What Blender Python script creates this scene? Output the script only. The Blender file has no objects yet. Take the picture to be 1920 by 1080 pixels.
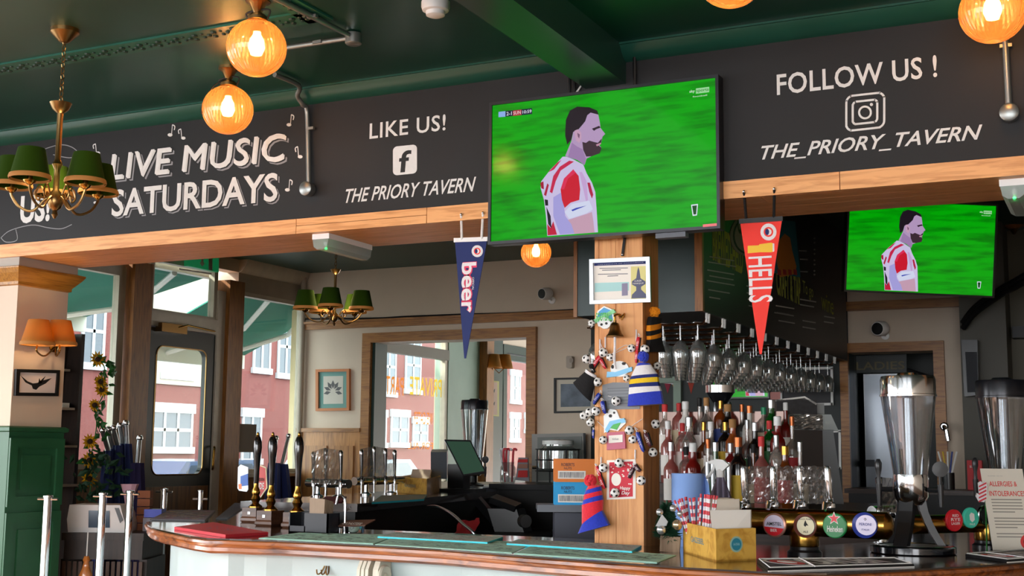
import bpy, bmesh, math, random
from mathutils import Vector as V, Matrix
random.seed(7)
SC = bpy.context.scene
COL = SC.collection

# ------------------------------------------------------------------ camera
F, CX, CY = 2370.0, 960.0, 540.0
CAM = V((0, 0, 1.45))
PITCH, ROLL, YAW = (math.radians(a) for a in (7.41, 0.5, 25.87))
FW = V((-math.sin(YAW) * math.cos(PITCH), math.cos(YAW) * math.cos(PITCH), math.sin(PITCH)))
_r = V((math.cos(YAW), math.sin(YAW), 0)); _u = _r.cross(FW)
RT = _r * math.cos(ROLL) + _u * math.sin(ROLL)
UP = -_r * math.sin(ROLL) + _u * math.cos(ROLL)
cd = bpy.data.cameras.new('camera'); cam = bpy.data.objects.new('camera', cd); COL.objects.link(cam)
cd.sensor_width = 36; cd.lens = F * 36 / 1920; cd.clip_end = 200; cd.clip_start = .05
m = Matrix((RT, UP, -FW)).transposed().to_4x4(); m.translation = CAM; cam.matrix_world = m
SC.camera = cam

# ------------------------------------------------------------------ world, sun, exposure
w = bpy.data.worlds.new('sky'); SC.world = w; w.use_nodes = True
nt = w.node_tree; bg = nt.nodes['Background']
bg.inputs[0].default_value = (.95, .97, 1.0, 1); bg.inputs[1].default_value = 4.5
sd = bpy.data.lights.new('sun', 'SUN'); sd.energy = 12; sd.angle = math.radians(.6); sd.color = (1, .93, .82)
sun = bpy.data.objects.new('sun', sd); COL.objects.link(sun)
sun.rotation_euler = V((.80, .14, -.58)).to_track_quat('-Z', 'Y').to_euler()
vs = SC.view_settings
vs.view_transform = 'Standard'; vs.look = 'None'; vs.gamma = 1; vs.use_curve_mapping = False
vs.exposure = 1.3
SC.cycles.max_bounces = 10; SC.cycles.transparent_max_bounces = 16
SC.cycles.caustics_reflective = False; SC.cycles.caustics_refractive = False
SC.cycles.sample_clamp_indirect = 6

# ------------------------------------------------------------------ pixel helpers (1920 x 1080 frame)
def ray(x, y): return FW + RT * ((x - CX) / F) - UP * ((y - CY) / F)
def PY(x, y, Y): d = ray(x, y); return CAM + d * (Y / d.y)
def PX(x, y, X): d = ray(x, y); return CAM + d * (X / d.x)
def PZ(x, y, Z): d = ray(x, y); return CAM + d * ((Z - CAM.z) / d.z)
def PD(x, y, D): return CAM + ray(x, y) * D
def depth(p): return (V(p) - CAM).dot(FW)

# ------------------------------------------------------------------ materials
def lin(h):
    if not isinstance(h, str): return tuple(h) + (1,)
    h = h.lstrip('#'); o = []
    for i in (0, 2, 4):
        c = int(h[i:i + 2], 16) / 255
        o.append(c / 12.92 if c <= .04045 else ((c + .055) / 1.055) ** 2.4)
    return tuple(o) + (1,)
MATS = {}
def mat(name, col='#808080', rough=.5, metal=0, noise=0, scale=8, stretch=(1, 1, 1), bump=0, spec=.5, emit=None, es=1, col2=None, coat=0, trans=0, alpha=1, ior=1.45, sheen=0):
    if name in MATS: return MATS[name]
    M = bpy.data.materials.new(name); M.use_nodes = True; N = M.node_tree.nodes; L = M.node_tree.links
    b = N['Principled BSDF']; I = b.inputs
    I['Base Color'].default_value = lin(col); I['Roughness'].default_value = rough; I['Metallic'].default_value = metal
    I['Specular IOR Level'].default_value = spec; I['Coat Weight'].default_value = coat; I['Coat Roughness'].default_value = .08
    I['Transmission Weight'].default_value = trans; I['Alpha'].default_value = alpha; I['IOR'].default_value = ior
    I['Sheen Weight'].default_value = sheen
    if emit: I['Emission Color'].default_value = lin(emit); I['Emission Strength'].default_value = es
    if noise or bump or col2:
        tc = N.new('ShaderNodeTexCoord'); mp = N.new('ShaderNodeMapping'); mp.inputs['Scale'].default_value = stretch
        nz = N.new('ShaderNodeTexNoise'); nz.inputs['Scale'].default_value = scale; nz.inputs['Detail'].default_value = 5
        L.new(tc.outputs['Object'], mp.inputs[0]); L.new(mp.outputs[0], nz.inputs[0])
        if noise or col2:
            rp = N.new('ShaderNodeValToRGB'); c = lin(col)
            c2 = lin(col2) if col2 else tuple(v * (1 - noise) for v in c[:3]) + (1,)
            rp.color_ramp.elements[0].color = c2; rp.color_ramp.elements[1].color = c
            rp.color_ramp.elements[0].position = .32; rp.color_ramp.elements[1].position = .68
            L.new(nz.outputs[0], rp.inputs[0]); L.new(rp.outputs[0], I['Base Color'])
        if bump:
            bp = N.new('ShaderNodeBump'); bp.inputs['Strength'].default_value = bump; bp.inputs['Distance'].default_value = .01
            L.new(nz.outputs[0], bp.inputs['Height']); L.new(bp.outputs[0], I['Normal'])
    MATS[name] = M; return M
def wood(name, c1, c2, axis=0, rough=.45, coat=0, scale=5, knots=0):
    if name in MATS: return MATS[name]
    M = bpy.data.materials.new(name); M.use_nodes = True; N = M.node_tree.nodes; L = M.node_tree.links
    b = N['Principled BSDF']; b.inputs['Roughness'].default_value = rough; b.inputs['Coat Weight'].default_value = coat; b.inputs['Coat Roughness'].default_value = .1
    tc = N.new('ShaderNodeTexCoord'); mp = N.new('ShaderNodeMapping')
    s = [9, 9, 9]; s[axis] = .7; mp.inputs['Scale'].default_value = s
    nz = N.new('ShaderNodeTexNoise'); nz.inputs['Scale'].default_value = scale; nz.inputs['Detail'].default_value = 6; nz.inputs['Distortion'].default_value = .6
    rp = N.new('ShaderNodeValToRGB'); rp.color_ramp.elements[0].color = lin(c2); rp.color_ramp.elements[1].color = lin(c1)
    rp.color_ramp.elements[0].position = .34; rp.color_ramp.elements[1].position = .56
    L.new(tc.outputs['Object'], mp.inputs[0]); L.new(mp.outputs[0], nz.inputs[0]); L.new(nz.outputs[0], rp.inputs[0])
    out = rp.outputs[0]
    if knots:
        vo = N.new('ShaderNodeTexVoronoi'); vo.inputs['Scale'].default_value = knots
        mp2 = N.new('ShaderNodeMapping'); s2 = [1, 1, 1]; s2[axis] = .35; mp2.inputs['Scale'].default_value = s2
        L.new(tc.outputs['Object'], mp2.inputs[0]); L.new(mp2.outputs[0], vo.inputs[0])
        kr = N.new('ShaderNodeValToRGB'); kr.color_ramp.elements[0].position = .05; kr.color_ramp.elements[1].position = .11
        kr.color_ramp.elements[0].color = lin('#5a2f14'); kr.color_ramp.elements[1].color = (1, 1, 1, 1)
        mx = N.new('ShaderNodeMix'); mx.data_type = 'RGBA'; mx.blend_type = 'MULTIPLY'; mx.inputs[0].default_value = .9
        L.new(vo.outputs['Distance'], kr.inputs[0]); L.new(out, mx.inputs[6]); L.new(kr.outputs[0], mx.inputs[7]); out = mx.outputs[2]
    L.new(out, b.inputs['Base Color'])
    bp = N.new('ShaderNodeBump'); bp.inputs['Strength'].default_value = .08; L.new(nz.outputs[0], bp.inputs['Height']); L.new(bp.outputs[0], b.inputs['Normal'])
    MATS[name] = M; return M
def clear(name, tint='#ffffff', gloss=.12, rough=.03, body=None, bodyw=0, edge=.5):
    """thin clear sheet: transparent + gloss (+ some diffuse body)"""
    if name in MATS: return MATS[name]
    M = bpy.data.materials.new(name); M.use_nodes = True; N = M.node_tree.nodes; L = M.node_tree.links
    N.remove(N['Principled BSDF']); o = N['Material Output']
    t = N.new('ShaderNodeBsdfTransparent'); t.inputs[0].default_value = lin(tint)
    g = N.new('ShaderNodeBsdfGlossy'); g.inputs['Roughness'].default_value = rough
    fr = N.new('ShaderNodeLayerWeight'); fr.inputs[0].default_value = .35
    mm = N.new('ShaderNodeMath'); mm.operation = 'MULTIPLY_ADD'; mm.inputs[1].default_value = edge; mm.inputs[2].default_value = gloss
    L.new(fr.outputs['Facing'], mm.inputs[0]); mm.use_clamp = True
    mx = N.new('ShaderNodeMixShader'); L.new(mm.outputs[0], mx.inputs[0]); L.new(t.outputs[0], mx.inputs[1]); L.new(g.outputs[0], mx.inputs[2])
    last = mx
    if body:
        d = N.new('ShaderNodeBsdfTranslucent'); d.inputs[0].default_value = lin(body)
        d2 = N.new('ShaderNodeBsdfDiffuse'); d2.inputs[0].default_value = lin(body)
        a = N.new('ShaderNodeMixShader'); L.new(d.outputs[0], a.inputs[1]); L.new(d2.outputs[0], a.inputs[2])
        m2 = N.new('ShaderNodeMixShader'); m2.inputs[0].default_value = bodyw
        L.new(mx.outputs[0], m2.inputs[1]); L.new(a.outputs[0], m2.inputs[2]); last = m2
    L.new(last.outputs[0], o.inputs[0]); MATS[name] = M; return M
def glow(name, col, s=1.0, col2=None, scale=6, stretch=(1, 1, 1)):
    if name in MATS: return MATS[name]
    M = bpy.data.materials.new(name); M.use_nodes = True; N = M.node_tree.nodes; L = M.node_tree.links
    b = N['Principled BSDF']; b.inputs['Base Color'].default_value = (.01, .01, .01, 1); b.inputs['Roughness'].default_value = .12; b.inputs['Specular IOR Level'].default_value = .2
    b.inputs['Emission Color'].default_value = lin(col); b.inputs['Emission Strength'].default_value = s
    if col2:
        tc = N.new('ShaderNodeTexCoord'); mp = N.new('ShaderNodeMapping'); mp.inputs['Scale'].default_value = stretch
        nz = N.new('ShaderNodeTexNoise'); nz.inputs['Scale'].default_value = scale; nz.inputs['Detail'].default_value = 4
        rp = N.new('ShaderNodeValToRGB'); rp.color_ramp.elements[0].color = lin(col2); rp.color_ramp.elements[1].color = lin(col)
        rp.color_ramp.elements[0].position = .3; rp.color_ramp.elements[1].position = .55
        L.new(tc.outputs['Object'], mp.inputs[0]); L.new(mp.outputs[0], nz.inputs[0]); L.new(nz.outputs[0], rp.inputs[0]); L.new(rp.outputs[0], b.inputs['Emission Color'])
    MATS[name] = M; return M

m_ceil = mat('green_ceiling_paint', '#0d4034', .34, noise=.25, scale=3, bump=.05)
m_cove = mat('green_gloss_paint', '#1c4d40', .28, noise=.15, scale=4)
m_black = mat('chalkboard_black', '#151517', .65, noise=.25, scale=2.5)
m_wood = wood('pine_beam', '#e6a86a', '#cb8b4e', 0, .45, knots=3.2, scale=8)
m_woodz = wood('pine_post', '#d89a5e', '#c07c42', 2, .5)
m_trimw = wood('brown_trim', '#8f5a22', '#6e4216', 2, .4, scale=9)
m_trimh = wood('brown_trim_rail', '#a06a30', '#7d4e1e', 0, .4, scale=9)
m_trimy = wood('brown_trim_depth', '#a8762c', '#80541a', 1, .4, scale=9)
m_cream = mat('cream_wall_paint', '#d0bea9', .6, noise=.08, scale=3, bump=.03)
m_frame = mat('pale_window_paint', '#c3b8a4', .45, noise=.15, scale=10)
m_dado = mat('dado_green_paint', '#275c3c', .35, noise=.22, scale=5)
m_dgreen = mat('dark_green_paint', '#16332c', .4, noise=.2, scale=4)
m_pgreen = mat('pale_green_paint', '#8fa494', .5, noise=.1, scale=4)
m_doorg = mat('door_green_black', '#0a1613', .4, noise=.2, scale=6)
m_dark = mat('matt_black', '#0d0d0f', .5)
m_blackp = mat('black_plastic', '#17181b', .3)
m_grey = mat('grey_plastic', '#5b6068', .4)
m_steel = mat('chrome', '#d5d7da', .12, 1)
m_steelr = mat('brushed_steel', '#b9bdc1', .3, 1, noise=.15, scale=30)
m_brass = mat('brass', '#b5893f', .22, 1, noise=.12, scale=20)
m_brassd = mat('antique_brass', '#8d6f45', .3, 1)
m_white = mat('white_plastic', '#e6e6e4', .4)
m_paper = mat('paper_white', '#ece8e0', .8)
m_chalk = mat('chalk_white_paint', '#dededc', .7, noise=.08, scale=40)
m_chalkg = mat('chalk_grey_paint', '#8d8d90', .7)
m_ink = mat('black_ink', '#151515', .6)
m_bartop = wood('polished_dark_bar', '#2e170d', '#190c07', 0, .12, coat=.6, scale=3)
m_baredge = wood('bar_edge_mahogany', '#a8602c', '#5f2c12', 0, .28, coat=.4, scale=4)
m_barfront = mat('pale_blue_panel_paint', '#bccfcf', .5, noise=.08, scale=5)
m_corbel = mat('cream_corbel_paint', '#d8d6c4', .5, noise=.1, scale=20)
m_glass = clear('window_glass', '#eef5f3', .02, .0, edge=.12)
m_drink = clear('drinking_glass', '#e8ecec', .16, .03, '#d6d6d2', .14)
m_film = clear('cling_film', '#e6e0da', .16, .10, '#8d8781', .35)
m_red = mat('red_card', '#d43a3a', .6)
m_teal = mat('teal_card', '#b4e2d0', .7)
m_cyan = mat('cyan_rubber', '#35c8d8', .5)
m_navy = mat('navy_cloth', '#1b2a63', .8, sheen=.2)
m_blue = mat('blue_cloth', '#1f35b4', .85, noise=.15, scale=150, bump=.3, sheen=.3)
m_redk = mat('red_knit', '#dd1f33', .85, noise=.15, scale=150, bump=.3, sheen=.3)
m_whitek = mat('white_knit', '#e2e0e2', .85, noise=.08, scale=150, bump=.3)
m_blackk = mat('black_knit', '#131214', .9, noise=.2, scale=150, bump=.3)
m_yelk = mat('yellow_knit', '#e8c21f', .85, noise=.1, scale=150, bump=.3)
m_ambk = mat('amber_knit', '#f29413', .85, noise=.1, scale=150, bump=.3)
m_navyk = mat('navy_knit', '#1a2a6e', .85, noise=.1, scale=150, bump=.3)
m_leaf = mat('leaf_green', '#2f7a35', .5, noise=.35, scale=30)
m_leafd = mat('fir_green', '#1f4a32', .6, noise=.3, scale=60)

# ------------------------------------------------------------------ mesh helpers
class MB:
    def __init__(s): s.v = []; s.f = []; s.mi = []; s.k = 0
    def add(s, vs, fs):
        b = len(s.v); s.v += [V(p) for p in vs]
        for f in fs: s.f.append([i + b for i in f]); s.mi.append(s.k)
        return s
    def box(s, a, b):
        (x0, y0, z0), (x1, y1, z1) = a, b
        return s.add([(x0, y0, z0), (x1, y0, z0), (x1, y1, z0), (x0, y1, z0), (x0, y0, z1), (x1, y0, z1), (x1, y1, z1), (x0, y1, z1)],
                     [(3, 2, 1, 0), (4, 5, 6, 7), (0, 1, 5, 4), (1, 2, 6, 5), (2, 3, 7, 6), (3, 0, 4, 7)])
    def obox(s, c, ux, uy, uz):
        """oriented box: centre and half-extent vectors"""
        c, ux, uy, uz = V(c), V(ux), V(uy), V(uz); p = []
        for k in (-1, 1):
            for i, j in ((-1, -1), (1, -1), (1, 1), (-1, 1)): p.append(c + ux * i + uy * j + uz * k)
        return s.add(p, [(3, 2, 1, 0), (4, 5, 6, 7), (0, 1, 5, 4), (1, 2, 6, 5), (2, 3, 7, 6), (3, 0, 4, 7)])
    def extr(s, pts, vec):
        pts = [V(p) for p in pts]; vec = V(vec); n = len(pts)
        return s.add(pts + [p + vec for p in pts], [tuple(range(n)), tuple(range(2 * n - 1, n - 1, -1))] + [((i + 1) % n, i, i + n, (i + 1) % n + n) for i in range(n)])
    def loft(s, rings, cap=True, closed=True):
        n = len(rings[0]); b = [p for r in rings for p in r]; fs = []
        for k in range(len(rings) - 1):
            for i in range(n if closed else n - 1):
                j = (i + 1) % n; fs.append((k * n + i, k * n + j, (k + 1) * n + j, (k + 1) * n + i))
        if cap: fs += [tuple(range(n - 1, -1, -1)), tuple((len(rings) - 1) * n + i for i in range(n))]
        return s.add(b, fs)
    def tube(s, path, r, n=8):
        path = [V(p) for p in path]; rs = r if isinstance(r, (list, tuple)) else [r] * len(path); rings = []; prev = None
        for i, p in enumerate(path):
            t = (path[min(i + 1, len(path) - 1)] - path[max(i - 1, 0)]).normalized()
            a = prev - t * prev.dot(t) if prev else t.cross(V((0, 0, 1)) if abs(t.z) < .9 else V((1, 0, 0)))
            a.normalize(); prev = a; bb = t.cross(a)
            rings.append([p + (a * math.cos(2 * math.pi * k / n) + bb * math.sin(2 * math.pi * k / n)) * rs[i] for k in range(n)])
        return s.loft(rings)
    def lathe(s, c, prof, n=20, axis=(0, 0, 1), flute=None):
        """prof: (radius, height along axis) pairs"""
        c = V(c); ax = V(axis).normalized(); a = ax.cross(V((0, 1, 0)) if abs(ax.y) < .9 else V((1, 0, 0))).normalized(); b = ax.cross(a)
        rings = []
        for r, h in prof:
            rings.append([c + ax * h + (a * math.cos(2 * math.pi * k / n) + b * math.sin(2 * math.pi * k / n)) * (max(r, 1e-5) * (flute if flute and k % 2 else 1)) for k in range(n)])
        (ra, ha), (rb, hb) = prof[0], prof[-1]
        thin = len(prof) == 2 or (len(prof) > 3 and abs(ha - hb) < .012 and abs(ra - rb) < .012 and ra > .004)
        return s.loft(rings, cap=not thin)
    def ball(s, c, r, n=14, m=8, sq=(1, 1, 1)):
        c = V(c); rings = []
        for i in range(m + 1):
            t = math.pi * i / m; rr = max(math.sin(t), 1e-4)
            rings.append([c + V((rr * math.cos(2 * math.pi * k / n) * sq[0], rr * math.sin(2 * math.pi * k / n) * sq[1], -math.cos(t) * sq[2])) * r for k in range(n)])
        return s.loft(rings, cap=False)
    def disc(s, c, nrm, r, n=20, th=.002, sx=1):
        nrm = V(nrm).normalized(); a = V((0, 0, 1)).cross(nrm)
        if a.length < .01: a = V((1, 0, 0))
        a.normalize(); b = nrm.cross(a)
        return s.extr([V(c) + a * math.cos(2 * math.pi * k / n) * r * sx + b * math.sin(2 * math.pi * k / n) * r for k in range(n)], nrm * th)
    def build(s, name, m, parent=None, smooth=False, loc=None, local=False):
        me = bpy.data.meshes.new(name)
        o = bpy.data.objects.new(name, me); COL.objects.link(o)
        if parent is not None:
            root = parent
            while root.parent: root = root.parent
            off = root.location; o.parent = parent
        else:
            off = V(loc) if loc is not None else V((0, 0, 0)); o.location = off
        if local: off = V((0, 0, 0))
        me.from_pydata([tuple(p - off) for p in s.v], [], s.f)
        for x in (m if isinstance(m, (list, tuple)) else [m]): me.materials.append(x)
        bm = bmesh.new(); bm.from_mesh(me); bmesh.ops.recalc_face_normals(bm, faces=bm.faces); bm.to_mesh(me); bm.free()
        me.polygons.foreach_set('material_index', s.mi)
        if smooth:
            me.polygons.foreach_set('use_smooth', [True] * len(me.polygons))
            try: me.set_sharp_from_angle(angle=math.radians(42))
            except Exception: pass
        me.update(); return o
def tag(o, label, cat, group=None):
    o['label'] = label; o['category'] = cat
    if group: o['group'] = group
    return o
def struct(o): o['kind'] = 'structure'; return o
def stuff(o): o['kind'] = 'stuff'; return o
def thing(name, label, cat, loc, group=None, rot=None):
    o = bpy.data.objects.new(name, None); COL.objects.link(o); o.location = V(loc); o.empty_display_size = .05
    if rot: o.rotation_euler = rot
    return tag(o, label, cat, group)
def dup(root, loc, label=None, rot=None, scale=None):
    r = root.copy(); COL.objects.link(r); r.location = V(loc)
    if label: r['label'] = label
    if rot is not None: r.rotation_euler = rot
    if scale is not None: r.scale = (scale,) * 3
    for ch in list(root.children):
        c = ch.copy(); COL.objects.link(c); c.parent = r
        for g in list(ch.children):
            d = g.copy(); COL.objects.link(d); d.parent = c
    return r
def B(a, b): return MB().box(a, b)
def planepts(pts, pl):
    k, v = pl; f = {'Y': PY, 'X': PX, 'Z': PZ, 'D': PD}[k]
    return [f(x, y, v) for x, y in pts]
def NRM(pl): return {'Y': V((0, -1, 0)), 'X': V((1, 0, 0)), 'Z': V((0, 0, 1)), 'D': -FW}[pl[0]]
def plate(pts, pl, th=.003, name=None, m=None, parent=None, off=0, **k):
    """px polygon on a plane, given thickness towards the viewer's side"""
    n = NRM(pl); q = [p + n * off for p in planepts(pts, pl)]
    return MB().extr(q, n * th).build(name, m, parent, **k)
def ell(cx, cy, rx, ry, n=20, a0=0, a1=2 * math.pi): return [(cx + rx * math.cos(a0 + (a1 - a0) * i / n), cy + ry * math.sin(a0 + (a1 - a0) * i / n)) for i in range(n)]
def text(s, bl, tr, ux, uy, n, m, parent, name='lettering', shear=0, bold=0, th=.0012, off=0, sp=1.0):
    """lettering fitted between the 3D points bl (bottom-left) and tr (top-right) on the frame ux, uy"""
    cu = bpy.data.curves.new(name, 'FONT'); cu.body = s; cu.shear = shear; cu.offset = bold; cu.resolution_u = 3; cu.space_character = sp
    t = bpy.data.objects.new(name, cu); COL.objects.link(t); dg = bpy.context.evaluated_depsgraph_get()
    me = bpy.data.meshes.new_from_object(t.evaluated_get(dg)); bpy.data.objects.remove(t)
    xs = [v.co.x for v in me.vertices]; ys = [v.co.y for v in me.vertices]
    if not xs: return None
    x0, x1, y0, y1 = min(xs), max(xs), min(ys), max(ys)
    d = V(tr) - V(bl); wd, hd = d.dot(ux), d.dot(uy); n = V(n)
    mb = MB(); vs_ = [V(bl) + ux * ((v.co.x - x0) / (x1 - x0) * wd) + uy * ((v.co.y - y0) / (y1 - y0) * hd) + n * (off + th) for v in me.vertices]
    mb.add(vs_, [tuple(p.vertices) for p in me.polygons]); bpy.data.meshes.remove(me)
    return mb.build(name, m, parent)
UX, UZ = V((1, 0, 0)), V((0, 0, 1))
def textY(s, bl, tr, Y, m, parent, **k): return text(s, PY(*bl, Y), PY(*tr, Y), UX, UZ, V((0, -1, 0)), m, parent, **k)
def textX(s, bl, tr, X, m, parent, **k): return text(s, PX(*bl, X), PX(*tr, X), V((0, 1, 0)), UZ, V((1, 0, 0)), m, parent, **k)
def smoothpath(pts, n=6):
    pts = [V(p) for p in pts]; out = []
    for i in range(len(pts) - 1):
        p0, p1, p2, p3 = pts[max(i - 1, 0)], pts[i], pts[i + 1], pts[min(i + 2, len(pts) - 1)]
        for k in range(n):
            t = k / n; out.append(.5 * ((2 * p1) + (p2 - p0) * t + (2 * p0 - 5 * p1 + 4 * p2 - p3) * t * t + (3 * p1 - p0 - 3 * p2 + p3) * t ** 3))
    return out + [pts[-1]]

# ================================================================== STRUCTURE
YB, YB2, ZC, XF, YW = 4.6, 5.03, 3.06, -6.75, 9.5
ZL, ZK = 2.41, 2.475           # underside of the pine lintel, bottom of the black band
def yf(px, y=700, X=XF): return PX(px, y, X).y
def zf(px, y, X=XF): return PX(px, y, X).z

struct(B((-7, -4, -.05), (4, 16, 0)).build('floor', wood('floor_boards', '#7a5030', '#54331c', 1, .4)))
struct(B((-7, -4, ZC), (4, YB, ZC + .1)).build('ceiling', m_ceil))
struct(B((-7, YB, ZC), (4, 24, ZC + .1)).build('ceiling.001', mat('back_ceiling_green', '#123f35', .4, noise=.2, scale=3)))
# front bulkhead (black band)
wall_front = struct(B((-7, YB, ZK), (4, YB2, ZC)).build('wall_front', m_black))
# coving
mb = MB(); prof = [(0, 3.0), (-.012, 3.003), (-.03, 3.012), (-.05, 3.026), (-.064, 3.042), (-.07, 3.052), (-.078, 3.052), (-.078, ZC + .005), (0, ZC + .005)]
mb.loft([[V((x, YB + y, z)) for y, z in prof] for x in (-7, 4)]); struct(mb.build('trim_1', m_cove, smooth=True))
# pine lintel with separate boards
lint = struct(B((-7, YB + .01, ZL + .012), (4, YB2 - .005, ZK - .002)).build('trim_2', m_wood))
cuts = [-7, -5.35, -3.3, -2.63, -2.05, -.9, .8, 4]
for i in range(len(cuts) - 1):
    if i == 2:
        B((cuts[i] + .0015, YB - .012, ZL + .036), (cuts[i + 1] - .0015, YB + .012, ZK + .002)).build('board', m_wood, lint)
        B((cuts[i] + .0015, YB - .012, ZL), (cuts[i + 1] - .0015, YB + .012, ZL + .034)).build('board', m_wood, lint)
    else: B((cuts[i] + .0015, YB - .012, ZL), (cuts[i + 1] - .0015, YB + .012, ZK + .002)).build('board', m_wood, lint)
for i in range(4):
    y0 = YB + .014 + i * .103
    for x0, x1 in ((-7, -4.2 + .7 * (i % 2)), (-4.2 + .7 * (i % 2), -1.2 - .5 * (i % 3)), (-1.2 - .5 * (i % 3), 4)):
        B((x0 + .001, y0, ZL), (x1 - .001, y0 + .1015, ZL + .012)).build('soffit_board', m_wood, lint)
# green ceiling beam
bx0, bx1 = PY(1098, 168, YB).x, PY(1174, 157, YB).x
struct(B((bx0, -4, PY(1130, 163, YB).z), (bx1, YB, ZC)).build('trim_3', mat('beam_green_paint', '#1f4038', .32, noise=.12, scale=4)))
# ornamental plaster strip on the ceiling
m_orn = mat('ornament_green', '#1c5546', .4)
oy, ox = 3.76, -2.66
strip = struct(B((-7, oy - .055, ZC - .008), (ox, oy + .055, ZC)).add([], []).box((ox - .055, -4, ZC - .008), (ox + .055, oy + .055, ZC)).build('trim_4', m_orn))
mb = MB()
def scroll(x, y, a):
    c, s_ = math.cos(a), math.sin(a)
    for dx, dy, r in ((0, .022, .012), (.02, -.018, .014), (.045, .015, .009), (.055, -.02, .008), (.075, .004, .012)):
        mb.ball((x + dx * c - dy * s_, y + dx * s_ + dy * c, ZC - .009), r, 6, 4, (1, 1, .55))
for i in range(46): scroll(-6.9 + .092 * i, oy, 0)
for i in range(20): scroll(ox, oy - .092 * i, -math.pi / 2)
stuff(mb.build('scroll_relief', mat('ornament_dark', '#0c2b23', .5), strip, smooth=True))

# ---- left pillar (cream above, green panelling below)
px0, px1, py0, py1 = -5.75, -5.03, YB + .03, 4.97
pil = struct(B((px0, py0, 1.55), (px1, py1, ZL)).build('wall_pillar', m_cream))
cap = MB(); rp = [(0, 2.27), (.012, 2.275), (.012, 2.29), (.02, 2.30), (.045, 2.33), (.06, 2.352), (.06, 2.36)]
def ringbox(e, z): return [V((px0 - e, py0 - e, z)), V((px1 + e, py0 - e, z)), V((px1 + e, py1 + e, z)), V((px0 - e, py1 + e, z))]
cap.loft([ringbox(e, z) for e, z in rp]).build('capital', m_trimy, pil)
MB().loft([ringbox(.06, 2.36), ringbox(.03, 2.368), ringbox(.03, ZL)]).build('capital_fillet', mat('taupe_paint', '#a79b8e', .5), pil)
dd = struct(B((px0 - .012, py0 - .012, 0), (px1 + .012, py1 + .012, 1.53)).build('wall_pillar_dado', m_dado))
MB().loft([ringbox(e, z) for e, z in ((.012, 1.53), (.028, 1.535), (.028, 1.552), (.016, 1.56), (0, 1.56))]).build('dado_cap', m_dado, dd)
def panel_frame(mbx, X, ya, yb, za, zb, wdt=.05, th=.012):
    for a, b in (((ya, za), (yb, za + wdt)), ((ya, zb - wdt), (yb, zb)), ((ya, za + wdt), (ya + wdt, zb - wdt)), ((yb - wdt, za + wdt), (yb, zb - wdt))):
        mbx.box((X, a[0], a[1]), (X + th, b[0], b[1]))
for za, zb in ((1.16, 1.5), (.55, 1.13), (.05, .52)):
    q = MB(); panel_frame(q, px1 + .012, py0 - .01, py1 + .01, za, zb); q.build('panel_frame', m_dado, dd)
    B((px1 + .012, py0 + .075, za + .085), (px1 + .019, py1 - .075, zb - .085)).build('panel_field', m_dado, dd)

# ---- facade with entrance door and windows
zh, zs = zf(445, 545), zf(500, 887)
Y = {k: yf(k) for k in (120, 203, 226, 231, 266, 272, 396, 411, 413, 441, 447, 557, 566)}
m_cil = wood('brown_panelling', '#7b4d22', '#5a3413', 2, .4)
wl = struct(B((XF - .25, Y[441], zh), (XF, YW, ZC)).build('wall_left', mat('taupe_wall', '#a89a88', .6, noise=.1)))
struct(B((XF - .12, -4, ZC - .25), (XF, Y[226], ZC)).build('wall_left.001', m_cream))
struct(B((XF - .12, Y[226], zf(340, 488)), (XF, Y[441], ZC)).build('wall_left.002', m_cream))
struct(B((XF - .12, Y[441], 0), (XF, YW, zs)).build('wall_left.003', m_cil))
struct(B((XF - .12, Y[120] - .8, 0), (XF, Y[226], zf(160, 880))).build('wall_left.004', m_cil))
# cornice on the window wall
MB().loft([[V((XF + a, yy, z)) for a, z in ((0, 2.95), (.03, 2.96), (.08, 3.02), (.09, ZC), (0, ZC))] for yy in (Y[441], YW)]).build('cornice', m_frame, wl, smooth=True)
# pilasters
for i, (a, b) in enumerate(((231, 266), (413, 441))):
    struct(B((XF - .06, Y[a], 0), (XF + .07, Y[b], ZC - .2)).build('trim_pilaster' + ('' if i == 0 else '.001'), m_trimw))
def win(n, ya, yb, za, zb, fr=.04, dep=.05, m=None, X=XF):
    mm = m or m_frame; q = MB()
    q.box((X - dep, ya, za), (X + .01, ya + fr, zb)).box((X - dep, yb - fr, za), (X + .01, yb, zb)).box((X - dep, ya + fr, za), (X + .01, yb - fr, za + fr)).box((X - dep, ya + fr, zb - fr), (X + .01, yb - fr, zb))
    o = struct(q.build('window_%d' % n, mm))
    B((X - dep * .6, ya + fr, za + fr), (X - dep * .6 + .006, yb - fr, zb - fr)).build('pane', m_glass, o); return o
win(1, Y[120] - .8, Y[226], zf(160, 880), ZC - .25, .07)
win(2, Y[447] - .03, yf(566), zs, zh, .035)
win(3, Y[272] + .0, Y[396] + .03, zf(340, 597), zf(340, 488), .045)
B((XF - .08, Y[441], zs - .03), (XF + .08, YW, zs)).build('window_sill', m_frame, wl)
B((XF - .02, yf(446), zf(465, 848)), (XF - .015, yf(487), zf(465, 795))).build('window_notice', mat('grey_notice', '#7d7770', .7), wl)
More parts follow.
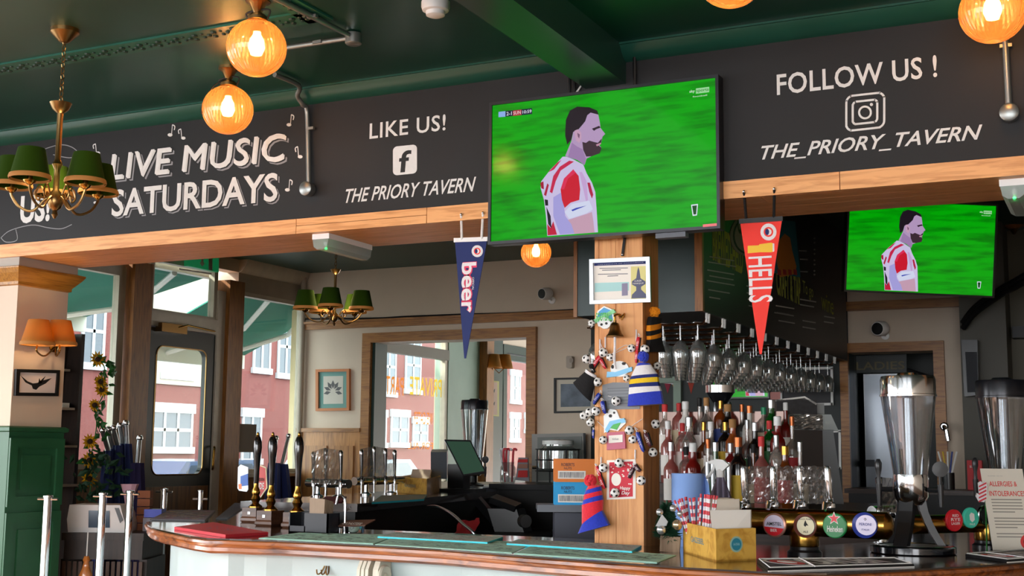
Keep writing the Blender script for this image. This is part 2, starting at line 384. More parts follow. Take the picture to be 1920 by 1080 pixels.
# door set
q = MB(); zd = zf(340, 619); zg = zf(340, 592)
q.box((XF - .08, Y[266], 0), (XF + .03, Y[272], ZC - .3)).box((XF - .08, Y[396] + .02, 0), (XF + .03, Y[413], ZC - .3)).box((XF - .08, Y[272], zd), (XF + .04, Y[396] + .02, zg))
struct(q.build('trim_5', m_frame))
da, db = Y[272] + .004, Y[396] + .016
door = struct(MB().box((XF - .03, da, .02), (XF + .01, da + .005, zd - .005)).build('door_1', m_doorg))
ga, gb, gz0, gz1 = yf(289), yf(383), zf(330, 890), zf(330, 652)
def rrect(ya, yb, za, zb, r, n=5):
    o = []
    for cy_, cz_, a in ((yb - r, zb - r, 0), (ya + r, zb - r, 90), (ya + r, za + r, 180), (yb - r, za + r, 270)):
        for k in range(n + 1): t = math.radians(a + 90 * k / n); o.append((cy_ + r * math.cos(t), cz_ + r * math.sin(t)))
    return o
inner = rrect(ga, gb, gz0, gz1, .07); n = len(inner)
def sq(p):
    y, z = p; cy_, cz_ = (da + db) / 2, (gz0 + gz1) / 2
    return y, z
outer = []
for (y, z) in inner:
    # project each rim point outward to the leaf's rectangle
    yy = db if y > (ga + gb) / 2 else da; zz = zd - .005 if z > (gz0 + gz1) / 2 else .75
    outer.append((yy, zz))
def door_leaf(x0, x1):
    q = MB()
    q.box((x0, da, .02), (x1, db, gz0 - .12)).box((x0, da, gz0 - .12), (x1, ga - .0, zd - .005)).box((x0, gb, gz0 - .12), (x1, db, zd - .005)).box((x0, ga, gz0 - .12), (x1, gb, gz0)).box((x0, ga, gz1), (x1, gb, zd - .005))
    for cyy, czz, s1, s2 in ((ga, gz0, 1, 1), (gb, gz0, -1, 1), (ga, gz1, 1, -1), (gb, gz1, -1, -1)):
        r = .07; pts = [(cyy, czz)] + [(cyy + s1 * (r - r * math.sin(math.radians(t))), czz + s2 * (r - r * math.cos(math.radians(t)))) for t in range(0, 91, 15)]
        q.extr([V((x0, y, z)) for y, z in pts], (x1 - x0, 0, 0))
    return q
door_leaf(XF - .03, XF + .015).build('leaf', m_doorg, door)
B((XF - .01, ga, gz0), (XF - .004, gb, gz1)).build('pane', m_glass, door)
q = MB(); 
for k in range(n): 
    a, b = inner[k], inner[(k + 1) % n]; q.tube([V((XF + .017, *a)), V((XF + .017, *b))], .006, 5)
q.build('glazing_bead', m_brassd, door)
B((XF + .015, da + .03, .1), (XF + .025, db - .03, gz0 - .09)).build('kick_panel', m_cil, door)
q = MB().box((XF + .015, yf(285), zf(340, 628)), (XF + .08, yf(333), zf(340, 612))); cl = q.build('door_closer', m_brassd, door)
MB().tube([PX(330, 615, XF + .07), PX(352, 610, XF + .09), PX(405, 622, XF + .03)], .008).build('closer_arm', m_brass, cl)
MB().tube(smoothpath([PX(401, 838, XF + .015), PX(402, 840, XF + .06), PX(400, 860, XF + .065), PX(399, 878, XF + .06), PX(398, 880, XF + .015)]), .009).build('handle', m_brass, door, smooth=True)
q = B((XF + .012, yf(310), zf(340, 925)), (XF + .022, yf(355), zf(340, 912))).build('letter_plate', m_brassd, door)

# ---- back wall with the opening into the next room
op = [PY(690, 632, YW), PY(1003, 622, YW)]; oxa, oxb, ozt = op[0].x + .05, op[1].x - .06, (op[0].z + op[1].z) / 2 - .05
ozb = 1.2; XR = PY(1108, 700, YW).x
wb = struct(MB().box((XF, YW, ozt), (XR, YW + .2, ZC)).box((XF, YW, 0), (oxa, YW + .2, ozt)).box((oxb, YW, 0), (XR, YW + .2, ozt)).box((oxa, YW, 0), (oxb, YW + .2, ozb)).build('wall_back', m_cream))
q = MB(); fw_ = .085
q.box((oxa - fw_, YW - .04, ozb - .1), (oxa, YW + .005, ozt + fw_)).box((oxb, YW - .04, ozb - .1), (oxb + fw_, YW + .005, ozt + fw_)).box((oxa, YW - .04, ozt), (oxb, YW + .005, ozt + fw_))
struct(q.build('trim_6', m_trimh))
struct(B((oxa, YW, ozb), (oxa + .03, YW + .2, ozt)).box((oxb - .02, YW, ozb), (oxb, YW + .2, ozt)).build('trim_7', m_dgreen))
zr = PY(835, 602, YW).z
struct(B((XF + .06, YW - .035, zr - .03), (XR, YW, zr + .02)).box((XF + .06, YW - .055, zr + .02), (XR, YW, zr + .04)).build('trim_8', m_trimh))
MB().tube(smoothpath([PY(570, 598, YW - .03), PY(700, 597, YW - .03), PY(760, 594, YW - .03), PY(860, 590, YW - .03), PY(960, 587, YW - .03), PY(1076, 581, YW - .03)]), .009, 6).build('rail_cable', m_dark, wb)
zdd = PY(620, 806, YW).z
dado2 = struct(B((XF + .02, YW - .03, 0), (oxa - fw_, YW, zdd)).build('wall_back_dado', wood('pine_dado', '#b98148', '#8f5c2b', 2, .4)))
B((XF + .02, YW - .05, zdd - .02), (oxa - fw_, YW, zdd + .015)).build('dado_rail', m_trimh, dado2)
for xa, xb in ((XF + .08, (XF + oxa) / 2 - .04), ((XF + oxa) / 2, oxa - .15)):
    B((xa, YW - .042, zdd - .85), (xb, YW - .03, zdd - .14)).build('panel_field', wood('pine_dado2', '#a9743f', '#835125', 2, .4), dado2)
struct(MB().tube([V((XF + .05, YW - .04, 0)), V((XF + .05, YW - .04, ZC))], .028, 10).build('trim_9', mat('corner_pipe_paint', '#a89c8b', .5), smooth=True))
# next room: facade, window with reversed lettering, pilaster wall
y1, y2 = yf(845), yf(943)
struct(B((XF - .15, YW + .2, 0), (XF, 24, 1.05)).build('wall_left.005', m_cil))
struct(B((XF - .15, YW + .2, 2.75), (XF, 24, ZC)).build('wall_left.006', m_cream))
wn = win(4, YW + .2, yf(838), 1.05, 2.75, .06)
B((XF - .05, YW + .25, zf(780, 668)), (XF + .03, yf(838), zf(780, 648))).build('transom_bar', mat('grey_wood_paint', '#6d675a', .5), wn)
m_org = clear('orange_vinyl', '#ff9a2a', .02, .5, '#f08a1c', .75); m_yel = clear('yellow_vinyl', '#ffd84a', .02, .5, '#f0c42a', .75)
def reversed_text(s, bl, tr, X, mm, par):   # painted to be read from the street, so it runs backwards in here
    a, b = PX(*bl, X), PX(*tr, X)
    text(s, V((X, b.y, a.z)), V((X, a.y, b.z)), V((0, -1, 0)), UZ, V((1, 0, 0)), mm, par, name='window_lettering', bold=.01)
reversed_text('PARTY', (712, 738), (757, 708), XF - .02, m_org, wn)
reversed_text('PRIVATE', (768, 740), (828, 712), XF - .02, m_yel, wn)
reversed_text('WE CATER', (775, 795), (812, 774), XF - .02, m_org, wn)
reversed_text('FOR ALL', (765, 842), (812, 830), XF - .02, m_org, wn)
struct(B((XF - .15, yf(838), 0), (XF + .02, yf(900), ZC)).build('wall_left.007', m_pgreen))
struct(B((XF - .15, yf(896), 0), (XF + .12, yf(909), ZC)).build('trim_10', m_trimw))
dkp = struct(B((XF - .15, yf(909), 0), (XF + .02, yf(940), ZC)).build('wall_left.008', m_dgreen))
win(5, yf(943), 24, 1.05, 2.75, .1, .08, m_dgreen)
B((XF - .05, yf(946), zf(970, 678)), (XF + .03, 23.9, zf(970, 668))).build('transom_bar', m_dgreen, dkp)
struct(B((XF, 24, 0), (4, 24.2, ZC)).build('wall_far', m_cream))

# ---- right part of the back wall: dark green, then the passage to the ladies'
XD = PY(1592, 700, YW).x; XE = PY(1752, 700, YW).x; XG = PY(1812, 700, YW).x
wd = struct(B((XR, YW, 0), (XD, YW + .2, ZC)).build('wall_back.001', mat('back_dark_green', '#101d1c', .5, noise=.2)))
zl = PY(1670, 660, YW).z; ztop = PY(1700, 572, YW).z
wc = struct(MB().box((XD, YW, zl), (XG, YW + .2, ZC)).box((XE, YW, 0), (XG, YW + .2, zl)).build('wall_back.002', m_cream))
q = MB().box((XD + .0, YW - .04, zl), (XE, YW + .01, zl + .07)).box((XE - .0, YW - .04, 0), (XE + .075, YW + .01, zl + .07)).box((XD - .06, YW - .04, 0), (XD, YW + .01, zl))
struct(q.build('trim_11', m_trimh))
struct(B((XD, YW - .06, ztop - .03), (XG + .02, YW, ztop + .035)).build('trim_12', m_trimh))
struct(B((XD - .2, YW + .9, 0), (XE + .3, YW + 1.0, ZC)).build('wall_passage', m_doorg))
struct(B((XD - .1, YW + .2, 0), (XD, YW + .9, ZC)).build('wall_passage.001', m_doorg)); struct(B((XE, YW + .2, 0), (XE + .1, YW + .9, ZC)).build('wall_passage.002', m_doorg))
struct(B((XG, YW - .3, 0), (XG + .3, YW + .2, ZC)).build('wall_back.003', mat('dark_olive_paint', '#3a3629', .5)))
struct(B((XG + .3, YW + .1, 0), (4, YW + .2, ZC)).build('wall_back.004', mat('olive_paint', '#4a4433', .55)))
struct(B((XG + .32, YW - .05, PY(1870, 622, YW).z - .05), (4, YW + .1, PY(1870, 622, YW).z + .03)).build('trim_13', m_dark))

# ---- room behind the camera (gives the daylight its windows)
struct(B((3.6, -4, 0), (3.8, 24, ZC)).build('wall_right', m_cream))
struct(MB().box((-7, -4.2, 0), (3.8, -4, .7)).box((-7, -4.2, 2.85), (3.8, -4, ZC)).box((-7, -4.2, .7), (-6.2, -4, 2.85)).box((-3.3, -4.2, .7), (-2.9, -4, 2.85)).box((0, -4.2, .7), (.4, -4, 2.85)).box((3.1, -4.2, .7), (3.8, -4, 2.85)).build('wall_rear', m_cream))
struct(MB().box((XF - .2, -4, 0), (XF, Y[120] - .8, .7)).box((XF - .2, .3, .7), (XF, .7, 2.85)).box((XF - .2, -4, .7), (XF, -3.4, 2.85)).box((XF - .2, 3.9, .7), (XF, Y[120] - .8, 2.85)).build('wall_left.009', m_cream))

# ---- street outside
struct(B((-40, -30, -.16), (XF - .25, 80, -.12)).build('ground_street', mat('asphalt', '#6d6d70', .8, noise=.2, scale=20)))
def brickmat(): return mat('red_brick', '#673431', .9, col2='#572a28', scale=14, stretch=(1, 1, 6))
XO = -16
ob = thing('brick_building', 'red brick terrace with white sash windows across the street', 'building', (XO - 1, 25, 0))
B((XO - 4, 6, -.12), (XO, 75, 8.5)).build('wall', brickmat(), ob)
B((XO - 4.1, 5.9, 8.5), (XO + .25, 75, 8.8)).build('parapet', m_frame, ob)
m_wwin = mat('white_sash_paint', '#9a9ca0', .4); m_dgl = mat('dark_window_glass', '#353d48', .1)
def sash(ya, yb, za, zb):
    f = B((XO - .02, ya - .1, za - .12), (XO + .06, yb + .1, za)).box((XO - .02, ya - .06, za), (XO + .03, ya, zb)).box((XO - .02, yb, za), (XO + .03, yb + .06, zb)).box((XO - .02, ya - .1, zb), (XO + .05, yb + .1, zb + .18)).build('window', m_wwin, ob)
    g = MB().box((XO + .0, ya, za), (XO + .02, yb, zb)).build('pane', m_dgl, f)
    k = MB(); nn = 3 if yb - ya > 1 else 2
    for i in range(1, nn): t = ya + (yb - ya) * i / nn; k.box((XO + .02, t - .03, za), (XO + .035, t + .03, zb))
    k.box((XO + .02, ya, (za + zb) / 2 - .03), (XO + .035, yb, (za + zb) / 2 + .03)); k.build('glazing_bar', m_wwin, f)
for a, b, t, d in ((283, 358, 774, 838), (302, 352, 640, 700), (150, 185, 560, 680), (474, 500, 585, 690), (458, 488, 782, 860), (520, 545, 600, 700), (716, 738, 640, 735), (760, 785, 640, 730), (735, 764, 782, 830), (700, 722, 782, 830), (776, 800, 795, 828), (958, 973, 705, 750), (958, 972, 785, 822), (985, 995, 785, 805)):
    sash(yf(a, 750, XO), yf(b, 750, XO), zf((a + b) / 2, d, XO), zf((a + b) / 2, t, XO))
B((XO - .02, yf(255, 750, XO), zf(330, 722, XO)), (XO + .04, yf(420, 750, XO), 7)).build('render_bay', mat('cream_render', '#8f877a', .8), ob)
m_awn = mat('teal_awning_cloth', '#237a68', .7, noise=.1, scale=3)
def awning(label, ya, yb, zi, zo, xo):
    t = thing('awning', label, 'awning', (XF - .2, (ya + yb) / 2, zi))
    MB().loft([[V((XF - .2, y, zi)), V((xo, y, zo)), V((xo, y, zo + .012)), V((XF - .2, y, zi + .012))] for y in (ya, yb)]).build('canopy', m_awn, t)
    B((xo - .03, ya, zo - .13), (xo + .03, yb, zo + .015)).build('front_rail', m_white, t)
    B((XF - .24, ya, zi - .04), (XF - .17, yb, zi + .03)).build('cassette', m_white, t)
    for y in (ya + .4, yb - .5):
        MB().tube([V((XF - .2, y, zi - .05)), V(((XF + xo) / 2 - .1, y + .35, (zi + zo) / 2 - .1)), V((xo, y, zo - .06))], .025, 8).build('folding_arm', m_white, t)
awning('teal shop awning outside, over the entrance door', 5.2, yf(430), 2.93, 2.62, -8.4)
awning('teal shop awning outside, seen through the window right of the door', yf(505), yf(690), 3.0, 2.42, -8.3)
ow = struct(B((XF - .62, yf(544, 700, XF - .62), 0), (XF - .25, yf(544, 700, XF - .62) + .4, ZC + .3)).build('wall_outer_pier', mat('buff_stone', '#e0cfa2', .8, noise=.1)))
struct(B((XF - .3, yf(205, 700, XF - .3), 0), (XF - .13, yf(205, 700, XF - .3) + .06, ZC + .3)).build('wall_outer_pier.001', MATS['buff_stone']))
struct(B((XF - .55, yf(815, 700, XF - .55), 0), (XF - .16, yf(815, 700, XF - .55) + .5, ZC + .3)).build('wall_outer_pier.002', MATS['buff_stone']))
def car(label, c, col, L=4.2):
    t = thing('parked_car', label, 'car', c); c = V(c); q = MB(); W = .85
    side = [(-L / 2, .3), (-L / 2, .75), (-L / 2 + .9, .88), (-L / 2 + 1.4, 1.4), (.9, 1.42), (L / 2 - .5, .95), (L / 2, .85), (L / 2, .3)]
    q.extr([c + V((-W, a, b)) for a, b in side], (2 * W, 0, 0)); q.build('body', mat('car_' + col, col, .15, coat=.6), t)
    MB().extr([c + V((W, a, b)) for a, b in ((-L / 2 + 1.1, .92), (-L / 2 + 1.5, 1.34), (.82, 1.36), (1.3, .95))], (.01, 0, 0)).build('side_window', m_dgl, t)
    for a in (-L / 2 + .8, L / 2 - .85):
        MB().lathe(c + V((W - .2, a, .32)), [(.32, 0), (.32, .22)], 16, (1, 0, 0)).build('wheel', m_dark, t)
cz = -.12
car('dark blue car parked outside, seen through the glazed door', (-13.2, yf(325, 870, -13.2), cz), '#3a4a66')
car('pale blue car parked outside, seen through the window right of the door', (-13.2, yf(470, 870, -13.2) + 2.9, cz), '#9fb4c8')
# daylight portals in the window openings
def portal(c, sx, sy, d):
    l = bpy.data.lights.new('window_portal', 'AREA'); l.shape = 'RECTANGLE'; l.size = sx; l.size_y = sy; l.cycles.is_portal = True
    o = bpy.data.objects.new('window_portal', l); COL.objects.link(o); o.location = c; o.rotation_euler = V(d).to_track_quat('-Z', 'Z').to_euler()
portal((-1.5, -4.1, 1.78), 9.4, 2.2, (0, 1, 0)); portal((XF - .05, .2, 1.78), 7.4, 2.2, (1, 0, 0)); portal((XF - .1, 7.4, 1.9), 4.4, 1.9, (1, 0, 0)); portal((XF - .1, 14, 1.9), 8, 1.8, (1, 0, 0))

# ================================================================== WALL LETTERING (painted on the black band)
YP = YB
def chalkline(pts, wpx, m=m_chalk, name='chalk_line', Y=YP):
    q = MB(); P_ = [PY(x, y, Y) for x, y in pts]; P_ = smoothpath(P_, 5); h = wpx / F * 5.4 / 2; L_ = []; R_ = []
    for i, p in enumerate(P_):
        t = (P_[min(i + 1, len(P_) - 1)] - P_[max(i - 1, 0)]).normalized(); nn = V((-t.z, 0, t.x)) * h; L_.append(p + nn - V((0, .0012, 0))); R_.append(p - nn - V((0, .0012, 0)))
    q.add(L_ + R_, [(i, i + 1, len(P_) + i + 1, len(P_) + i) for i in range(len(P_) - 1)]); return q.build(name, m, wall_front)
def sh(p, d): return (p[0] + d, p[1] + d)
for k, (d, mm) in enumerate(((6, m_chalkg), (4.9, m_chalkg), (3.7, m_black), (2.7, m_black), (1.8, m_chalk), (.9, m_chalk), (-.8, m_chalk), (.1, m_chalk))):
    textY('LIVE MUSIC', sh((207, 337), d), sh((536, 250), d), YP, mm, wall_front, name='painted_letters', shear=.08, th=.0006 + .0006 * k, sp=1.04)
for d, mm, bo, of in ((4, m_chalkg, .02, .0004), (2.2, m_black, .022, .0008), (0, m_chalk, .018, .0012)):
    textY('SATURDAYS', sh((209, 407), d), sh((522, 323), d), YP, mm, wall_front, name='painted_letters', bold=bo, th=of)
textY('US!', (37, 420), (96, 361), YP, m_chalk, wall_front, name='painted_letters', bold=.035)
textY('LIKE US!', (693, 261), (836, 214), YP, m_chalk, wall_front, name='painted_letters', bold=.012, sp=1.08)
textY('THE PRIORY TAVERN', (648, 381), (893, 331), YP, m_chalk, wall_front, name='painted_letters', bold=.012, shear=.35)
textY('FOLLOW US !', (1457, 179), (1756, 103), YP, m_chalk, wall_front, name='painted_letters', bold=.014, sp=1.04)
textY('THE_PRIORY_TAVERN', (1428, 304), (1842, 233), YP, m_chalk, wall_front, name='painted_letters', bold=.014, shear=.35)
def rr(x0, y0, x1, y1, r, sk=0, n=5):
    o = []
    for cx_, cy_, a in ((x1 - r, y1 - r, 0), (x0 + r, y1 - r, 90), (x0 + r, y0 + r, 180), (x1 - r, y0 + r, 270)):
        for k in range(n + 1): t = math.radians(a + 90 * k / n); X_ = cx_ + r * math.cos(t); o.append((X_, cy_ + r * math.sin(t) + sk * (X_ - (x0 + x1) / 2)))
    return o
plate(rr(737, 273, 782, 327, 8, -.1), ('Y', YP), .0012, 'painted_icon', m_chalk, wall_front)
textY('f', (748, 324), (772, 281), YP, m_black, wall_front, name='painted_letters', bold=.02, th=.0018, shear=.05)
def loop(pts): return pts + [pts[0]]
chalkline(loop(rr(1587, 177, 1658, 242, 12, -.11)), 3.4, name='painted_icon'); chalkline(loop(rr(1599, 189, 1645, 231, 7, -.11)), 3.4, name='painted_icon')
chalkline(loop(ell(1622, 211, 11, 11, 16)), 3.2, name='painted_icon'); plate(ell(1634, 196, 3, 3, 10), ('Y', YP), .0012, 'painted_icon', m_chalk, wall_front)
for (x, y, s_, f_) in ((322, 243, 1, 1), (341, 250, .9, -1), (545, 224, 1, 1), (560, 284, 1, -1), (542, 346, 1, 1), (181, 278, .9, -1), (182, 372, .8, 1)):
    plate(ell(x - 3 * f_, y + 10 * s_, 4.5 * s_, 3.2 * s_, 10), ('Y', YP), .0012, 'painted_note', m_chalk, wall_front)
    chalkline([(x, y + 9 * s_), (x + 1.5 * f_, y - 9 * s_)], 1.8, name='painted_note'); chalkline([(x + 1.5 * f_, y - 9 * s_), (x + 6 * f_, y - 6 * s_), (x + 5 * f_, y + 1)], 2.4, name='painted_note')
chalkline([(2, 446), (20, 432), (60, 422), (90, 427), (115, 429), (135, 421)], 1.8, m_chalkg); chalkline([(2, 446), (12, 454), (32, 450), (30, 430)], 1.8, m_chalkg)
chalkline([(40, 290), (70, 284), (110, 272), (135, 276), (148, 290), (130, 296), (100, 290)], 1.8, m_chalkg); chalkline([(117, 345), (128, 334), (140, 327)], 6)

# ================================================================== TELEVISIONS
TVP = 4.545
c0, c1 = PY(921, 447, TVP), PY(1342, 149, TVP)
TX0, TX1, TZ0, TZ1 = c0.x, c1.x, PY(1130, 437, TVP).z - .003, PY(1130, 174, TVP).z + .003
def uv(px, py): p = PY(px, py, TVP); return ((p.x - TX0) / (TX1 - TX0), (p.z - TZ0) / (TZ1 - TZ0))
def cr(pts): return [uv(1000 + x / 4, 180 + y / 4) for x, y in pts]
ART = [
 ('#cfc4e8', [(220, 455), (180, 500), (130, 550), (60, 640), (55, 690), (80, 780), (95, 900), (105, 1050), (485, 1022), (475, 850), (465, 720), (440, 650), (400, 580), (375, 515), (300, 475), (250, 455)]),
 ('#a8a2e0', [(150, 760), (215, 720), (240, 900), (285, 960), (310, 1030), (200, 1040), (150, 900)]),
 ('#c9214d', [(180, 500), (212, 478), (155, 552), (112, 572)]),
 ('#c9214d', [(150, 600), (200, 530), (270, 485), (305, 492), (205, 560), (168, 640), (142, 730), (124, 720)]),
 ('#a31235', [(52, 652), (76, 640), (80, 700), (60, 692)]), ('#b01a3c', [(80, 740), (105, 655), (117, 668), (96, 752)]),
 ('#c2133a', [(105, 960), (130, 990), (150, 940), (178, 1040), (108, 1045)]),
 ('#c9a6d8', [(345, 570), (365, 570), (400, 640), (410, 780), (395, 790), (375, 700)]), ('#b51c46', [(405, 650), (425, 650), (450, 740), (440, 770), (420, 720)]),
 ('#15121c', [(85, 775), (110, 780), (112, 822), (90, 822)]), ('#15121c', [(98, 830), (130, 900), (137, 995), (112, 960)]),
 ('#cf0f2c', [(205, 700), (230, 620), (300, 550), (340, 600), (352, 700), (345, 780), (280, 800), (235, 840), (215, 780)]),
 ('#e02a55', [(205, 700), (230, 620), (300, 550), (320, 575), (260, 620), (232, 700)]),
 ('#c9a0b6', [(260, 930), (400, 885), (440, 870), (450, 930), (460, 1024), (310, 1034), (285, 960)]),
 ('#d6dcf4', [(235, 870), (290, 810), (420, 785), (447, 850), (400, 880), (270, 922)]), ('#3a48b8', [(285, 855), (320, 840), (400, 822), (330, 850), (295, 865)]),
 ('#b79ac2', [(405, 145), (430, 125), (488, 140), (500, 200), (505, 240), (540, 285), (520, 305), (510, 350), (495, 370), (510, 385), (500, 420), (440, 450), (400, 470), (385, 520), (330, 480), (240, 450), (285, 340), (300, 270), (340, 250), (370, 215), (390, 190)]),
 ('#a07fb0', [(290, 350), (330, 380), (370, 400), (395, 470), (385, 520), (330, 480), (260, 460)]),
 ('#3d2a35', [(368, 345), (395, 352), (420, 335), (455, 345), (485, 352), (515, 318), (508, 360), (490, 372), (512, 388), (500, 430), (440, 452), (398, 455), (375, 405)]),
 ('#c58ea8', [(470, 365), (508, 350), (508, 362), (478, 378)]),
 ('#1f1620', [(240, 270), (245, 180), (275, 110), (330, 80), (420, 85), (480, 110), (490, 140), (430, 125), (405, 145), (390, 190), (370, 215), (340, 250), (300, 270), (285, 330), (255, 365), (240, 300)]),
 ('#c9a0bd', [(310, 260), (335, 250), (360, 275), (362, 320), (345, 352), (322, 335), (312, 295)]), ('#7d5b78', [(330, 275), (350, 290), (345, 320), (335, 305)]),
 ('#2c1c2a', [(440, 246), (495, 224), (505, 238), (472, 250), (456, 262)]),
]
TVS = .36
m_grass = glow('screen_grass', '#00ac04', TVS, '#007803', 4, (1.2, 1, 10))
m_gap = mat('tv_bezel', '#3a3c40', .3, .6); m_gapd = mat('tv_bezel_dark', '#0c0c0e', .3)
def tv(label, o, ux, uz, wd, hg, bez, mb_, crop=None):
    """o: lower-left corner of the picture; ux, uz unit axes"""
    n = ux.cross(uz); n.normalize()   # towards the viewer
    t = thing('television', label, 'television', o)
    cen = o + ux * wd / 2 + uz * hg / 2
    MB().obox(cen - n * .03, ux * (wd / 2 + bez), n * .027, uz * (hg / 2 + bez)).build('housing', m_gapd, t)
    q = MB()
    for sx in (-1, 1): q.obox(cen + ux * sx * (wd / 2 + bez / 2), ux * bez / 2, n * .008, uz * (hg / 2 + bez))
    for sz in (-1, 1): q.obox(cen + uz * sz * (hg / 2 + bez / 2), ux * wd / 2, n * .008, uz * bez / 2)
    q.build('bezel', mb_, t)
    sc_ = MB().obox(cen - n * .001, ux * wd / 2, n * .001, uz * hg / 2).build('screen', m_grass, t)
    def at(u, v, k): return o + ux * (u * wd) + uz * (v * hg) + n * (.0004 + .00004 * k)
    for k, (c, pts) in enumerate(ART):
        uvs = [((u - crop[0]) * crop[1] + crop[2], v * crop[3]) if crop else (u, v) for u, v in cr(pts)]
        if crop and min(v for u, v in uvs) > 1: continue
        MB().add([at(min(max(u, 0), 1), min(max(v, 0), 1), k) for u, v in uvs], [tuple(range(len(pts)))]).build('screen_picture', glow('screen_' + c[1:], c, TVS), sc_)
    if crop: return t, n, cen
    def quad(px, c, k=30): MB().add([at(*uv(*p), k) for p in px], [tuple(range(len(px)))]).build('screen_graphic', glow('screen_' + c[1:], c, TVS), sc_)
    def lab(s, bl, tr, c, k=40):
        a, b = uv(*bl), uv(*tr); text(s, at(*a, k), at(*b, k), ux, uz, n, glow('screen_' + c[1:], c, TVS), sc_, name='screen_text', bold=.01, th=0)
    quad([(935, 210), (948, 208.5), (948, 219), (935, 220)], '#8fb4ee'); quad([(948, 208.5), (998, 203), (998, 214), (948, 219)], '#15203c'); quad([(962, 207.5), (978, 205.5), (978, 216), (962, 217.7)], '#b03040', 31)
    lab('2-1', (950, 217), (960, 209), '#e8ecf4'); lab('SUN', (963, 215.5), (977, 207.5), '#f0d8d8'); lab('10:59', (980, 213.5), (997, 205.5), '#e8ecf4')
    quad([(1305, 166), (1330, 163), (1330, 173), (1305, 176)], '#9fe09f'); lab('sky', (1293, 176), (1303, 168), '#d8f4d8'); lab('sports', (1306, 174.5), (1329, 165.5), '#0a7a10'); lab('football', (1299, 183), (1326, 177), '#c8ecc8')
    gl = [(1296, 384), (1309, 382.5), (1307, 404), (1299, 405)]; quad(gl, '#e8f0ff', 30); quad([(1298, 386), (1307, 385), (1305.5, 402), (1300.5, 402.5)], '#0a4a14', 31)
    return t, n, cen
t1, n1, cen1 = tv('large television under the green ceiling beam showing a footballer', V((TX0, TVP, TZ0)), UX, UZ, TX1 - TX0, TZ1 - TZ0, .012, m_gap)
for x in (1067, 1076, 1190): MB().tube([PY(x, 190, TVP + .035), V((PY(x, 190, TVP + .035).x, TVP + .035, ZC if x == 1190 else 3.0))], .007, 6).build('hanger_rod', m_dark, t1)
MB().tube([PY(1076, 180, TVP + .02), PY(1089, 162, TVP + .05)], .004, 6).build('cable_tie', m_white, t1)
MB().obox(PY(1260, 437, TVP + .03), V((.06, 0, 0)), V((0, .02, 0)), V((0, 0, .02))).build('speaker_bar', m_grey, t1)
plate([(1318, 421), (1344, 418.5), (1344, 423.5), (1318, 426)], ('Y', TVP - .009), .001, 'sticker', mat('pink_sticker', '#e87a80', .6), t1)
D2 = 7.4; o2 = PD(1586, 543, D2); ux2 = (PD(1860, 555, D2) - o2); w2 = ux2.length; ux2.normalize(); uy2 = PD(1596, 395, D2) - o2; uy2 = uy2 - ux2 * uy2.dot(ux2); h2 = w2 * .615; uy2.normalize()
t2, n2, cen2 = tv('television hung at the right behind the pine lintel, same football picture', o2, ux2, uy2, w2, h2, .012, m_gapd)
MB().tube([cen2 - n2 * .05, V((cen2.x, cen2.y + .1, ZC))], .02).build('ceiling_mount', m_dark, t2)
Y3 = 9.38; o3 = PY(1338, 745, Y3); w3 = PY(1440, 742, Y3).x - o3.x
t3, n3, cen3 = tv('small television behind the hanging glasses above the bottles', o3, UX, UZ, w3, w3 * .62, .012, m_gapd, (.22, 1.5, .53, 1.75))
MB().tube([cen3 - n3 * .05, cen3 + V((0, .12, 0))], .02).build('wall_bracket', m_dark, t3)

# ================================================================== LAMPS
m_amber = clear('amber_ribbed_glass', '#f6d2a8', .08, .15, '#f0a45c', .34)
m_bulb = glow('bulb_glow', '#ffd08a', 14)
m_cord = mat('black_cord', '#0c0c0c', .6)
def globe(label, c, r, top, watts, slack=True):
    c = V(c); t = thing('globe_pendant', label, 'pendant lamp', c, 'ribbed amber globe pendants')
    prof = [(r * math.sin(math.radians(a)), -r * math.cos(math.radians(a)) * .97) for a in range(2, 166, 9)]
    MB().lathe(c, prof, 88, flute=.985).build('globe', m_amber, t, smooth=False)
    MB().lathe(c, [(.0, -.03), (.02, -.025), (.03, 0), (.026, .028), (.014, .05), (.013, .075)], 14).build('bulb', m_bulb, t, smooth=True)
    MB().lathe(c, [(r * .30, r * .93), (r * .34, r * .95), (r * .34, r * 1.06), (r * .24, r * 1.16), (r * .1, r * 1.2), (.016, r * .55)], 20).build('gallery', m_brassd, t, smooth=True)
    k = MB(); z = c.z + r * 1.2; i = 0
    while z < top - .02:
        a = V((.006, 0, 0)) if i % 2 else V((0, .006, 0))
        k.tube([V((c.x, c.y, z + .011)) + (a * math.cos(s_) + V((0, 0, .011)) * math.sin(s_)) for s_ in [2 * math.pi * j / 8 for j in range(9)]], .0016, 5); z += .018; i += 1
    k.build('chain', m_brassd, t)
    MB().lathe((c.x, c.y, top), [(.045, 0), (.045, -.012), (.03, -.02), (.015, -.05), (.006, -.06)], 18).build('ceiling_rose', m_brassd, t, smooth=True)
    for s_ in (-1, 1):
        e = .02 + r * .3
        MB().tube(smoothpath([V((c.x, c.y, top - .04)), V((c.x + s_ * e, c.y, c.z + r * 1.25)), V((c.x + s_ * r * .34, c.y + .01, c.z + r * 1.0))]), .0035, 6).build('cord', m_cord, t, smooth=True)
    if slack:
        MB().tube(smoothpath([V((c.x, c.y - .01, top - .05)), V((c.x - .05, c.y - .04, c.z + r * .9)), V((c.x - r * .86, c.y - .05, c.z + r * .2)), V((c.x - r * .92, c.y - .05, c.z - .02))]), .003, 6).build('safety_chain', m_cord, t, smooth=True)
    l = bpy.data.lights.new('lamp_light', 'POINT'); l.energy = watts; l.color = (1, .68, .36); l.shadow_soft_size = .03
    o = bpy.data.objects.new('lamp_light', l); COL.objects.link(o); o.parent = t
GR = .107
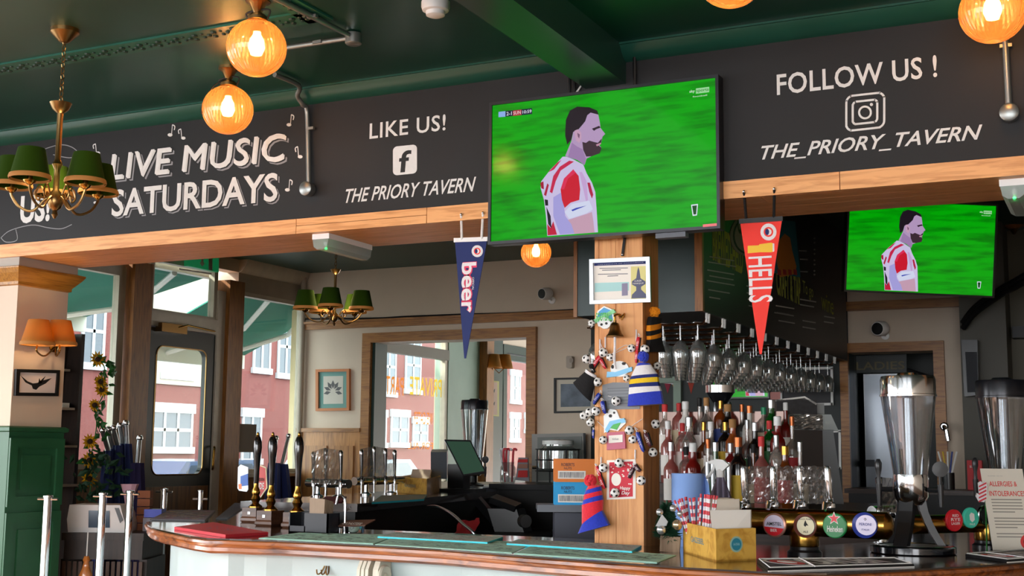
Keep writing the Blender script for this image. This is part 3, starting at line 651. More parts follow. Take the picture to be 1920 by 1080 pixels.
def gl(label, x, y, rpx, wt, slack=True, top=ZC):
    D = GR * F / rpx; globe(label, PD(x, y, D), GR, top, wt, slack)
gl('ribbed amber globe lamp hanging nearest the ceiling conduit corner, upper left', 481, 90, 56, 28, False)
gl('ribbed amber globe lamp hanging just above the live music lettering', 427, 206, 47.5, 28)
gl('ribbed amber globe lamp cut by the top edge, right of the beam', 1370, -50, 67, 28, False)
gl('ribbed amber globe lamp at the upper right corner before the follow us lettering', 1861, 22, 61, 28, False)
gl('small amber globe lamp below the lower left corner of the big television', 1005, 474, 28.5, 16, False)
gl('amber globe lamp at the far right edge below the emergency light', 1900, 404, 28.5, 16)
p = PD(1861, 22, GR * F / 61)
# chandeliers
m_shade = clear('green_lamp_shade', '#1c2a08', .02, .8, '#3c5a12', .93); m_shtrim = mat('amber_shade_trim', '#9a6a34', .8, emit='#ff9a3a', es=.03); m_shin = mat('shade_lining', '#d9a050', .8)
def shade(t, c, r0, r1, h, m_, name='lamp_shade'):
    c = V(c); s_ = MB().lathe(c, [(r0, 0), (r1, h), (r1 - .003, h), (r0 - .003, 0)], 24).build(name, m_, t, smooth=True)
    q = MB().lathe(c, [(r0 + .002, -.004), (r0 + .004, .004), (r0 + .001, .014), (r0 - .004, .012), (r0 - .004, -.002)], 24)
    q.build('shade_trim', m_shtrim, s_, smooth=True); return s_
def chandelier(label, x, y, zb, R, rs, narm, a0, top, sc_=1.0, w_=2):
    t = thing('chandelier', label, 'chandelier', (x, y, zb)); c = V((x, y, zb))
    MB().lathe((x, y, top), [(.055, 0), (.055, -.015), (.05, -.02), (.02, -.05), (.008, -.055)], 20).build('ceiling_rose', m_brassd, t, smooth=True)
    st = .36 * sc_
    k = MB(); z = zb + st; i = 0
    while z < top - .05:
        a = V((.008, 0, 0)) if i % 2 else V((0, .008, 0))
        k.tube([V((x, y, z + .014)) + (a * math.cos(s_) + V((0, 0, .014)) * math.sin(s_)) for s_ in [2 * math.pi * j / 8 for j in range(9)]], .002, 5); z += .023; i += 1
    k.build('chain', m_brassd, t)
    pr = [(.004, -.09), (.012, -.075), (.008, -.06), (.022, -.05), (.03, -.03), (.03, 0), (.012, .02), (.011, .1), (.02, .12), (.011, .14), (.011, .3), (.012, .32), (.03, .335), (.042, .36), (.012, .35), (.006, .37)]
    MB().lathe(c, [(r * sc_, h * sc_) for r, h in pr], 18).build('stem', m_brassd, t, smooth=True)
    for i in range(narm):
        a = a0 + 2 * math.pi * i / narm; d = V((math.cos(a), math.sin(a), 0))
        pts = [c + V((0, 0, .0)), c + d * R * .22 + V((0, 0, -.015)), c + d * R * .5 + V((0, 0, -.062 * sc_)), c + d * R * .82 + V((0, 0, -.045 * sc_)), c + d * R + V((0, 0, .0)), c + d * R + V((0, 0, .03))]
        arm = MB().tube(smoothpath(pts, 5), .0042 * sc_ + .001, 7).tube(smoothpath([c + d * R * .22 + V((0, 0, .0)), c + d * R * .36 + V((0, 0, .035 * sc_)), c + d * R * .46 + V((0, 0, .0)), c + d * R * .38 + V((0, 0, -.02 * sc_)), c + d * R * .33 + V((0, 0, .003))], 5), .004 * sc_, 6).build('arm', m_brassd, t, smooth=True)
        MB().lathe(c + d * R + V((0, 0, .005)), [(.006, 0), (.022, .012), (.024, .018), (.01, .02), (.01, .07)], 12).build('candle_holder', m_brass, arm, smooth=True)
        shade(t, c + d * R + V((0, 0, .03)), rs, rs * .66, rs * 1.55, m_shade)
    if w_:
        l = bpy.data.lights.new('lamp_light', 'POINT'); l.energy = w_; l.color = (1, .72, .4); l.shadow_soft_size = .05
        o = bpy.data.objects.new('lamp_light', l); COL.objects.link(o); o.parent = t; o.location = (0, 0, .1)
p = PZ(122, 55, ZC); chandelier('brass chandelier with green shades at the left, before the live music lettering', p.x, p.y, PD(100, 366, depth((p.x, p.y, 2.4))).z, .165, .073, 5, math.radians(-78), ZC)
p = PD(627, 590, 8.0); chandelier('brass chandelier with dark green shades farther back, under the emergency light', p.x, p.y, p.z, .185, .075, 5, math.radians(-64), ZC, .8)
# wall sconce
m_ysh = clear('amber_pleated_shade', '#6a4a10', .02, .8, '#b98440', .92)
c = PX(100, 650, px1); t = thing('wall_sconce', 'brass wall sconce with two amber shades on the cream pillar', 'wall lamp', c)
MB().lathe(c, [(.03, 0), (.03, .008), (.015, .02)], 16, (1, 0, 0)).build('back_plate', m_brass, t, smooth=True)
for dx, nm in ((70, 'a'), (112, 'b')):
    e = PX(dx, 648, px1 + .12); MB().tube(smoothpath([c + V((.015, 0, 0)), (c + e) / 2 + V((0, 0, -.05)), e + V((0, 0, -.03)), e]), .005, 7).build('arm', m_brass, t, smooth=True)
    s_ = shade(t, e + V((0, 0, .005)), .083, .05, .125, m_ysh)
    l = bpy.data.lights.new('lamp_light', 'POINT'); l.energy = .35; l.color = (1, .66, .36); l.shadow_soft_size = .02
    o = bpy.data.objects.new('lamp_light', l); COL.objects.link(o); o.parent = t; o.location = e - c + V((0, 0, .06))
c = PX(925, 690, XF + .03); t = thing('wall_sconce', 'amber two-shade sconce in the next room, seen through the opening', 'wall lamp', c)
for dx in (925, 946):
    e = PX(dx, 690, XF + .14); MB().tube([c, (c + e) / 2 + V((0, 0, -.06)), e], .006, 6).build('arm', m_brass, t); shade(t, e, .1, .065, .16, m_ysh)

# ================================================================== CONDUITS, ALARMS, EMERGENCY LIGHTS
m_cond = mat('galvanised_conduit', '#8f9391', .35, .8)
def conduit(label, pts, r=.011, bosses=(), clips=()):
    t = thing('conduit', label, 'conduit', pts[0]); MB().tube(pts, r, 10).build('pipe', m_cond, t, smooth=True)
    for p_, nr in bosses: MB().lathe(p_, [(.03, -.015), (.032, .0), (.032, .025), (.026, .03)], 20, nr).build('junction_box', m_cond, t, smooth=True)
    for p_ in clips: MB().obox(p_, V((.02, 0, 0)), V((0, .008, 0)), V((0, 0, .006))).build('saddle_clip', m_cond, t)
zc = ZC - .02
a, b, c_, d = PZ(500, -12, zc), PZ(663, 70, zc), PZ(530, 88, zc), PZ(440, 104, zc)
conduit('two grey conduits meeting at a round box on the ceiling, upper left', [a, b, d], .011, [(b, (0, 0, -1))], [(a + b) / 2, (b + c_) / 2])
e = PZ(515, 140, zc); yb = YB - .02
g1, g2 = PZ(560, 160, zc), PY(577, 190, yb); g1.y = min(g1.y, 4.44)
conduit('bent conduit running down the black band to a round end box, beside the music notes', smoothpath([e, g1, V((g2.x, 4.50, 3.015)), V((g2.x, YB - .055, 2.985)), V((g2.x, yb, 2.95)), PY(579, 350, yb)], 4), .011, [(PY(578, 355, yb), (0, -1, 0))], [PY(582, 241, yb)])
conduit('short conduit with a round end box at the right of the black band', [PY(1883, 45, yb), PY(1892, 208, yb)], .012, [(PY(1893, 213, yb), (0, -1, 0))], [PY(1886, 86, yb)])
p = PZ(817, 4, ZC); t = thing('smoke_alarm', 'white ceiling smoke alarm left of the green beam', 'smoke alarm', p)
MB().lathe(p, [(.052, 0), (.052, -.02), (.048, -.032), (.04, -.036)], 24).build('base', m_white, t, smooth=True); MB().lathe(p, [(.036, -.034), (.034, -.05), (.02, -.056), (.0, -.056)], 24).build('sensor', m_white, t, smooth=True)
for label, a, b in (('clear emergency bulkhead light under the pine lintel, above the rear chandelier', (595, 449), (668, 465)), ('clear emergency bulkhead light under the lintel at the right edge', (1893, 345), (1905, 385))):
    if a[0] < 1000: A_, B_ = PZ(*a, ZL - .03), PZ(*b, ZL - .03); B_.x = A_.x; A_.y = max(A_.y, YB + .03); B_.y = A_.y + .36
    else: A_ = PZ(1900, 352, ZL - .03); A_.y = YB + .04; B_ = A_ + V((0, .36, 0))
    M_ = (A_ + B_) / 2; hl = (B_ - A_) / 2; t = thing('emergency_light', label, 'emergency light', M_ + V((0, 0, .03)))
    MB().obox(M_ + V((0, 0, .018)), V((.045, 0, 0)), hl, V((0, 0, .012))).build('base', m_white, t)
    MB().loft([[M_ + hl * s_ * k + V((x * k, 0, z)) for x, z in ((-.042, .006), (.042, .006), (.036, -.028), (.018, -.04), (-.018, -.04), (-.036, -.028))] for s_, k in ((-1, 1), (1, 1))]).build('diffuser', clear('acrylic_diffuser', '#e4ebe8', .14, .08, '#cfd8d4', .35), t)
    MB().tube([M_ - hl * .8 + V((0, 0, -.01)), M_ + hl * .8 + V((0, 0, -.01))], .01, 8).build('tube', m_white, t)
    MB().ball(M_ - hl * .75 + V((0, -.0, -.03)), .006, 8, 6).build('indicator', glow('green_led', '#30ff70', 3), t)

# ================================================================== PENNANTS
def pennant(label, tl, tr, tip, Yp, mcol, strap_m, straps, bar_m, roundel, emb):
    A, B_, C_ = PY(*tl, Yp), PY(*tr, Yp), PY(*tip, Yp); t = thing('pennant', label, 'pennant', (A + B_) / 2)
    MB().extr([A, B_, C_ + V((.004, 0, 0)), C_ - V((.004, 0, 0))], (0, .003, 0)).build('cloth', mcol, t)
    MB().obox((A + B_) / 2 + V((0, .001, .006)), (B_ - A) / 2 + V((.004, 0, 0)), V((0, .005, 0)), V((0, 0, .009))).build('header_bar', bar_m, t)
    for (xa, ya), (xb, yb_) in straps: MB().tube([PY(xa, ya, YB - .016), PY(xb, yb_, Yp + .001)], .0055, 6).build('strap', strap_m, t)
    for (xa, ya), _ in straps: MB().ball(PY(xa, ya, YB - .018), .006, 8, 6).build('pin', m_steel, t)
    cx_, cy_, r = roundel
    plate(ell(cx_, cy_, r, r * 1.06, 24), ('Y', Yp), .0012, 'roundel', m_whitek, t); plate(ell(cx_, cy_, r * .6, r * .62, 20), ('Y', Yp), .0016, 'roundel_ring', m_redp, t); plate(ell(cx_, cy_, r * .4, r * .42, 20), ('Y', Yp), .0019, 'roundel_ring', m_whitek, t)
    plate(ell(cx_ - r * .16, cy_, r * .25, r * .4, 12), ('Y', Yp), .0022, 'roundel_emblem', m_navy, t)
    return t
m_redp = mat('pennant_red', '#e83a30', .75); m_navp = mat('pennant_navy', '#15265e', .75); m_pinkp = mat('pennant_pink_edge', '#d83a5e', .7)
Yp = 4.64
t = pennant('navy pennant reading beer hanging left of the big television', (853, 453), (913, 451), (872, 672), Yp, m_navp, m_white, (((865, 402), (866, 450)), ((906, 399), (903, 449))), m_white, (895, 471, 10.5), None)
def vtext(s, bx, Yp, m_, t, bold=.02, off=.0012, name='lettering'):
    """text turned a quarter clockwise: reads top to bottom; bx = (x0, y0, x1, y1) px box"""
    x0, y0, x1, y1 = bx; a = PY(x0, y0, Yp); b = PY(x1, y1, Yp)
    text(s, V((a.x, a.y, a.z)), V((b.x, b.y, b.z)), V((0, 0, -1)), V((1, 0, 0)), V((0, -1, 0)), m_, t, name=name, bold=bold, th=off)
vtext('beer', (866, 492, 893, 586), Yp, m_pinkp, t, .07, .0008, 'letter_edge'); vtext('beer', (866, 493, 892, 585), Yp, m_whitek, t, .02, .0014)
vtext('OFFICIAL', (885.5, 520, 889, 544), Yp, m_whitek, t, 0, .0014); vtext('BEER', (868, 548, 871, 562), Yp, m_whitek, t, 0, .0014)
t = pennant('red pennant reading hells hanging right of the big television', (1388, 418), (1466, 413), (1426, 664), Yp, m_redp, m_dark, (((1395, 359), (1399, 410)), ((1452, 354), (1451, 408))), m_dark, (1441, 435, 15), None)
vtext('HELLS', (1403, 482, 1449, 566), Yp, m_whitek, t, .01)
plate([(1402, 461), (1423, 460), (1424, 458), (1446, 455), (1451, 457), (1452, 470), (1447, 473), (1425, 473), (1402, 475)], ('Y', Yp), .0012, 'glass_emblem', mat('beer_yellow', '#e6bb2e', .6), t)
plate([(1449, 456), (1452, 457), (1452, 471), (1449, 472.5)], ('Y', Yp), .0016, 'glass_foam', m_whitek, t)

# ================================================================== BAR
ZB = 1.10
fp = [(274, 979), (277, 984), (285, 989), (303, 994), (327, 999), (357, 1005), (387, 1009), (430, 1010), (473, 1012), (520, 1013), (580, 1016), (700, 1022), (827, 1029), (1000, 1043), (1180, 1056), (1290, 1064), (1418, 1071), (1490, 1074), (1550, 1075), (1600, 1073), (1680, 1069), (1767, 1064), (1840, 1060), (1920, 1053)]
front = [PZ(x, y, ZB) for x, y in fp]
left_out = [PZ(330, 957, ZB)]
outline = [V((-.18, 7.2, ZB))] + [V((-.26, 5.6, ZB))] + front[::-1]
lo = front[0]
outline += [lo + V((-.12, .22, 0)), lo + V((-.3, .62, 0)), lo + V((-.55, 1.15, 0)), V((-5.0, 6.0, ZB)), V((-4.1, 6.0, ZB)), V((-3.75, 5.3, ZB)), V((-3.45, 4.95, ZB)), V((-2.2, 4.9, ZB)), V((-1.92, 4.9, ZB)), V((-1.92, 4.655, ZB)), V((-1.66, 4.655, ZB)), V((-1.62, 4.9, ZB)), V((-1.15, 4.98, ZB)), V((-.95, 5.4, ZB)), V((-.95, 7.2, ZB))]
bar = thing('bar_counter', 'curved public bar with dark polished top and pale blue panelled front', 'bar counter', (-2, 4.3, 0))
def offs(poly, d):
    o = []; n = len(poly)
    for i in range(n):
        a, b, c_ = poly[i - 1], poly[i], poly[(i + 1) % n]; t = (c_ - a); t.z = 0; t.normalize(); o.append(b + V((-t.y, t.x, 0)) * d)
    return o
area = sum(outline[i - 1].x * outline[i].y - outline[i].x * outline[i - 1].y for i in range(len(outline)))
sgn = 1 if area > 0 else -1
def ring(d, z): return [V((p.x, p.y, z)) for p in offs(outline, d * sgn)]
MB().extr(ring(0.0, ZB), (0, 0, -.006)).build('bar_top', m_bartop, bar)
MB().loft([ring(.002, ZB - .006), ring(-.006, ZB - .01), ring(-.008, ZB - .02), ring(-.001, ZB - .028), ring(-.001, ZB - .033), ring(.006, ZB - .036), ring(.004, ZB - .05), ring(.012, ZB - .058), ring(.03, ZB - .062)], cap=False).build('edge_moulding', m_baredge, bar, smooth=True)
MB().loft([ring(.12, ZB - .062), ring(.12, 0)], cap=False).build('front_panelling', m_barfront, bar)
MB().loft([ring(.03, ZB - .062), ring(.12, ZB - .062)], cap=False).build('top_underside', m_baredge, bar)
# raised panel frames and carved corbels along the front
fr_in = [V((p.x, p.y, 0)) for p in offs(outline, .118 * sgn)][2:2 + len(front)][::-1]
def along(px):
    q = PZ(px, 1040, ZB); best = min(range(len(fr_in) - 1), key=lambda i: ((fr_in[i] + fr_in[i + 1]) / 2 - V((q.x, q.y, 0))).length)
    a, b = fr_in[best], fr_in[best + 1]; t = (b - a).normalized(); k = max(0, min((b - a).length, (V((q.x, q.y, 0)) - a).dot(t))); nn = V((t.y, -t.x, 0)); nn = nn if nn.y < 0 else -nn
    return a + t * k, t, nn
for i, px in enumerate((498, 1112)):
    c, t_, nn = along(px); q = MB()
    sc = [(0, .0), (.0, -.42), (.03, -.40), (.045, -.3), (.04, -.2), (.055, -.14), (.085, -.11), (.1, -.07), (.098, -.03), (.08, .0)]
    for off, wd in ((-.036, .014), (-.017, .014), (.002, .014), (.03, .024)):
        q.extr([c + t_ * off + nn * a * (.9 if wd > .02 else 1) + V((0, 0, ZB - .064 + b)) for a, b in sc], t_ * wd)
    cb = q.build('corbel', m_corbel, bar)
    r_ = c + nn * .05 + t_ * .054 + V((0, 0, ZB - .064 - .055)); MB().lathe(r_, [(.042, 0), (.042, .006), (.036, .012), (.03, .008), (.012, .008), (.010, .016), (.0, .018)], 18, t_).build('rosette', m_corbel, cb, smooth=True)
for a, b in ((362, 470), (560, 860), (905, 1085), (1150, 1400)):
    A_, ta, na = along(a); B_, tb, nb = along(b); d = (B_ - A_).normalized(); nn = V((d.y, -d.x, 0)); q = MB()
    for h0, h1, s0, s1 in ((.93, .945, 0, 1), (.3, .315, 0, 1)): q.obox((A_ + B_) / 2 + V((0, 0, (h0 + h1) / 2)) + nn * .008, (B_ - A_) / 2, nn * .014, V((0, 0, (h1 - h0) / 2)))
    for e_ in (A_, B_): q.obox(e_ + V((0, 0, .62)) + nn * .008, d * .008, nn * .014, V((0, 0, .315)))
    q.build('panel_moulding', m_barfront, bar)
for px in (338, 805):
    c, t_, nn = along(px); c = c + V((0, 0, ZB - .10))
    q = MB()
    for k in (-1, 0, 1): q.tube(smoothpath([c + t_ * .01 * k, c + t_ * .018 * k + nn * .012 + V((0, 0, -.025)), c + t_ * .022 * k + nn * .03 + V((0, 0, -.03)), c + t_ * .022 * k + nn * .036 + V((0, 0, -.012))], 4), .003, 6)
    q.build('bag_hook', m_brassd, bar, smooth=True)
# rear leg of the bar, server side in black
leg = thing('rear_bar_leg', 'far leg of the bar running back to the cream wall, black inside', 'bar counter', (-4.6, 7.7, 0)); ZQ = 1.16
i0, i1 = V((-3.86, 6.02, 0)), V((-4.42, 9.40, 0)); ld = (i1 - i0).normalized(); ln = V((ld.y, -ld.x, 0))   # ln points to the server side
def LG(s_, off, z): return i0 + ld * s_ + ln * off + V((0, 0, z))
LL = (i1 - i0).length
MB().extr([LG(0, 0, ZQ), LG(LL, 0, ZQ), LG(LL, -.72, ZQ), LG(0, -.72, ZQ)], (0, 0, -.045)).build('leg_top', m_bartop, leg)
MB().extr([LG(.02, -.02, 0), LG(LL, -.02, 0), LG(LL, -.66, 0), LG(.02, -.66, 0)], (0, 0, ZQ - .045)).build('leg_body', m_dark, leg)
MB().extr([LG(.1, .0, .86), LG(LL - .3, .0, .86), LG(LL - .3, .5, .86), LG(.1, .5, .86)], (0, 0, .03)).build('work_shelf', m_blackp, leg)
MB().extr([LG(.1, -.02, 0), LG(LL - .3, -.02, 0), LG(LL - .3, .46, 0), LG(.1, .46, 0)], (0, 0, .86)).build('under_counter', m_dark, leg)
def onleg(px, py): return PZ(px, py, ZQ)

# runners, mats and papers on the front bar
rnd = random.Random(3)
def paint_specks(t, pts, z, cols, n, s=.012, name='printed_mark'):
    """flat print scattered on a sheet: one mesh per ink"""
    a, b, c_, d = pts
    for ci, m_ in enumerate(cols):
        q = MB()
        for i in range(n):
            u, v = rnd.uniform(.04, .96), rnd.uniform(.1, .9); p_ = (a * (1 - u) + b * u) * (1 - v) + (d * (1 - u) + c_ * u) * v; p_.z = z
            e1 = (b - a).normalized() * s * rnd.uniform(.5, 1.6); e2 = (d - a).normalized() * s * rnd.uniform(.2, .45); e1.z = e2.z = 0
            q.add([p_ - e1 - e2, p_ + e1 - e2, p_ + e1 + e2, p_ - e1 + e2], [(0, 1, 2, 3)])
        stuff(q.build(name, m_, t))
def sheet(name, label, cat, px, th, m_, marks=None, nm=30, s=.012, z=ZB, edge=None, grp=None):
    P_ = [PZ(x, y, z + th) for x, y in px]; P_ = [V((p.x, p.y, z + .0006)) for p in P_]; c = sum(P_, V()) / len(P_)
    t = thing(name, label, cat, c, grp); MB().extr(P_, (0, 0, th)).build('base', edge or m_, t)
    cc = sum(P_, V()) / 4; I_ = [p + (cc - p) * .015 for p in P_]; MB().extr([p + V((0, 0, th)) for p in I_], (0, 0, .0006)).build('face', m_, t)
    if marks: paint_specks(t, P_, z + th + .0016, marks, nm, s)
    return t, P_
ik = m_ink; wt_ = mat('print_white', '#e8e6e2', .7); pk = mat('print_pink', '#c8607a', .7); yl = mat('print_yellow', '#d8c060', .7); bl_ = mat('print_blue', '#4a78c8', .7); dk = mat('print_teal_dark', '#2a5a52', .7); rd = mat('print_red', '#c83030', .7)
sheet('bar_runner', 'colourful printed bar runner at the rounded left end of the bar', 'bar runner', [(281, 974), (384, 976), (404, 957), (318, 956)], .006, mat('runner_grey', '#7c7482', .7), [pk, yl, wt_, ik], 45, .014, edge=m_dark)
sheet('bar_runner', 'long dark bar runner behind the colourful one at the left', 'bar runner', [(405, 972), (425, 972), (470, 944), (440, 943)], .006, mat('runner_slate', '#5a5f70', .7), [ik], 15, edge=m_dark)
t, P_ = sheet('menu_board', 'red menu folder lying on the bar at the left', 'menu', [(327, 988), (423, 1003), (503, 998), (400, 979)], .012, mat('menu_red', '#c62a36', .5), None)
paint_specks(t, [P_[0] * .7 + P_[2] * .3, P_[1] * .8 + P_[3] * .2, P_[2] * .8 + P_[0] * .2, P_[3] * .7 + P_[1] * .3], ZB + .0145, [m_grey], 26, .012)
for i, (px, lb) in enumerate((([(485, 1009), (700, 1020), (745, 1003), (560, 999)], 'pale green paper mat printed in black, leftmost of the row'), ([(703, 1021), (960, 1037), (1000, 1018), (748, 1004)], 'pale green paper mat printed in black, in the middle of the row'), ([(963, 1038), (1232, 1055), (1268, 1041), (1005, 1020)], 'pale green paper mat printed in black, nearest the pine post'))):
    sheet('paper_mat', lb, 'paper mat', px, .0015, m_teal, [ik, dk], 70, .012)
for px, lb in (([(708, 1006), (914, 1017), (943, 1007), (740, 998)], 'cyan edged bar runner with small colourful print, left one'), ([(950, 1019), (1185, 1034), (1203, 1023), (972, 1011)], 'cyan edged bar runner with small colourful print, before the pine post')):
    sheet('bar_runner', lb, 'bar runner', px, .008, mat('runner_teal_print', '#b4c8c0', .7), [pk, ik, dk, wt_], 80, .007, edge=m_cyan)
def black_towel(lb, px, word):
    t, P_ = sheet('bar_towel', lb, 'bar towel', px, .010, m_dark, None)
    a, b, c_, d = [V((p.x, p.y, ZB + .0125)) for p in P_]
    q = MB()
    for s_, e_ in ((a, b), (b, c_), (c_, d), (d, a)): q.tube([s_ + (sum((a, b, c_, d), V()) / 4 - s_) * .03, e_ + (sum((a, b, c_, d), V()) / 4 - e_) * .03], .0022, 4)
    q.build('white_border', wt_, t)
    q = MB().tube([a + V((0, 0, -.011)), b + V((0, 0, -.011))], .0022, 4); q.build('edge_line', wt_, t)
    u = (b - a).normalized(); v_ = (d - a); v_ = (v_ - u * v_.dot(u)); hh = v_.length; v_.normalize(); L_ = (b - a).length
    bl_w = a + u * L_ * .38 + (d - a) * .16
    text(word, bl_w, bl_w + u * L_ * .5 + v_ * hh * .66, u, v_, V((0, 0, 1)), mat('mat_white', '#ffffff', .6), t, bold=.03, th=.0004)
    MB().tube([a + u * L_ * .31, d + u * L_ * .30], .0025, 4).build('divider', MATS['mat_white'], t)
    cr_ = a + u * L_ * .17 + (d - a) * .5
    for k, (rr_, m_) in enumerate(((.4, MATS['mat_white']), (.33, m_dark), (.28, rd), (.16, MATS['mat_white']))): MB().extr([cr_ + u * math.cos(q_ * .2618) * L_ * .26 * rr_ + v_ * math.sin(q_ * .2618) * hh * rr_ + V((0, 0, .0003 * k)) for q_ in range(24)], (0, 0, .0003)).build('roundel', m_, t)
black_towel('black rubber bar mat with white lettering, before the round keg badges', [(1440, 1066), (1714, 1058), (1680, 1047), (1419, 1049)], 'CAMDEN')
black_towel('black rubber bar mat with white lettering, before the allergies card', [(1888, 1050), (2010, 1042), (1960, 1028), (1810, 1039)], 'CAMDEN')

# hand pumps
def hand_pump(label, px, pyb, ptop, clip, grp='cask ale hand pumps on the bar'):
    c = PZ(px, pyb, ZB); D = depth(c); t = thing('hand_pump', label, 'hand pump', c, grp); s_ = F / D
    H = (pyb - ptop) / s_
    MB().obox(c + V((0, .03, .035)), V((.042, 0, 0)), V((0, .05, 0)), V((0, 0, .035))).build('pump_block', wood('dark_oak', '#5a3a28', '#3a2216', 0, .35), t)
    MB().loft([[c + V((x * k, .03 + y * k - (.0 if k == 1 else -.0), z)) for x, y in ((-.042, -.05), (.042, -.05), (.042, .05), (-.042, .05))] for k, z in ((1.0, .0), (1.12, .008), (1.12, .02), (1.0, .028))]).build('plinth', MATS['dark_oak'], t)
    MB().obox(c + V((.0, -.021, .045)), V((.008, 0, 0)), V((0, .001, 0)), V((0, 0, .007))).build('price_plate', m_white, t)
    z0 = .07
    pr = [(.034, 0), (.034, .006), (.024, .014), (.016, .022), (.02, .032), (.025, .042), (.02, .052), (.017, .06), (.022, .072), (.018, .088), (.013, .1), (.012, .12)]
    MB().lathe(c + V((0, .03, z0)), pr, 20).build('brass_base', m_brass, t, smooth=True)
    h = H - z0; k0 = .105
    hp = [(.011, k0), (.013, k0 + .02), (.014, h * .5), (.018, h * .68), (.0225, h * .8), (.021, h * .87), (.014, h * .93), (.009, h * .945)]
    MB().lathe(c + V((0, .03, z0)), hp, 18).build('handle', mat('ebony_gloss', '#0b0b0d', .12, coat=.7), t, smooth=True)
    MB().lathe(c + V((0, .03, z0)), [(.010, h * .94), (.009, h * .955), (.006, h * .962), (.007, h * .975), (.005, h * .988), (.003, h)], 12).build('finial', m_brass, t, smooth=True)
    return t
m_pump_red = mat('pump_clip_red', '#cf3a36', .4)
t = hand_pump('hand pump at the left with a blue and white pump clip', 471, 979, 811, 1)
Yc = PZ(465, 975, ZB).y - .03
plate([(447, 876), (452, 871), (466, 876), (466, 918), (463, 922), (449, 920), (446, 915)], ('Y', Yc), .004, 'pump_clip', mat('clip_white', '#dfe4ea', .4), t)
plate([(452, 893), (466, 888), (466, 910), (452, 912)], ('Y', Yc), .0045, 'clip_print', mat('clip_blue', '#2d5fb0', .4), t); plate([(448, 908), (454, 907), (454, 917), (449, 917)], ('Y', Yc), .005, 'clip_print', mat('clip_orange', '#e07a40', .4), t)
t = hand_pump('hand pump in the middle with a red pump clip lettered pride', 499, 986, 811, 2)
plate([(485, 870), (500, 876), (502, 915), (486, 938), (476, 925), (477, 880)], ('Y', Yc - .03), .004, 'pump_clip', mat('clip_edge', '#e8d8b0', .4), t)
plate([(485, 872.5), (498.5, 878), (500, 914), (486, 935), (478, 924), (479, 881.5)], ('Y', Yc - .03), .0048, 'clip_print', m_pump_red, t)
textY('PRIDE', (478.5, 917), (496.5, 905), Yc - .03, wt_, t, bold=.02, off=.005, th=.0008); textY('LONDON', (479, 902), (497, 896), Yc - .03, ik, t, bold=.02, off=.005, th=.0008)
hand_pump('hand pump at the right, bare black handle behind the napkin caddy', 549, 990, 811, 3)
# napkin caddy
c = PZ(577, 1000, ZB); t = thing('napkin_caddy', 'black plastic caddy holding brown paper napkins on the bar', 'napkin caddy', c)
q = MB().box(c + V((-.1, 0, 0)), c + V((.1, .09, .006)))
for a, b in (((-.1, .0), (-.094, .09)), ((.094, 0), (.1, .09)), ((-.02, 0), (-.014, .09)), ((-.1, .084), (.1, .09))): q.box(c + V((a[0], a[1], 0)), c + V((b[0], b[1], .085)))
q.box(c + V((-.014, 0, 0)), c + V((.1, .006, .085))).box(c + V((-.1, 0, 0)), c + V((-.014, .006, .03))); q.build('caddy_body', mat('caddy_black', '#1a1c22', .35), t)
nk = mat('brown_napkin', '#a08a76', .85, noise=.12, scale=60, stretch=(6, 6, .3))
for i in range(7): MB().extr([c + V((.0 + .002 * i, .012 + i * .01, .01)), c + V((.07, .012 + i * .01, .01)), c + V((.075, .012 + i * .01, .145 - .002 * i)), c + V((-.004, .012 + i * .01, .15 - .003 * i))], (0, .007, 0)).build('napkin', nk, t)
# coaster on a chrome dish and swan-neck spout
c = PZ(665, 1000, ZB); t = thing('tip_dish', 'small chrome dish with a printed brown coaster tilted on it', 'dish', c)
MB().lathe(c, [(.03, 0), (.042, .004), (.044, .03), (.04, .03), (.036, .008), (0, .006)], 24).build('dish', m_steel, t, smooth=True)
cs = MB().obox(c + V((0, .01, .043)), V((.072, 0, .004)), V((0, .04, .01)), V((0, -.0005, .002))).build('coaster', mat('coaster_brown', '#5f4033', .6), t)
text('COASTER', c + V((-.05, -.03, .037)), c + V((.045, -.0, .047)), UX, V((0, .97, .24)), V((0, -.24, .97)), wt_, cs, bold=.01, th=.001)
c = PZ(634, 1000, ZB); t = thing('water_spout', 'thin chrome swan-neck spout rising behind the coaster dish', 'tap', c + V((0, .05, 0)))
MB().tube(smoothpath([c + V((0, .05, 0)), c + V((0, .05, .12)), c + V((-.01, .05, .15)), c + V((-.035, .05, .155)), c + V((-.045, .05, .12))]), .006, 8).tube([c + V((0, .05, 0)), c + V((0, .05, .03))], .011, 10).build('spout', m_steel, t, smooth=True); MB().obox(c + V((.012, .05, .10)), V((.016, 0, .008)), V((0, .004, 0)), V((-.002, 0, .004))).build('lever', m_steel, t)

# ================================================================== PINE POST AND ITS DECORATIONS
YPo = 4.665; qx0, qx1 = PY(1115, 800, YPo).x, PY(1206, 800, YPo).x; qy1 = PX(1236, 800, qx1).y
post = struct(B((qx0 + .004, YPo + .004, 0), (qx1 - .004, qy1 - .004, ZL)).build('wall_post', m_woodz))
for a, b in ((1115, 1122.6), (1123.4, 1154.6), (1155.4, 1206)):
    B((PY(a, 800, YPo).x, YPo, 0), (PY(b, 800, YPo).x, YPo + .02, ZL)).build('plank', m_woodz, post)
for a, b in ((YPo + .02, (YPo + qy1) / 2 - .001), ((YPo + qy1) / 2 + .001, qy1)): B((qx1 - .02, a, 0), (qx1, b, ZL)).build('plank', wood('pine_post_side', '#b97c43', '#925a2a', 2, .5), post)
B((qx0 - .003, YPo - .003, 2.31), (qx0 + .002, YPo + .03, ZL)).build('corner_strip', m_white, post)
FP = ('Y', YPo)
def item(name, label, cat, px, py, pl=FP, grp=None): return thing(name, label, cat, planepts([(px, py)], pl)[0], grp)
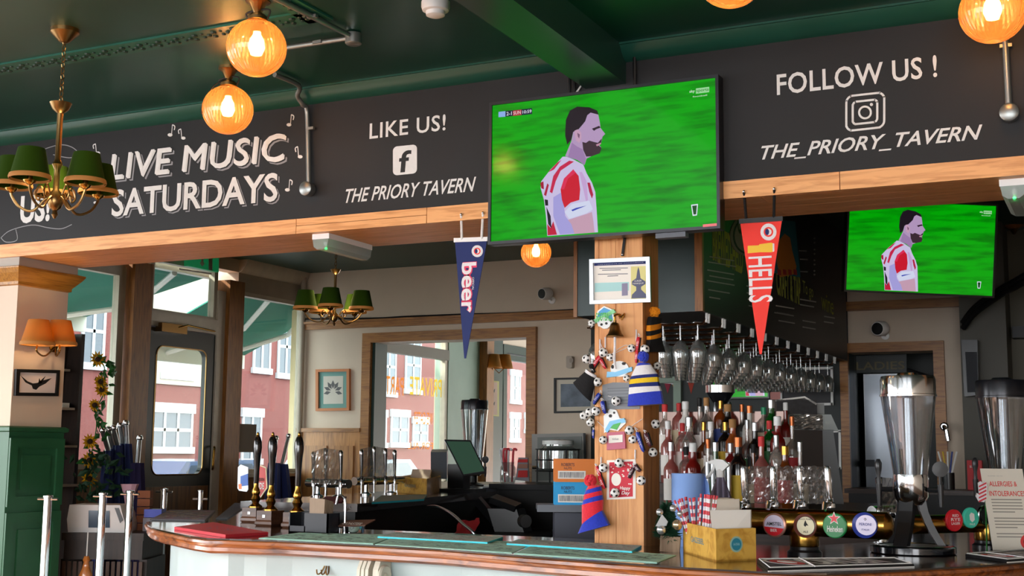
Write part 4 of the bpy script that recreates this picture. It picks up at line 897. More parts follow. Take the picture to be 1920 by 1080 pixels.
# certificate
t = item('certificate_frame', 'silver framed certificate hanging by a strap at the top of the pine post', 'picture frame', 1165, 570)
O_ = [(1107, 487), (1220, 482), (1222, 567), (1108, 571)]; I_ = [(1114, 494), (1213, 490), (1214, 561), (1115, 564)]
for k in range(4): plate([O_[k], O_[(k + 1) % 4], I_[(k + 1) % 4], I_[k]], FP, .014, 'frame_rail', m_steelr, t)
plate(I_, FP, .005, 'certificate_sheet', m_paper, t)
plate([(1115, 494), (1213, 490), (1213, 495), (1115, 499)], FP, .006, 'print_header', m_navy, t); textY('CERTIFICATE OF EXCELLENCE', (1122, 497.5), (1208, 491.5), YPo, wt_, t, off=.006)
plate([(1184, 500), (1213, 499), (1213, 560), (1184, 561)], FP, .006, 'print_panel', mat('cert_yellow', '#d9d38f', .7), t)
plate([(1198, 501), (1200, 508), (1202, 522), (1211, 528), (1211, 533), (1203, 538), (1203, 543), (1212, 552), (1213, 559), (1185, 560), (1186, 553), (1194, 545), (1194, 538), (1186, 534), (1186, 528), (1194, 522), (1196, 508)], FP, .0068, 'print_pump', mat('cert_slate', '#5a5f78', .7), t)
textY('CASK', (1191, 529), (1205, 525), YPo, wt_, t, off=.007); textY('MARQUE', (1188, 534), (1208, 530), YPo, wt_, t, off=.007)
plate([(1116, 531), (1180, 529), (1180, 545), (1116, 548)], FP, .006, 'print_sea', mat('cert_aqua', '#a9d6d6', .7), t); plate([(1167, 532), (1178, 531), (1178, 554), (1167, 555)], FP, .0065, 'print_pump', mat('cert_grey', '#8a86a0', .7), t)
for yy, a, b in ((503, 1125, 1178), (506.5, 1130, 1165), (514, 1122, 1178), (517.5, 1140, 1160)): plate([(a, yy), (b, yy - 1), (b, yy + .3), (a, yy + 1.3)], FP, .006, 'print_line', m_grey, t)
MB().tube([PY(1167, 480, YPo - .008), PY(1172, 441, YPo - .008)], .006, 6).build('strap', m_dark, t); MB().ball(PY(1167, 477, YPo - .012), .004, 8, 6).build('strap_pin', m_steel, t)
# bell
c = PY(1153, 632, YPo - .045); t = thing('bar_bell', 'brass last orders bell with a white rope on the pine post', 'bell', c); s_ = F / depth(c)
MB().lathe(c, [(.034, 0), (.035, .004), (.027, .014), (.021, .03), (.019, .042), (.015, .053), (.006, .058), (.006, .066)], 24).build('bell_cup', mat('old_bell_bronze', '#6e5532', .32, 1), t, smooth=True)
MB().tube(smoothpath([c + V((0, 0, .066)), c + V((.0, .0, .085)), c + V((.015, .02, .09)), PY(1162, 596, YPo)]), .004, 6).build('bracket', m_brass, t, smooth=True)
MB().tube(smoothpath([PY(1157, 588, YPo - .01), PY(1164, 594, YPo - .03), PY(1171, 588, YPo - .01), PY(1165, 600, YPo - .005)]), .003, 6).build('bracket_scroll', m_brass, t, smooth=True)
MB().tube(smoothpath([c, PY(1153, 650, YPo - .04), PY(1152, 672, YPo - .035), PY(1154, 692, YPo - .03)]), .005, 6).build('bell_rope', m_whitek, t, smooth=True)
# footballs
m_ball = mat('football_white', '#e9e9e6', .4)
bc = PY(1131, 661, YPo - .03); Rb = .0185
ico = []
ph = (1 + 5 ** .5) / 2
for a in (-1, 1):
    for b in (-ph, ph): ico += [V((0, a, b)), V((a, b, 0)), V((b, 0, a))]
proto = None
def football(label, px, py, r=9, pl=None):
    global proto
    pl = pl or ('Y', YPo - .022); c = planepts([(px, py)], pl)[0]; sc_ = r / 9
    rot = (rnd.uniform(0, 6), rnd.uniform(0, 6), rnd.uniform(0, 6))
    if proto is None:
        proto = thing('toy_football', label, 'football', c, 'small toy footballs on the post garland'); MB().ball(V((0, 0, 0)), Rb, 18, 12).build('ball', m_ball, proto, smooth=True, local=True)
        q = MB()
        for d in ico:
            d = d.normalized(); a = d.orthogonal().normalized(); b = d.cross(a); q.add([d * Rb * 1.03] + [(d * .93 + (a * math.cos(k * 1.2566) + b * math.sin(k * 1.2566)) * .31).normalized() * Rb * 1.012 for k in range(5)], [(0, k + 1, (k + 1) % 5 + 1) for k in range(5)])
        q.build('black_patches', m_ink, proto, local=True); proto.rotation_euler = rot; proto.scale = (sc_,) * 3
        return proto
    return dup(proto, c, label, rot, sc_)
BX = ('X', qx1 + .02)
for a in ((1131, 661, 9, 'toy football above the red boots at the left of the bell rope'), (1109, 606, 7, 'toy football at the left edge beside the blue and green plaque'), (1100, 673, 9, 'toy football left of the red boots, off the edge of the post'), (1144, 670, 7.5, 'toy football just left of the bell rope'),
          (1184, 653, 8, 'toy football left of the hanging red boot chain'), (1209, 655, 9, 'toy football just above the blue and white bobble hat'), (1120, 716, 9, 'toy football between the black hat and the grey plaque'), (1175, 709, 7, 'toy football between the blue banner plaque and the striped hat'),
          (1155, 752, 9, 'toy football in front of the grey plaque'), (1095, 779, 8.5, 'leftmost toy football of the cluster beside the blue boots'), (1105, 773, 8.5, 'second toy football of the cluster beside the blue boots'), (1117, 771, 9, 'toy football of the cluster nearest the blue boots'), (1107, 792, 8, 'lowest toy football of the cluster left of the blue boots'),
          (1180, 807, 9, 'toy football above the pink frame at its right'), (1186, 824, 8, 'toy football right of the pink frame'), (1131, 825, 8, 'toy football left of the pink frame'), (1131, 877, 9, 'toy football above the red and blue bobble hat'), (1161, 868, 9, 'toy football on the top edge of the red poster'), (1202, 901, 9, 'toy football right of the red poster'), (1153, 924, 9, 'toy football on the bottom edge of the red poster')):
    football(a[3], *a[:3])
for a in ((1232, 686, 8, 'toy football on the post side beside the striped hat'), (1229, 795, 9, 'toy football on the post side below the striped hat'), (1224, 848, 9, 'toy football on the post side beside the blue and maroon boots')): football(a[3], *a[:3], BX)
# garland string
t = item('garland_string', 'thin string linking the toy footballs on the post', 'string', 1131, 650)
for P_ in (((1125, 640), (1131, 655), (1143, 665), (1184, 648)), ((1184, 650), (1170, 648), (1144, 666)), ((1120, 790), (1131, 800), (1140, 812)), ((1165, 755), (1155, 748), (1140, 742)), ((1205, 785), (1190, 795), (1180, 803)), ((1191, 843), (1190, 858), (1196, 880))):
    MB().tube(smoothpath([PY(x, y, YPo - .004) for x, y in P_]), .0012, 5).build('string_length', m_whitek, t)
for x, y0, y1 in ((1125, 636, 655), (1135, 632, 652), (1193, 618, 640), (1127, 857, 870), (1191, 843, 860)):
    MB().tube([PY(x, y0, YPo - .003), PY(x, y1, YPo - .006)], .003, 5).build('ribbon', m_whitek, t)
# toy boots
def boot(label, a, b, wpx, m_, pl=None, sole=m_ink):
    """lofted little boot from the heel/cuff point a to the toe point b (px)"""
    pl = pl or ('Y', YPo - .02); A_, B_ = planepts([a, b], pl); ax = (B_ - A_); nrm_ = NRM(pl); side = ax.normalized().cross(nrm_); k = wpx / F * depth(A_) / 2
    t = thing('toy_boot', label, 'toy boot', A_, 'toy football boots on the post')
    def el(c, w_, h_): return [c + side * w_ * math.cos(j * .5236) + nrm_ * h_ * math.sin(j * .5236) for j in range(12)]
    MB().loft([el(A_ + ax * s_ + side * o_ * k, w_ * k, h_ * k) for s_, w_, h_, o_ in ((0, .55, .5, .2), (.12, .85, .7, .1), (.3, 1.0, .85, 0), (.5, .85, .8, 0), (.75, .8, .7, -.1), (.92, .6, .5, -.15), (1, .2, .25, -.2))]).build('upper', m_, t, smooth=True)
    MB().loft([el(A_ + ax * s_ - side * .85 * k, .22 * k, .6 * k) for s_ in (.02, .3, .6, .95)]).build('sole', sole, t, smooth=True)
    MB().tube(smoothpath([A_ + nrm_ * k * .4, A_ - ax * .25 + side * k * .5, A_ - ax * .1 - side * k * .4]), .0016, 5).build('lace_loop', m_whitek, t)
    q = MB()
    for s_ in (.35, .48, .6): q.tube([A_ + ax * s_ - side * k * .4 + nrm_ * k * .72, A_ + ax * (s_ + .05) + side * k * .5 + nrm_ * k * .72], .0012, 4)
    q.build('laces', m_whitek, t)
m_bred = mat('boot_red', '#c41f2f', .3, coat=.4); m_bblue = mat('boot_blue', '#20349c', .3, coat=.4); m_bmar = mat('boot_maroon', '#4a1f2c', .3, coat=.4); m_bblk = mat('boot_black', '#15151a', .3, coat=.4)
boot('red toy boot beside the bell rope, tilted left', (1125, 668), (1111, 690), 10, m_bred); boot('red toy boot beside the bell rope, tilted right', (1126, 672), (1135, 692), 9, m_bred)
boot('red and white toy boot hung high above the striped hat', (1198, 632), (1194, 658), 9, m_bred); boot('red and white toy boot just left of the striped hat', (1195, 657), (1192, 681), 8, m_bred)
boot('black toy boot beside the white band of the black hat', (1108, 683), (1113, 700), 9, m_bblk); boot('blue toy boot by the left edge under the black hat', (1125, 738), (1112, 757), 10, m_bblue); boot('blue toy boot at the lower right of the black hat', (1130, 752), (1134, 776), 11, m_bblue)
boot('blue toy boot right of the pink frame', (1195, 810), (1206, 848), 10, m_bblue); boot('black and maroon toy boot on the post edge by the pink frame', (1211, 812), (1219, 838), 11, m_bmar)
boot('maroon toy boot over the red poster', (1188, 877), (1178, 896), 9, m_bmar); boot('maroon toy boot at the right edge of the red poster', (1190, 872), (1200, 885), 9, m_bmar)
boot('red toy boot behind the red bobble hat, upper', (1119, 874), (1126, 893), 8, m_bred); boot('red toy boot behind the red bobble hat, lower', (1124, 892), (1133, 917), 10, m_bred)
boot('tiny blue toy boot on the far left edge of the post', (1113, 806), (1112, 822), 6, m_bblue); boot('tiny blue and black toy boot beside the topmost football', (1112, 607), (1108, 617), 6, m_bblk)
# bobble hats
def hat(label, pom, rows, pl, dep_):
    """pom: (x, y, r, material); rows: ((xl, yl), (xr, yr), material of the band that starts here)"""
    pc = planepts([pom[:2]], pl)[0]; nrm_ = NRM(pl); t = thing('bobble_hat', label, 'bobble hat', pc, 'knitted bobble hats on the post'); k = pom[2] / F * depth(pc)
    q = MB(); 
    for i in range(60):
        d = V((rnd.gauss(0, 1), rnd.gauss(0, 1), rnd.gauss(0, 1))).normalized(); q.ball(pc + d * k * .72, k * .34, 6, 4)
    q.build('pompom', pom[3], t, smooth=True)
    def ring_(l, r):
        L_, R_ = planepts([l, r], pl); c = (L_ + R_) / 2; a = (R_ - L_) / 2; dd = min(dep_, a.length * .75)
        return [c + a * math.cos(j * .3927) * (1 + .03 * (j % 2)) + nrm_ * dd * math.sin(j * .3927) for j in range(16)]
    for i in range(len(rows) - 1): MB().loft([ring_(*rows[i][:2]), ring_(*rows[i + 1][:2])]).build('knit_band', rows[i][2], t, smooth=True)
hat('amber and black striped bobble hat on the right edge of the post', (1227, 585, 11, m_ambk), [((1219, 594), (1237, 597), m_blackk), ((1217, 602), (1236, 603), m_blackk), ((1216, 610), (1236, 605), m_ambk), ((1215, 621), (1236, 614), m_blackk), ((1216, 630), (1236, 622), m_ambk), ((1216, 637), (1236, 631), m_blackk), ((1212, 660), (1245, 660), m_blackk)], ('X', qx1 + .015), .022)
hat('blue, white and yellow striped bobble hat hanging on the post', (1206, 669, 11, m_blue), [((1197, 680), (1218, 681), m_blue), ((1193, 687), (1221, 684), m_whitek), ((1184, 706), (1233, 701), m_navyk), ((1182, 712), (1235, 707), m_yelk), ((1180, 721), (1236, 716), m_navyk), ((1180, 727), (1238, 724), m_whitek), ((1179, 740), (1241, 733), m_blue), ((1177, 762), (1245, 757), m_blue)], ('Y', YPo - .03), .03)
hat('black bobble hat with a white band at the left of the post', (1109, 687, 5, m_blackk), [((1099, 692), (1118, 704), m_whitek), ((1097, 697), (1117, 709), m_blackk), ((1075, 717), (1108, 753), m_blackk)], ('Y', YPo - .03), .022)
hat('red and blue striped bobble hat at the foot of the post', (1107, 901, 12, m_redk), [((1103, 912), (1122, 909), m_redk), ((1099, 920), (1127, 912), m_blue), ((1096, 928), (1128, 920), m_redk), ((1095, 938), (1129, 928), m_blue), ((1092, 947), (1131, 937), m_redk), ((1092, 984), (1130, 957), m_blue), ((1084, 1001), (1144, 984), m_blue)], ('Y', YPo - .035), .03)
# plaques
m_pb = mat('plaque_blue', '#4aa0d8', .4); m_pw = mat('plaque_white', '#e8ecec', .4); m_pg = mat('plaque_green', '#3fae4a', .4)
t = item('football_plaque', 'blue hexagon football plaque with a green ribbon, topmost on the post', 'plaque', 1135, 616)
plate([(1122, 583), (1134, 574), (1150, 581), (1153, 600), (1140, 617), (1123, 612), (1118, 597)], FP, .008, 'board', m_pw, t); plate([(1124, 585), (1134, 577), (1148, 583), (1150, 600), (1124, 605), (1121, 597)], FP, .009, 'blue_field', m_pb, t)
plate([(1113, 601), (1152, 580), (1156, 586), (1117, 607)], FP, .011, 'ribbon', mat('plaque_mint', '#8fd8a0', .5), t); plate(ell(1136, 606, 11, 11, 18), FP, .012, 'ball_print', m_pw, t)
for x, y in ((1130, 609), (1139, 607), (1147, 601)): plate(ell(x, y, 2.6, 2.6, 6), FP, .013, 'patch_print', m_ink, t)
textY('FOOTBALL', (1120, 603), (1150, 586), YPo, m_pg, t, off=.0125, bold=.02)
t = item('football_plaque', 'football plaque with a pale blue banner under the bell rope', 'plaque', 1163, 708)
plate(ell(1163, 692, 17, 15, 20), FP, .008, 'board', m_pw, t); plate([(1140, 697), (1155, 698), (1186, 688), (1187, 696), (1158, 706), (1139, 708)], FP, .011, 'banner', mat('plaque_sky', '#7cc0e8', .4), t)
plate(ell(1171, 682, 4, 3, 6), FP, .009, 'patch_print', m_ink, t); plate(ell(1150, 688, 3, 4, 6), FP, .009, 'patch_print', m_ink, t)
t = item('football_plaque', 'football plaque with blue banner and green pitch above the pink frame', 'plaque', 1153, 812)
plate([(1133, 780), (1145, 767), (1157, 769), (1163, 784), (1175, 787), (1174, 794), (1160, 808), (1146, 806), (1134, 812)], FP, .008, 'board', m_pw, t); plate([(1136, 806), (1145, 790), (1172, 784), (1175, 792), (1150, 797), (1140, 812)], FP, .011, 'banner', mat('plaque_sky', '#7cc0e8', .4), t)
plate([(1146, 803), (1152, 796), (1166, 792), (1158, 806)], FP, .0115, 'pitch_print', m_pg, t); plate(ell(1146, 780, 3.4, 3.4, 6), FP, .009, 'patch_print', m_ink, t); plate(ell(1153, 774, 2.4, 2.4, 6), FP, .009, 'patch_print', m_ink, t)
t = item('metal_sign', 'grey metal sign with small lettering behind the striped hat', 'sign', 1165, 768)
plate([(1130, 722), (1150, 717), (1200, 718), (1200, 767), (1130, 768)], FP, .004, 'sheet', mat('sign_aluminium', '#7d8186', .6, .2), t)
for i, y in enumerate((728, 733, 739, 745, 751, 757)): plate([(1140, y), (1196, y - 2), (1196, y - .5), (1140, y + 1.5)], FP, .005, 'print_line', m_grey, t)
t = item('ticket_frame', 'small pink frame with a white card on the post', 'frame', 1158, 843); plate([(1140, 811), (1173, 809), (1175, 841), (1140, 844)], FP, .014, 'frame', mat('pink_frame', '#b8566e', .4), t); plate([(1144, 817), (1170, 815), (1170, 829), (1144, 831)], FP, .016, 'card', m_paper, t); textY('ticket', (1151, 825), (1163, 821), YPo, m_grey, t, off=.0165)
t = item('red_poster', 'red and white printed poster pinned low on the post', 'poster', 1165, 936); plate([(1138, 863), (1192, 861), (1192, 935), (1138, 937)], FP, .002, 'sheet', m_paper, t); plate([(1143, 867), (1187, 865), (1187, 931), (1143, 933)], FP, .003, 'red_print', mat('poster_red', '#c8283c', .6), t)
plate(ell(1156, 899, 9, 12, 18), FP, .004, 'white_oval', m_paper, t); textY('Happy', (1163, 920), (1183, 912), YPo, wt_, t, off=.004, bold=.02, shear=.2); textY('Day', (1166, 929), (1182, 921), YPo, wt_, t, off=.004, bold=.02, shear=.2)
q = MB()
for i in range(26):
    x, y = rnd.uniform(1146, 1184), rnd.uniform(868, 910)
    if (x - 1156) ** 2 / 100 + (y - 899) ** 2 / 160 < 1: continue
    e = rnd.uniform(1.2, 2.6); q.extr([p_ + V((0, -.003, 0)) for p_ in planepts([(x - e, y), (x, y - e * .8), (x + e, y), (x, y + e * .7)], FP)], (0, -.001, 0))
stuff(q.build('confetti_print', m_paper, t))

# ================================================================== LEFT SIDE: pillar picture, shelves, flowers, parasols, posts
PXp = ('X', px1)
t = item('framed_print', 'black framed print of a flying swallow on the cream pillar', 'picture', 67, 740, PXp)
O_ = [(27, 692), (109, 694), (106, 743), (25, 742)]; I_ = [(34, 698), (104, 700), (101, 737), (32, 736)]
for k in range(4): plate([O_[k], O_[(k + 1) % 4], I_[(k + 1) % 4], I_[k]], PXp, .015, 'frame_rail', m_dark, t)
plate(I_, PXp, .006, 'print_sheet', mat('print_pinkish', '#d9cfca', .7), t)
plate([(37, 704), (50, 715), (60, 719), (68, 718), (80, 713), (95, 709), (84, 719), (72, 725), (66, 731), (60, 729), (58, 723), (46, 717)], PXp, .0068, 'swallow_body', m_ink, t); plate([(70, 719), (72, 709), (74, 714), (84, 705), (76, 719)], PXp, .0068, 'swallow_tail', m_ink, t)
# bookcase
m_shelfw = wood('black_oak', '#2a1c14', '#150d08', 2, .5); Xs = -6.25
def sx(px, py): return PX(px, py, Xs)
ya, yb_ = sx(112, 760).y, sx(172, 760).y; t = thing('ladder_shelf', 'tall dark wooden shelf unit behind the pillar', 'shelf unit', (Xs - .15, (ya + yb_) / 2, 0)); zt = sx(150, 620).z
MB().loft([[V((Xs - .3, ya - .1, z)), V((Xs - .3, yb_ + e, z)), V((Xs - .27, yb_ + e, z)), V((Xs - .27, ya - .1, z))] for z, e in ((0, -.1), (zt, .07))]).build('back_board', m_shelfw, t)
MB().loft([[V((Xs - .27, yb_ + e - .03, z)), V((Xs - .27, yb_ + e, z)), V((Xs - .0 - .16 * (z > 1), yb_ + e, z)), V((Xs - .0 - .16 * (z > 1), yb_ + e - .03, z))] for z, e in ((0, -.1), (zt, .07))]).build('side_board', m_shelfw, t)
for py_, w_ in ((690, .1), (764, .16), (835, .2), (908, .24)):
    z = sx(150, py_).z; B((Xs - .27, ya - .1, z - .015), (Xs - .27 + w_, yb_ - .04, z)).build('shelf', mat('shelf_edge_cream', '#b9a894', .6), t)
for py_, n in ((764, 4), (835, 3)):
    z = sx(150, py_).z
    for i in range(n): tag(B((Xs - .25, yb_ - .33 + i * .07, z + .0005), (Xs - .14, yb_ - .27 + i * .07, z + .02 + .004 * i)).build('folded_menu', m_paper, None), '%s shelf, cream leaflet stack number %s from the pillar' % ('upper' if py_ == 764 else 'lower', ('one', 'two', 'three', 'four')[i]), 'leaflet', 'cream leaflets on the dark shelf unit')
# sunflower garland
Xg = Xs + .02; t = thing('sunflower_garland', 'artificial sunflower garland trailing down beside the dark shelf unit', 'garland', PX(182, 680, Xg))
vine = [PX(x, y, Xg) for x, y in ((182, 672), (196, 690), (188, 715), (193, 740), (182, 765), (181, 800), (176, 830), (170, 860), (172, 890), (168, 930))]
MB().tube(smoothpath(vine), .004, 6).build('vine', m_leaf, t)
def leafmesh(q, c, d, up, L_, W_):
    d, up = d.normalized(), up.normalized(); s_ = d.cross(up).normalized(); q.add([c, c + d * L_ * .4 + s_ * W_, c + d * L_, c + d * L_ * .4 - s_ * W_, c + d * L_ * .45 + up * W_ * .4], [(0, 1, 4), (1, 2, 4), (2, 3, 4), (3, 0, 4)])
vp = smoothpath(vine, 6)
for i in range(62):
    p_ = vp[rnd.randrange(len(vp))] + V((rnd.uniform(0, .05), rnd.uniform(-.05, .05), rnd.uniform(-.03, .03))); q = MB(); leafmesh(q, p_, V((rnd.uniform(-.2, .8), rnd.uniform(-1, 1), rnd.uniform(-.8, .5))), V((1, 0, .3)), rnd.uniform(.05, .085), .022); q.build('leaf', m_leaf, t)
for x, y in ((203, 686), (207, 702)): q = MB(); leafmesh(q, PX(x - 6, y, Xg), V((.1, 1, .3)), V((1, 0, .2)), .09, .035); q.build('leaf', m_leaf, t)
m_pet = mat('sunflower_yellow', '#f0b414', .6); m_sfc = mat('sunflower_centre', '#3a2210', .8)
for x, y, r in ((183, 674, .05), (188, 716, .04), (190, 731, .045), (177, 760, .035), (168, 828, .045), (167, 863, .05), (167, 898, .05)):
    c = PX(x, y, Xg + .05); fl = MB().lathe(c, [(.018, 0), (.018, .01), (.01, .014), (0, .015)], 12, (.9, -.3, .2)).build('flower_head', m_sfc, t, smooth=True); ax = V((.9, -.3, .2)).normalized(); a = ax.orthogonal().normalized(); b = ax.cross(a)
    for k in range(12): q = MB(); d = a * math.cos(k * .5236) + b * math.sin(k * .5236); leafmesh(q, c + d * .012, d + ax * .15, ax, r, .011); q.build('petal', m_pet, fl)
# leafy plant at its foot
c = PX(183, 935, Xg + .12); t = thing('potted_plant', 'dark leafy plant with sunflowers above the white kiosk', 'plant', c)
for i in range(80):
    q = MB(); p_ = c + V((rnd.uniform(-.1, .1), rnd.gauss(0, .09), rnd.uniform(0, .3))); leafmesh(q, p_, V((rnd.uniform(-.3, 1), rnd.uniform(-1, 1), rnd.uniform(-.5, .9))), V((1, 0, .3)), .08, .02); q.build('leaf', m_leafd, t)
MB().lathe(c + V((0, 0, -.16)), [(.05, 0), (.065, .12), (.06, .12), (.045, .02)], 16).build('pot', mat('terracotta', '#8a5a40', .8), t, smooth=True)
# furled parasols
def parasol(label, base, top, tip, r, cloth):
    t = thing('furled_parasol', label, 'parasol', base, 'furled parasols by the door'); d = V(top) - V(base)
    MB().tube([V(base), V(base) + d * .3], .02, 8).build('pole_foot', m_white, t)
    rings = []
    for s_, k in ((.22, .5), (.3, 1), (.5, 1.0), (.7, .85), (.9, .7), (1, .6)):
        c = V(base) + d * s_; rings.append([c + V((math.cos(j * .3927), math.sin(j * .3927), 0)) * r * k * (1 if j % 2 else .78) for j in range(16)])
    MB().loft(rings).build('canopy', cloth, t, smooth=True)
    MB().tube([V(top), V(tip)], .016, 10).build('pole_top', m_steelr, t, smooth=True); MB().lathe(V(tip), [(.02, -.01), (.024, .0), (.018, .02), (0, .026)], 12).build('finial', m_steel, t, smooth=True)
Xq = -6.2; nm = ('leftmost', 'second', 'third', 'fourth', 'fifth')
for i, (xb, xt, yt, xp, yp) in enumerate(((207, 203, 845, 192, 808), (214, 212, 842, 203, 806), (222, 221, 835, 213, 803), (230, 230, 832, 225, 799), (238, 238, 832, 236, 794))):
    tp = PX(xt, yt, Xq - .03 * (i % 2)); b = V((Xq + .1, tp.y + .05 * i - .15, .0)); parasol(nm[i] + ' navy furled parasol in the bunch beside the door', b, tp, PX(xp, yp, Xq - .03 * (i % 2)), .058, m_navy)
tp = PX(258, 868, Xq + .12); parasol('dark violet furled parasol leaning nearest the door', V((Xq + .15, tp.y + .05, 0)), tp, PX(262, 822, Xq + .1), .075, mat('violet_cloth', '#2a2350', .8)); 
for xw, lb in ((575, 'navy parasol tip left of the corner pipe, behind the hand pumps'), (532, 'navy parasol tip behind the middle hand pump')):
    pass
for i, (xt, yt, xp, yp) in enumerate(((514, 868, 518, 822), (529, 870, 541, 818))):
    tp = PX(xt, yt, -6.35); parasol(('left' if i == 0 else 'right') + ' one of two navy furled parasols behind the hand pumps', V((-6.3, tp.y + (.15 if i else -.1), 0)), tp, PX(xp, yp, -6.35), .085, m_navy)
# dark side table with slatted front, kiosk and blue box
zt = PD(180, 1000, 6.6).z; c0 = PD(122, 1000, 6.7); c1 = PD(285, 990, 7.2); tx0, tx1, ty0 = -5.62, -4.9, 5.9
A_, B_ = PD(118, 1002, 6.75), PD(272, 996, 6.75); d = (B_ - A_); d.z = 0; L_ = d.length; d.normalize(); nn = V((d.y, -d.x, 0)); zt = A_.z
t = thing('side_table', 'dark side table with a slatted front behind the chrome posts', 'table', (A_ + B_) / 2 + V((0, 0, -zt)))
MB().obox((A_ + B_) / 2 - nn * .2 + V((0, 0, -.02)), d * L_ / 2, nn * .22, V((0, 0, .02))).build('table_top', m_shelfw, t); MB().obox((A_ + B_) / 2 - nn * .2 + V((0, 0, -.09)), d * (L_ / 2 - .01), nn * .2, V((0, 0, .05))).build('apron', m_shelfw, t)
for i in range(15): MB().obox(A_ + d * (L_ * (i + .5) / 15) + V((0, 0, -zt / 2 - .06)), d * .009, nn * .006, V((0, 0, zt / 2 - .08))).build('slat', mat('slat_brown', '#4a3428', .5), t)
MB().obox((A_ + B_) / 2 - nn * .2 + V((0, 0, -zt + .03)), d * (L_ / 2 - .01), nn * .18, V((0, 0, .03))).build('plinth', m_shelfw, t)
for s_ in (.02, .98): MB().obox(A_ + d * L_ * s_ - nn * .2 + V((0, 0, -zt / 2 - .06)), d * .02, nn * .18, V((0, 0, zt / 2 - .07))).build('end_panel', m_shelfw, t)
k0 = A_ + d * .02 - nn * .12 + V((0, 0, .001)); t = thing('payment_kiosk', 'white tabletop kiosk with a dark slanted screen behind the chrome posts', 'kiosk', k0)
W_ = (PD(228, 960, 6.75) - PD(122, 960, 6.75)).length; H_ = .155; sec = [(0, 0), (W_, 0), (W_ * 1.0, .06), (W_ * .9, H_), (0, H_), (-.01, H_ * .5)]
MB().extr([k0 + d * a + V((0, 0, b)) + nn * .1 for a, b in sec], -nn * .22).build('body', mat('kiosk_white', '#d8d6d4', .35), t)
MB().extr([k0 + d * a * W_ + V((0, 0, b)) + nn * .101 for a, b in ((.36, .035), (.74, .035), (.72, .125), (.35, .125))], nn * .004).build('screen', mat('kiosk_screen', '#24405a', .08), t)
MB().extr([k0 + d * a * W_ + V((0, 0, b)) + nn * .101 for a, b in ((.81, .14), (.88, .14), (.97, .075), (.92, .06))], nn * .004).build('reader', m_blackp, t)
bk = k0 + d * .405 - nn * .1; t = thing('tissue_box', 'blue and white box standing on the dark side table', 'box', bk); MB().obox(bk + V((0, 0, .04)), d * .05, nn * .05, V((0, 0, .04))).build('carton', mat('box_grey', '#8a8690', .7), t); MB().obox(bk + V((0, 0, .105)), d * .048, nn * .045, V((0, 0, .022))).build('blue_pack', mat('pack_blue', '#2a40b8', .4), t)
bk = k0 + d * .33 - nn * .16; t = thing('brick_vase', 'small brick-patterned jar with pink paper behind the kiosk', 'jar', bk)
for i in range(5): MB().obox(bk + V((0, 0, .025 + i * .045)), d * .035, nn * .03, V((0, 0, .02))).build('brick', mat('small_brick', '#8a5236', .8), t)
MB().lathe(bk + d * -.09, [(.02, 0), (.04, .1), (.02, .14), (.03, .2), (.05, .26), (.02, .2)], 10).build('paper_twist', mat('pink_paper', '#c8a0b0', .7), t)
t = item('bottle_lamp', 'small amber glass lamp hanging on a cord before the side table', 'lamp', 161, 1050, ('D', 6.55)); c = PD(161, 1072, 6.55)
MB().lathe(c, [(.01, -.08), (.03, -.06), (.036, -.02), (.02, .02), (.014, .05), (.02, .06), (.012, .08)], 16).build('lamp_glass', mat('amber_glass_solid', '#b06a30', .1, coat=.6), t, smooth=True); MB().tube([c + V((0, 0, .08)), PD(165, 998, 6.6)], .003, 5).build('cord', m_white, t); MB().tube([c + V((0, 0, -.08)), V((c.x, c.y, 0))], .012, 8).build('stand', m_dark, t)
# chrome posts
nms = ('chrome barrier post at the far left, before the green panelling', 'chrome barrier post crossing the white kiosk screen', 'chrome barrier post right of the white kiosk', 'chrome barrier post at the left end of the bar', 'chrome barrier post before the entrance door panel')
for i, (x, y, D, r) in enumerate(((90, 931, 5.9, .0185), (193, 926, 6.3, .0185), (244, 922, 6.5, .0185), (308, 918, 7.3, .0185), (376, 921, 8.1, .0165))):
    tp = PD(x, y, D); t = thing('barrier_post', nms[i], 'post', (tp.x, tp.y, 0), 'chrome barrier posts beside the bar'); b = V((tp.x, tp.y, 0))
    MB().lathe(b, [(r, .01), (r, tp.z - .01), (r * .9, tp.z)], 18).build('tube', m_steel, t, smooth=True); MB().lathe(b, [(.09, 0), (.09, .008), (.04, .03), (r, .035)], 24).build('base_plate', m_steelr, t, smooth=True)
    zz = tp.z - (.012 if i < 4 else .05); MB().tube([V((tp.x - .05, tp.y - .012, zz)), V((tp.x + .05, tp.y + .012, zz))], .006, 8).build('cross_pin', m_steel, t, smooth=True); MB().lathe((tp.x, tp.y, tp.z - .004), [(r * 1.25, 0), (r * 1.25, .008), (r * .6, .012), (0, .013)], 16).build('cap', m_steel, t, smooth=True)
# exit sign
XS = XF + .1; t = item('exit_sign', 'green emergency exit sign box above the door', 'sign', 375, 505, ('X', XS)); MB().extr([PX(345, 470, XS), PX(403, 476, XS), PX(403, 511, XS), PX(345, 499, XS)], (.04, 0, 0)).build('sign_box', mat('exit_green', '#0c5a34', .4, emit='#0c6a3c', es=.25), t)
plate([(336, 503), (396, 512), (396, 515), (336, 506)], ('X', XS + .04), .004, 'bottom_trim', m_white, t); plate([(374, 492), (379, 500), (384, 493), (381, 493), (381, 484), (377, 484), (377, 492)], ('X', XS + .041), .002, 'arrow', m_white, t)
plate([(391, 484), (398, 485), (398, 508), (391, 506)], ('X', XS + .041), .002, 'light_panel', mat('exit_pale', '#8a9a90', .5), t)
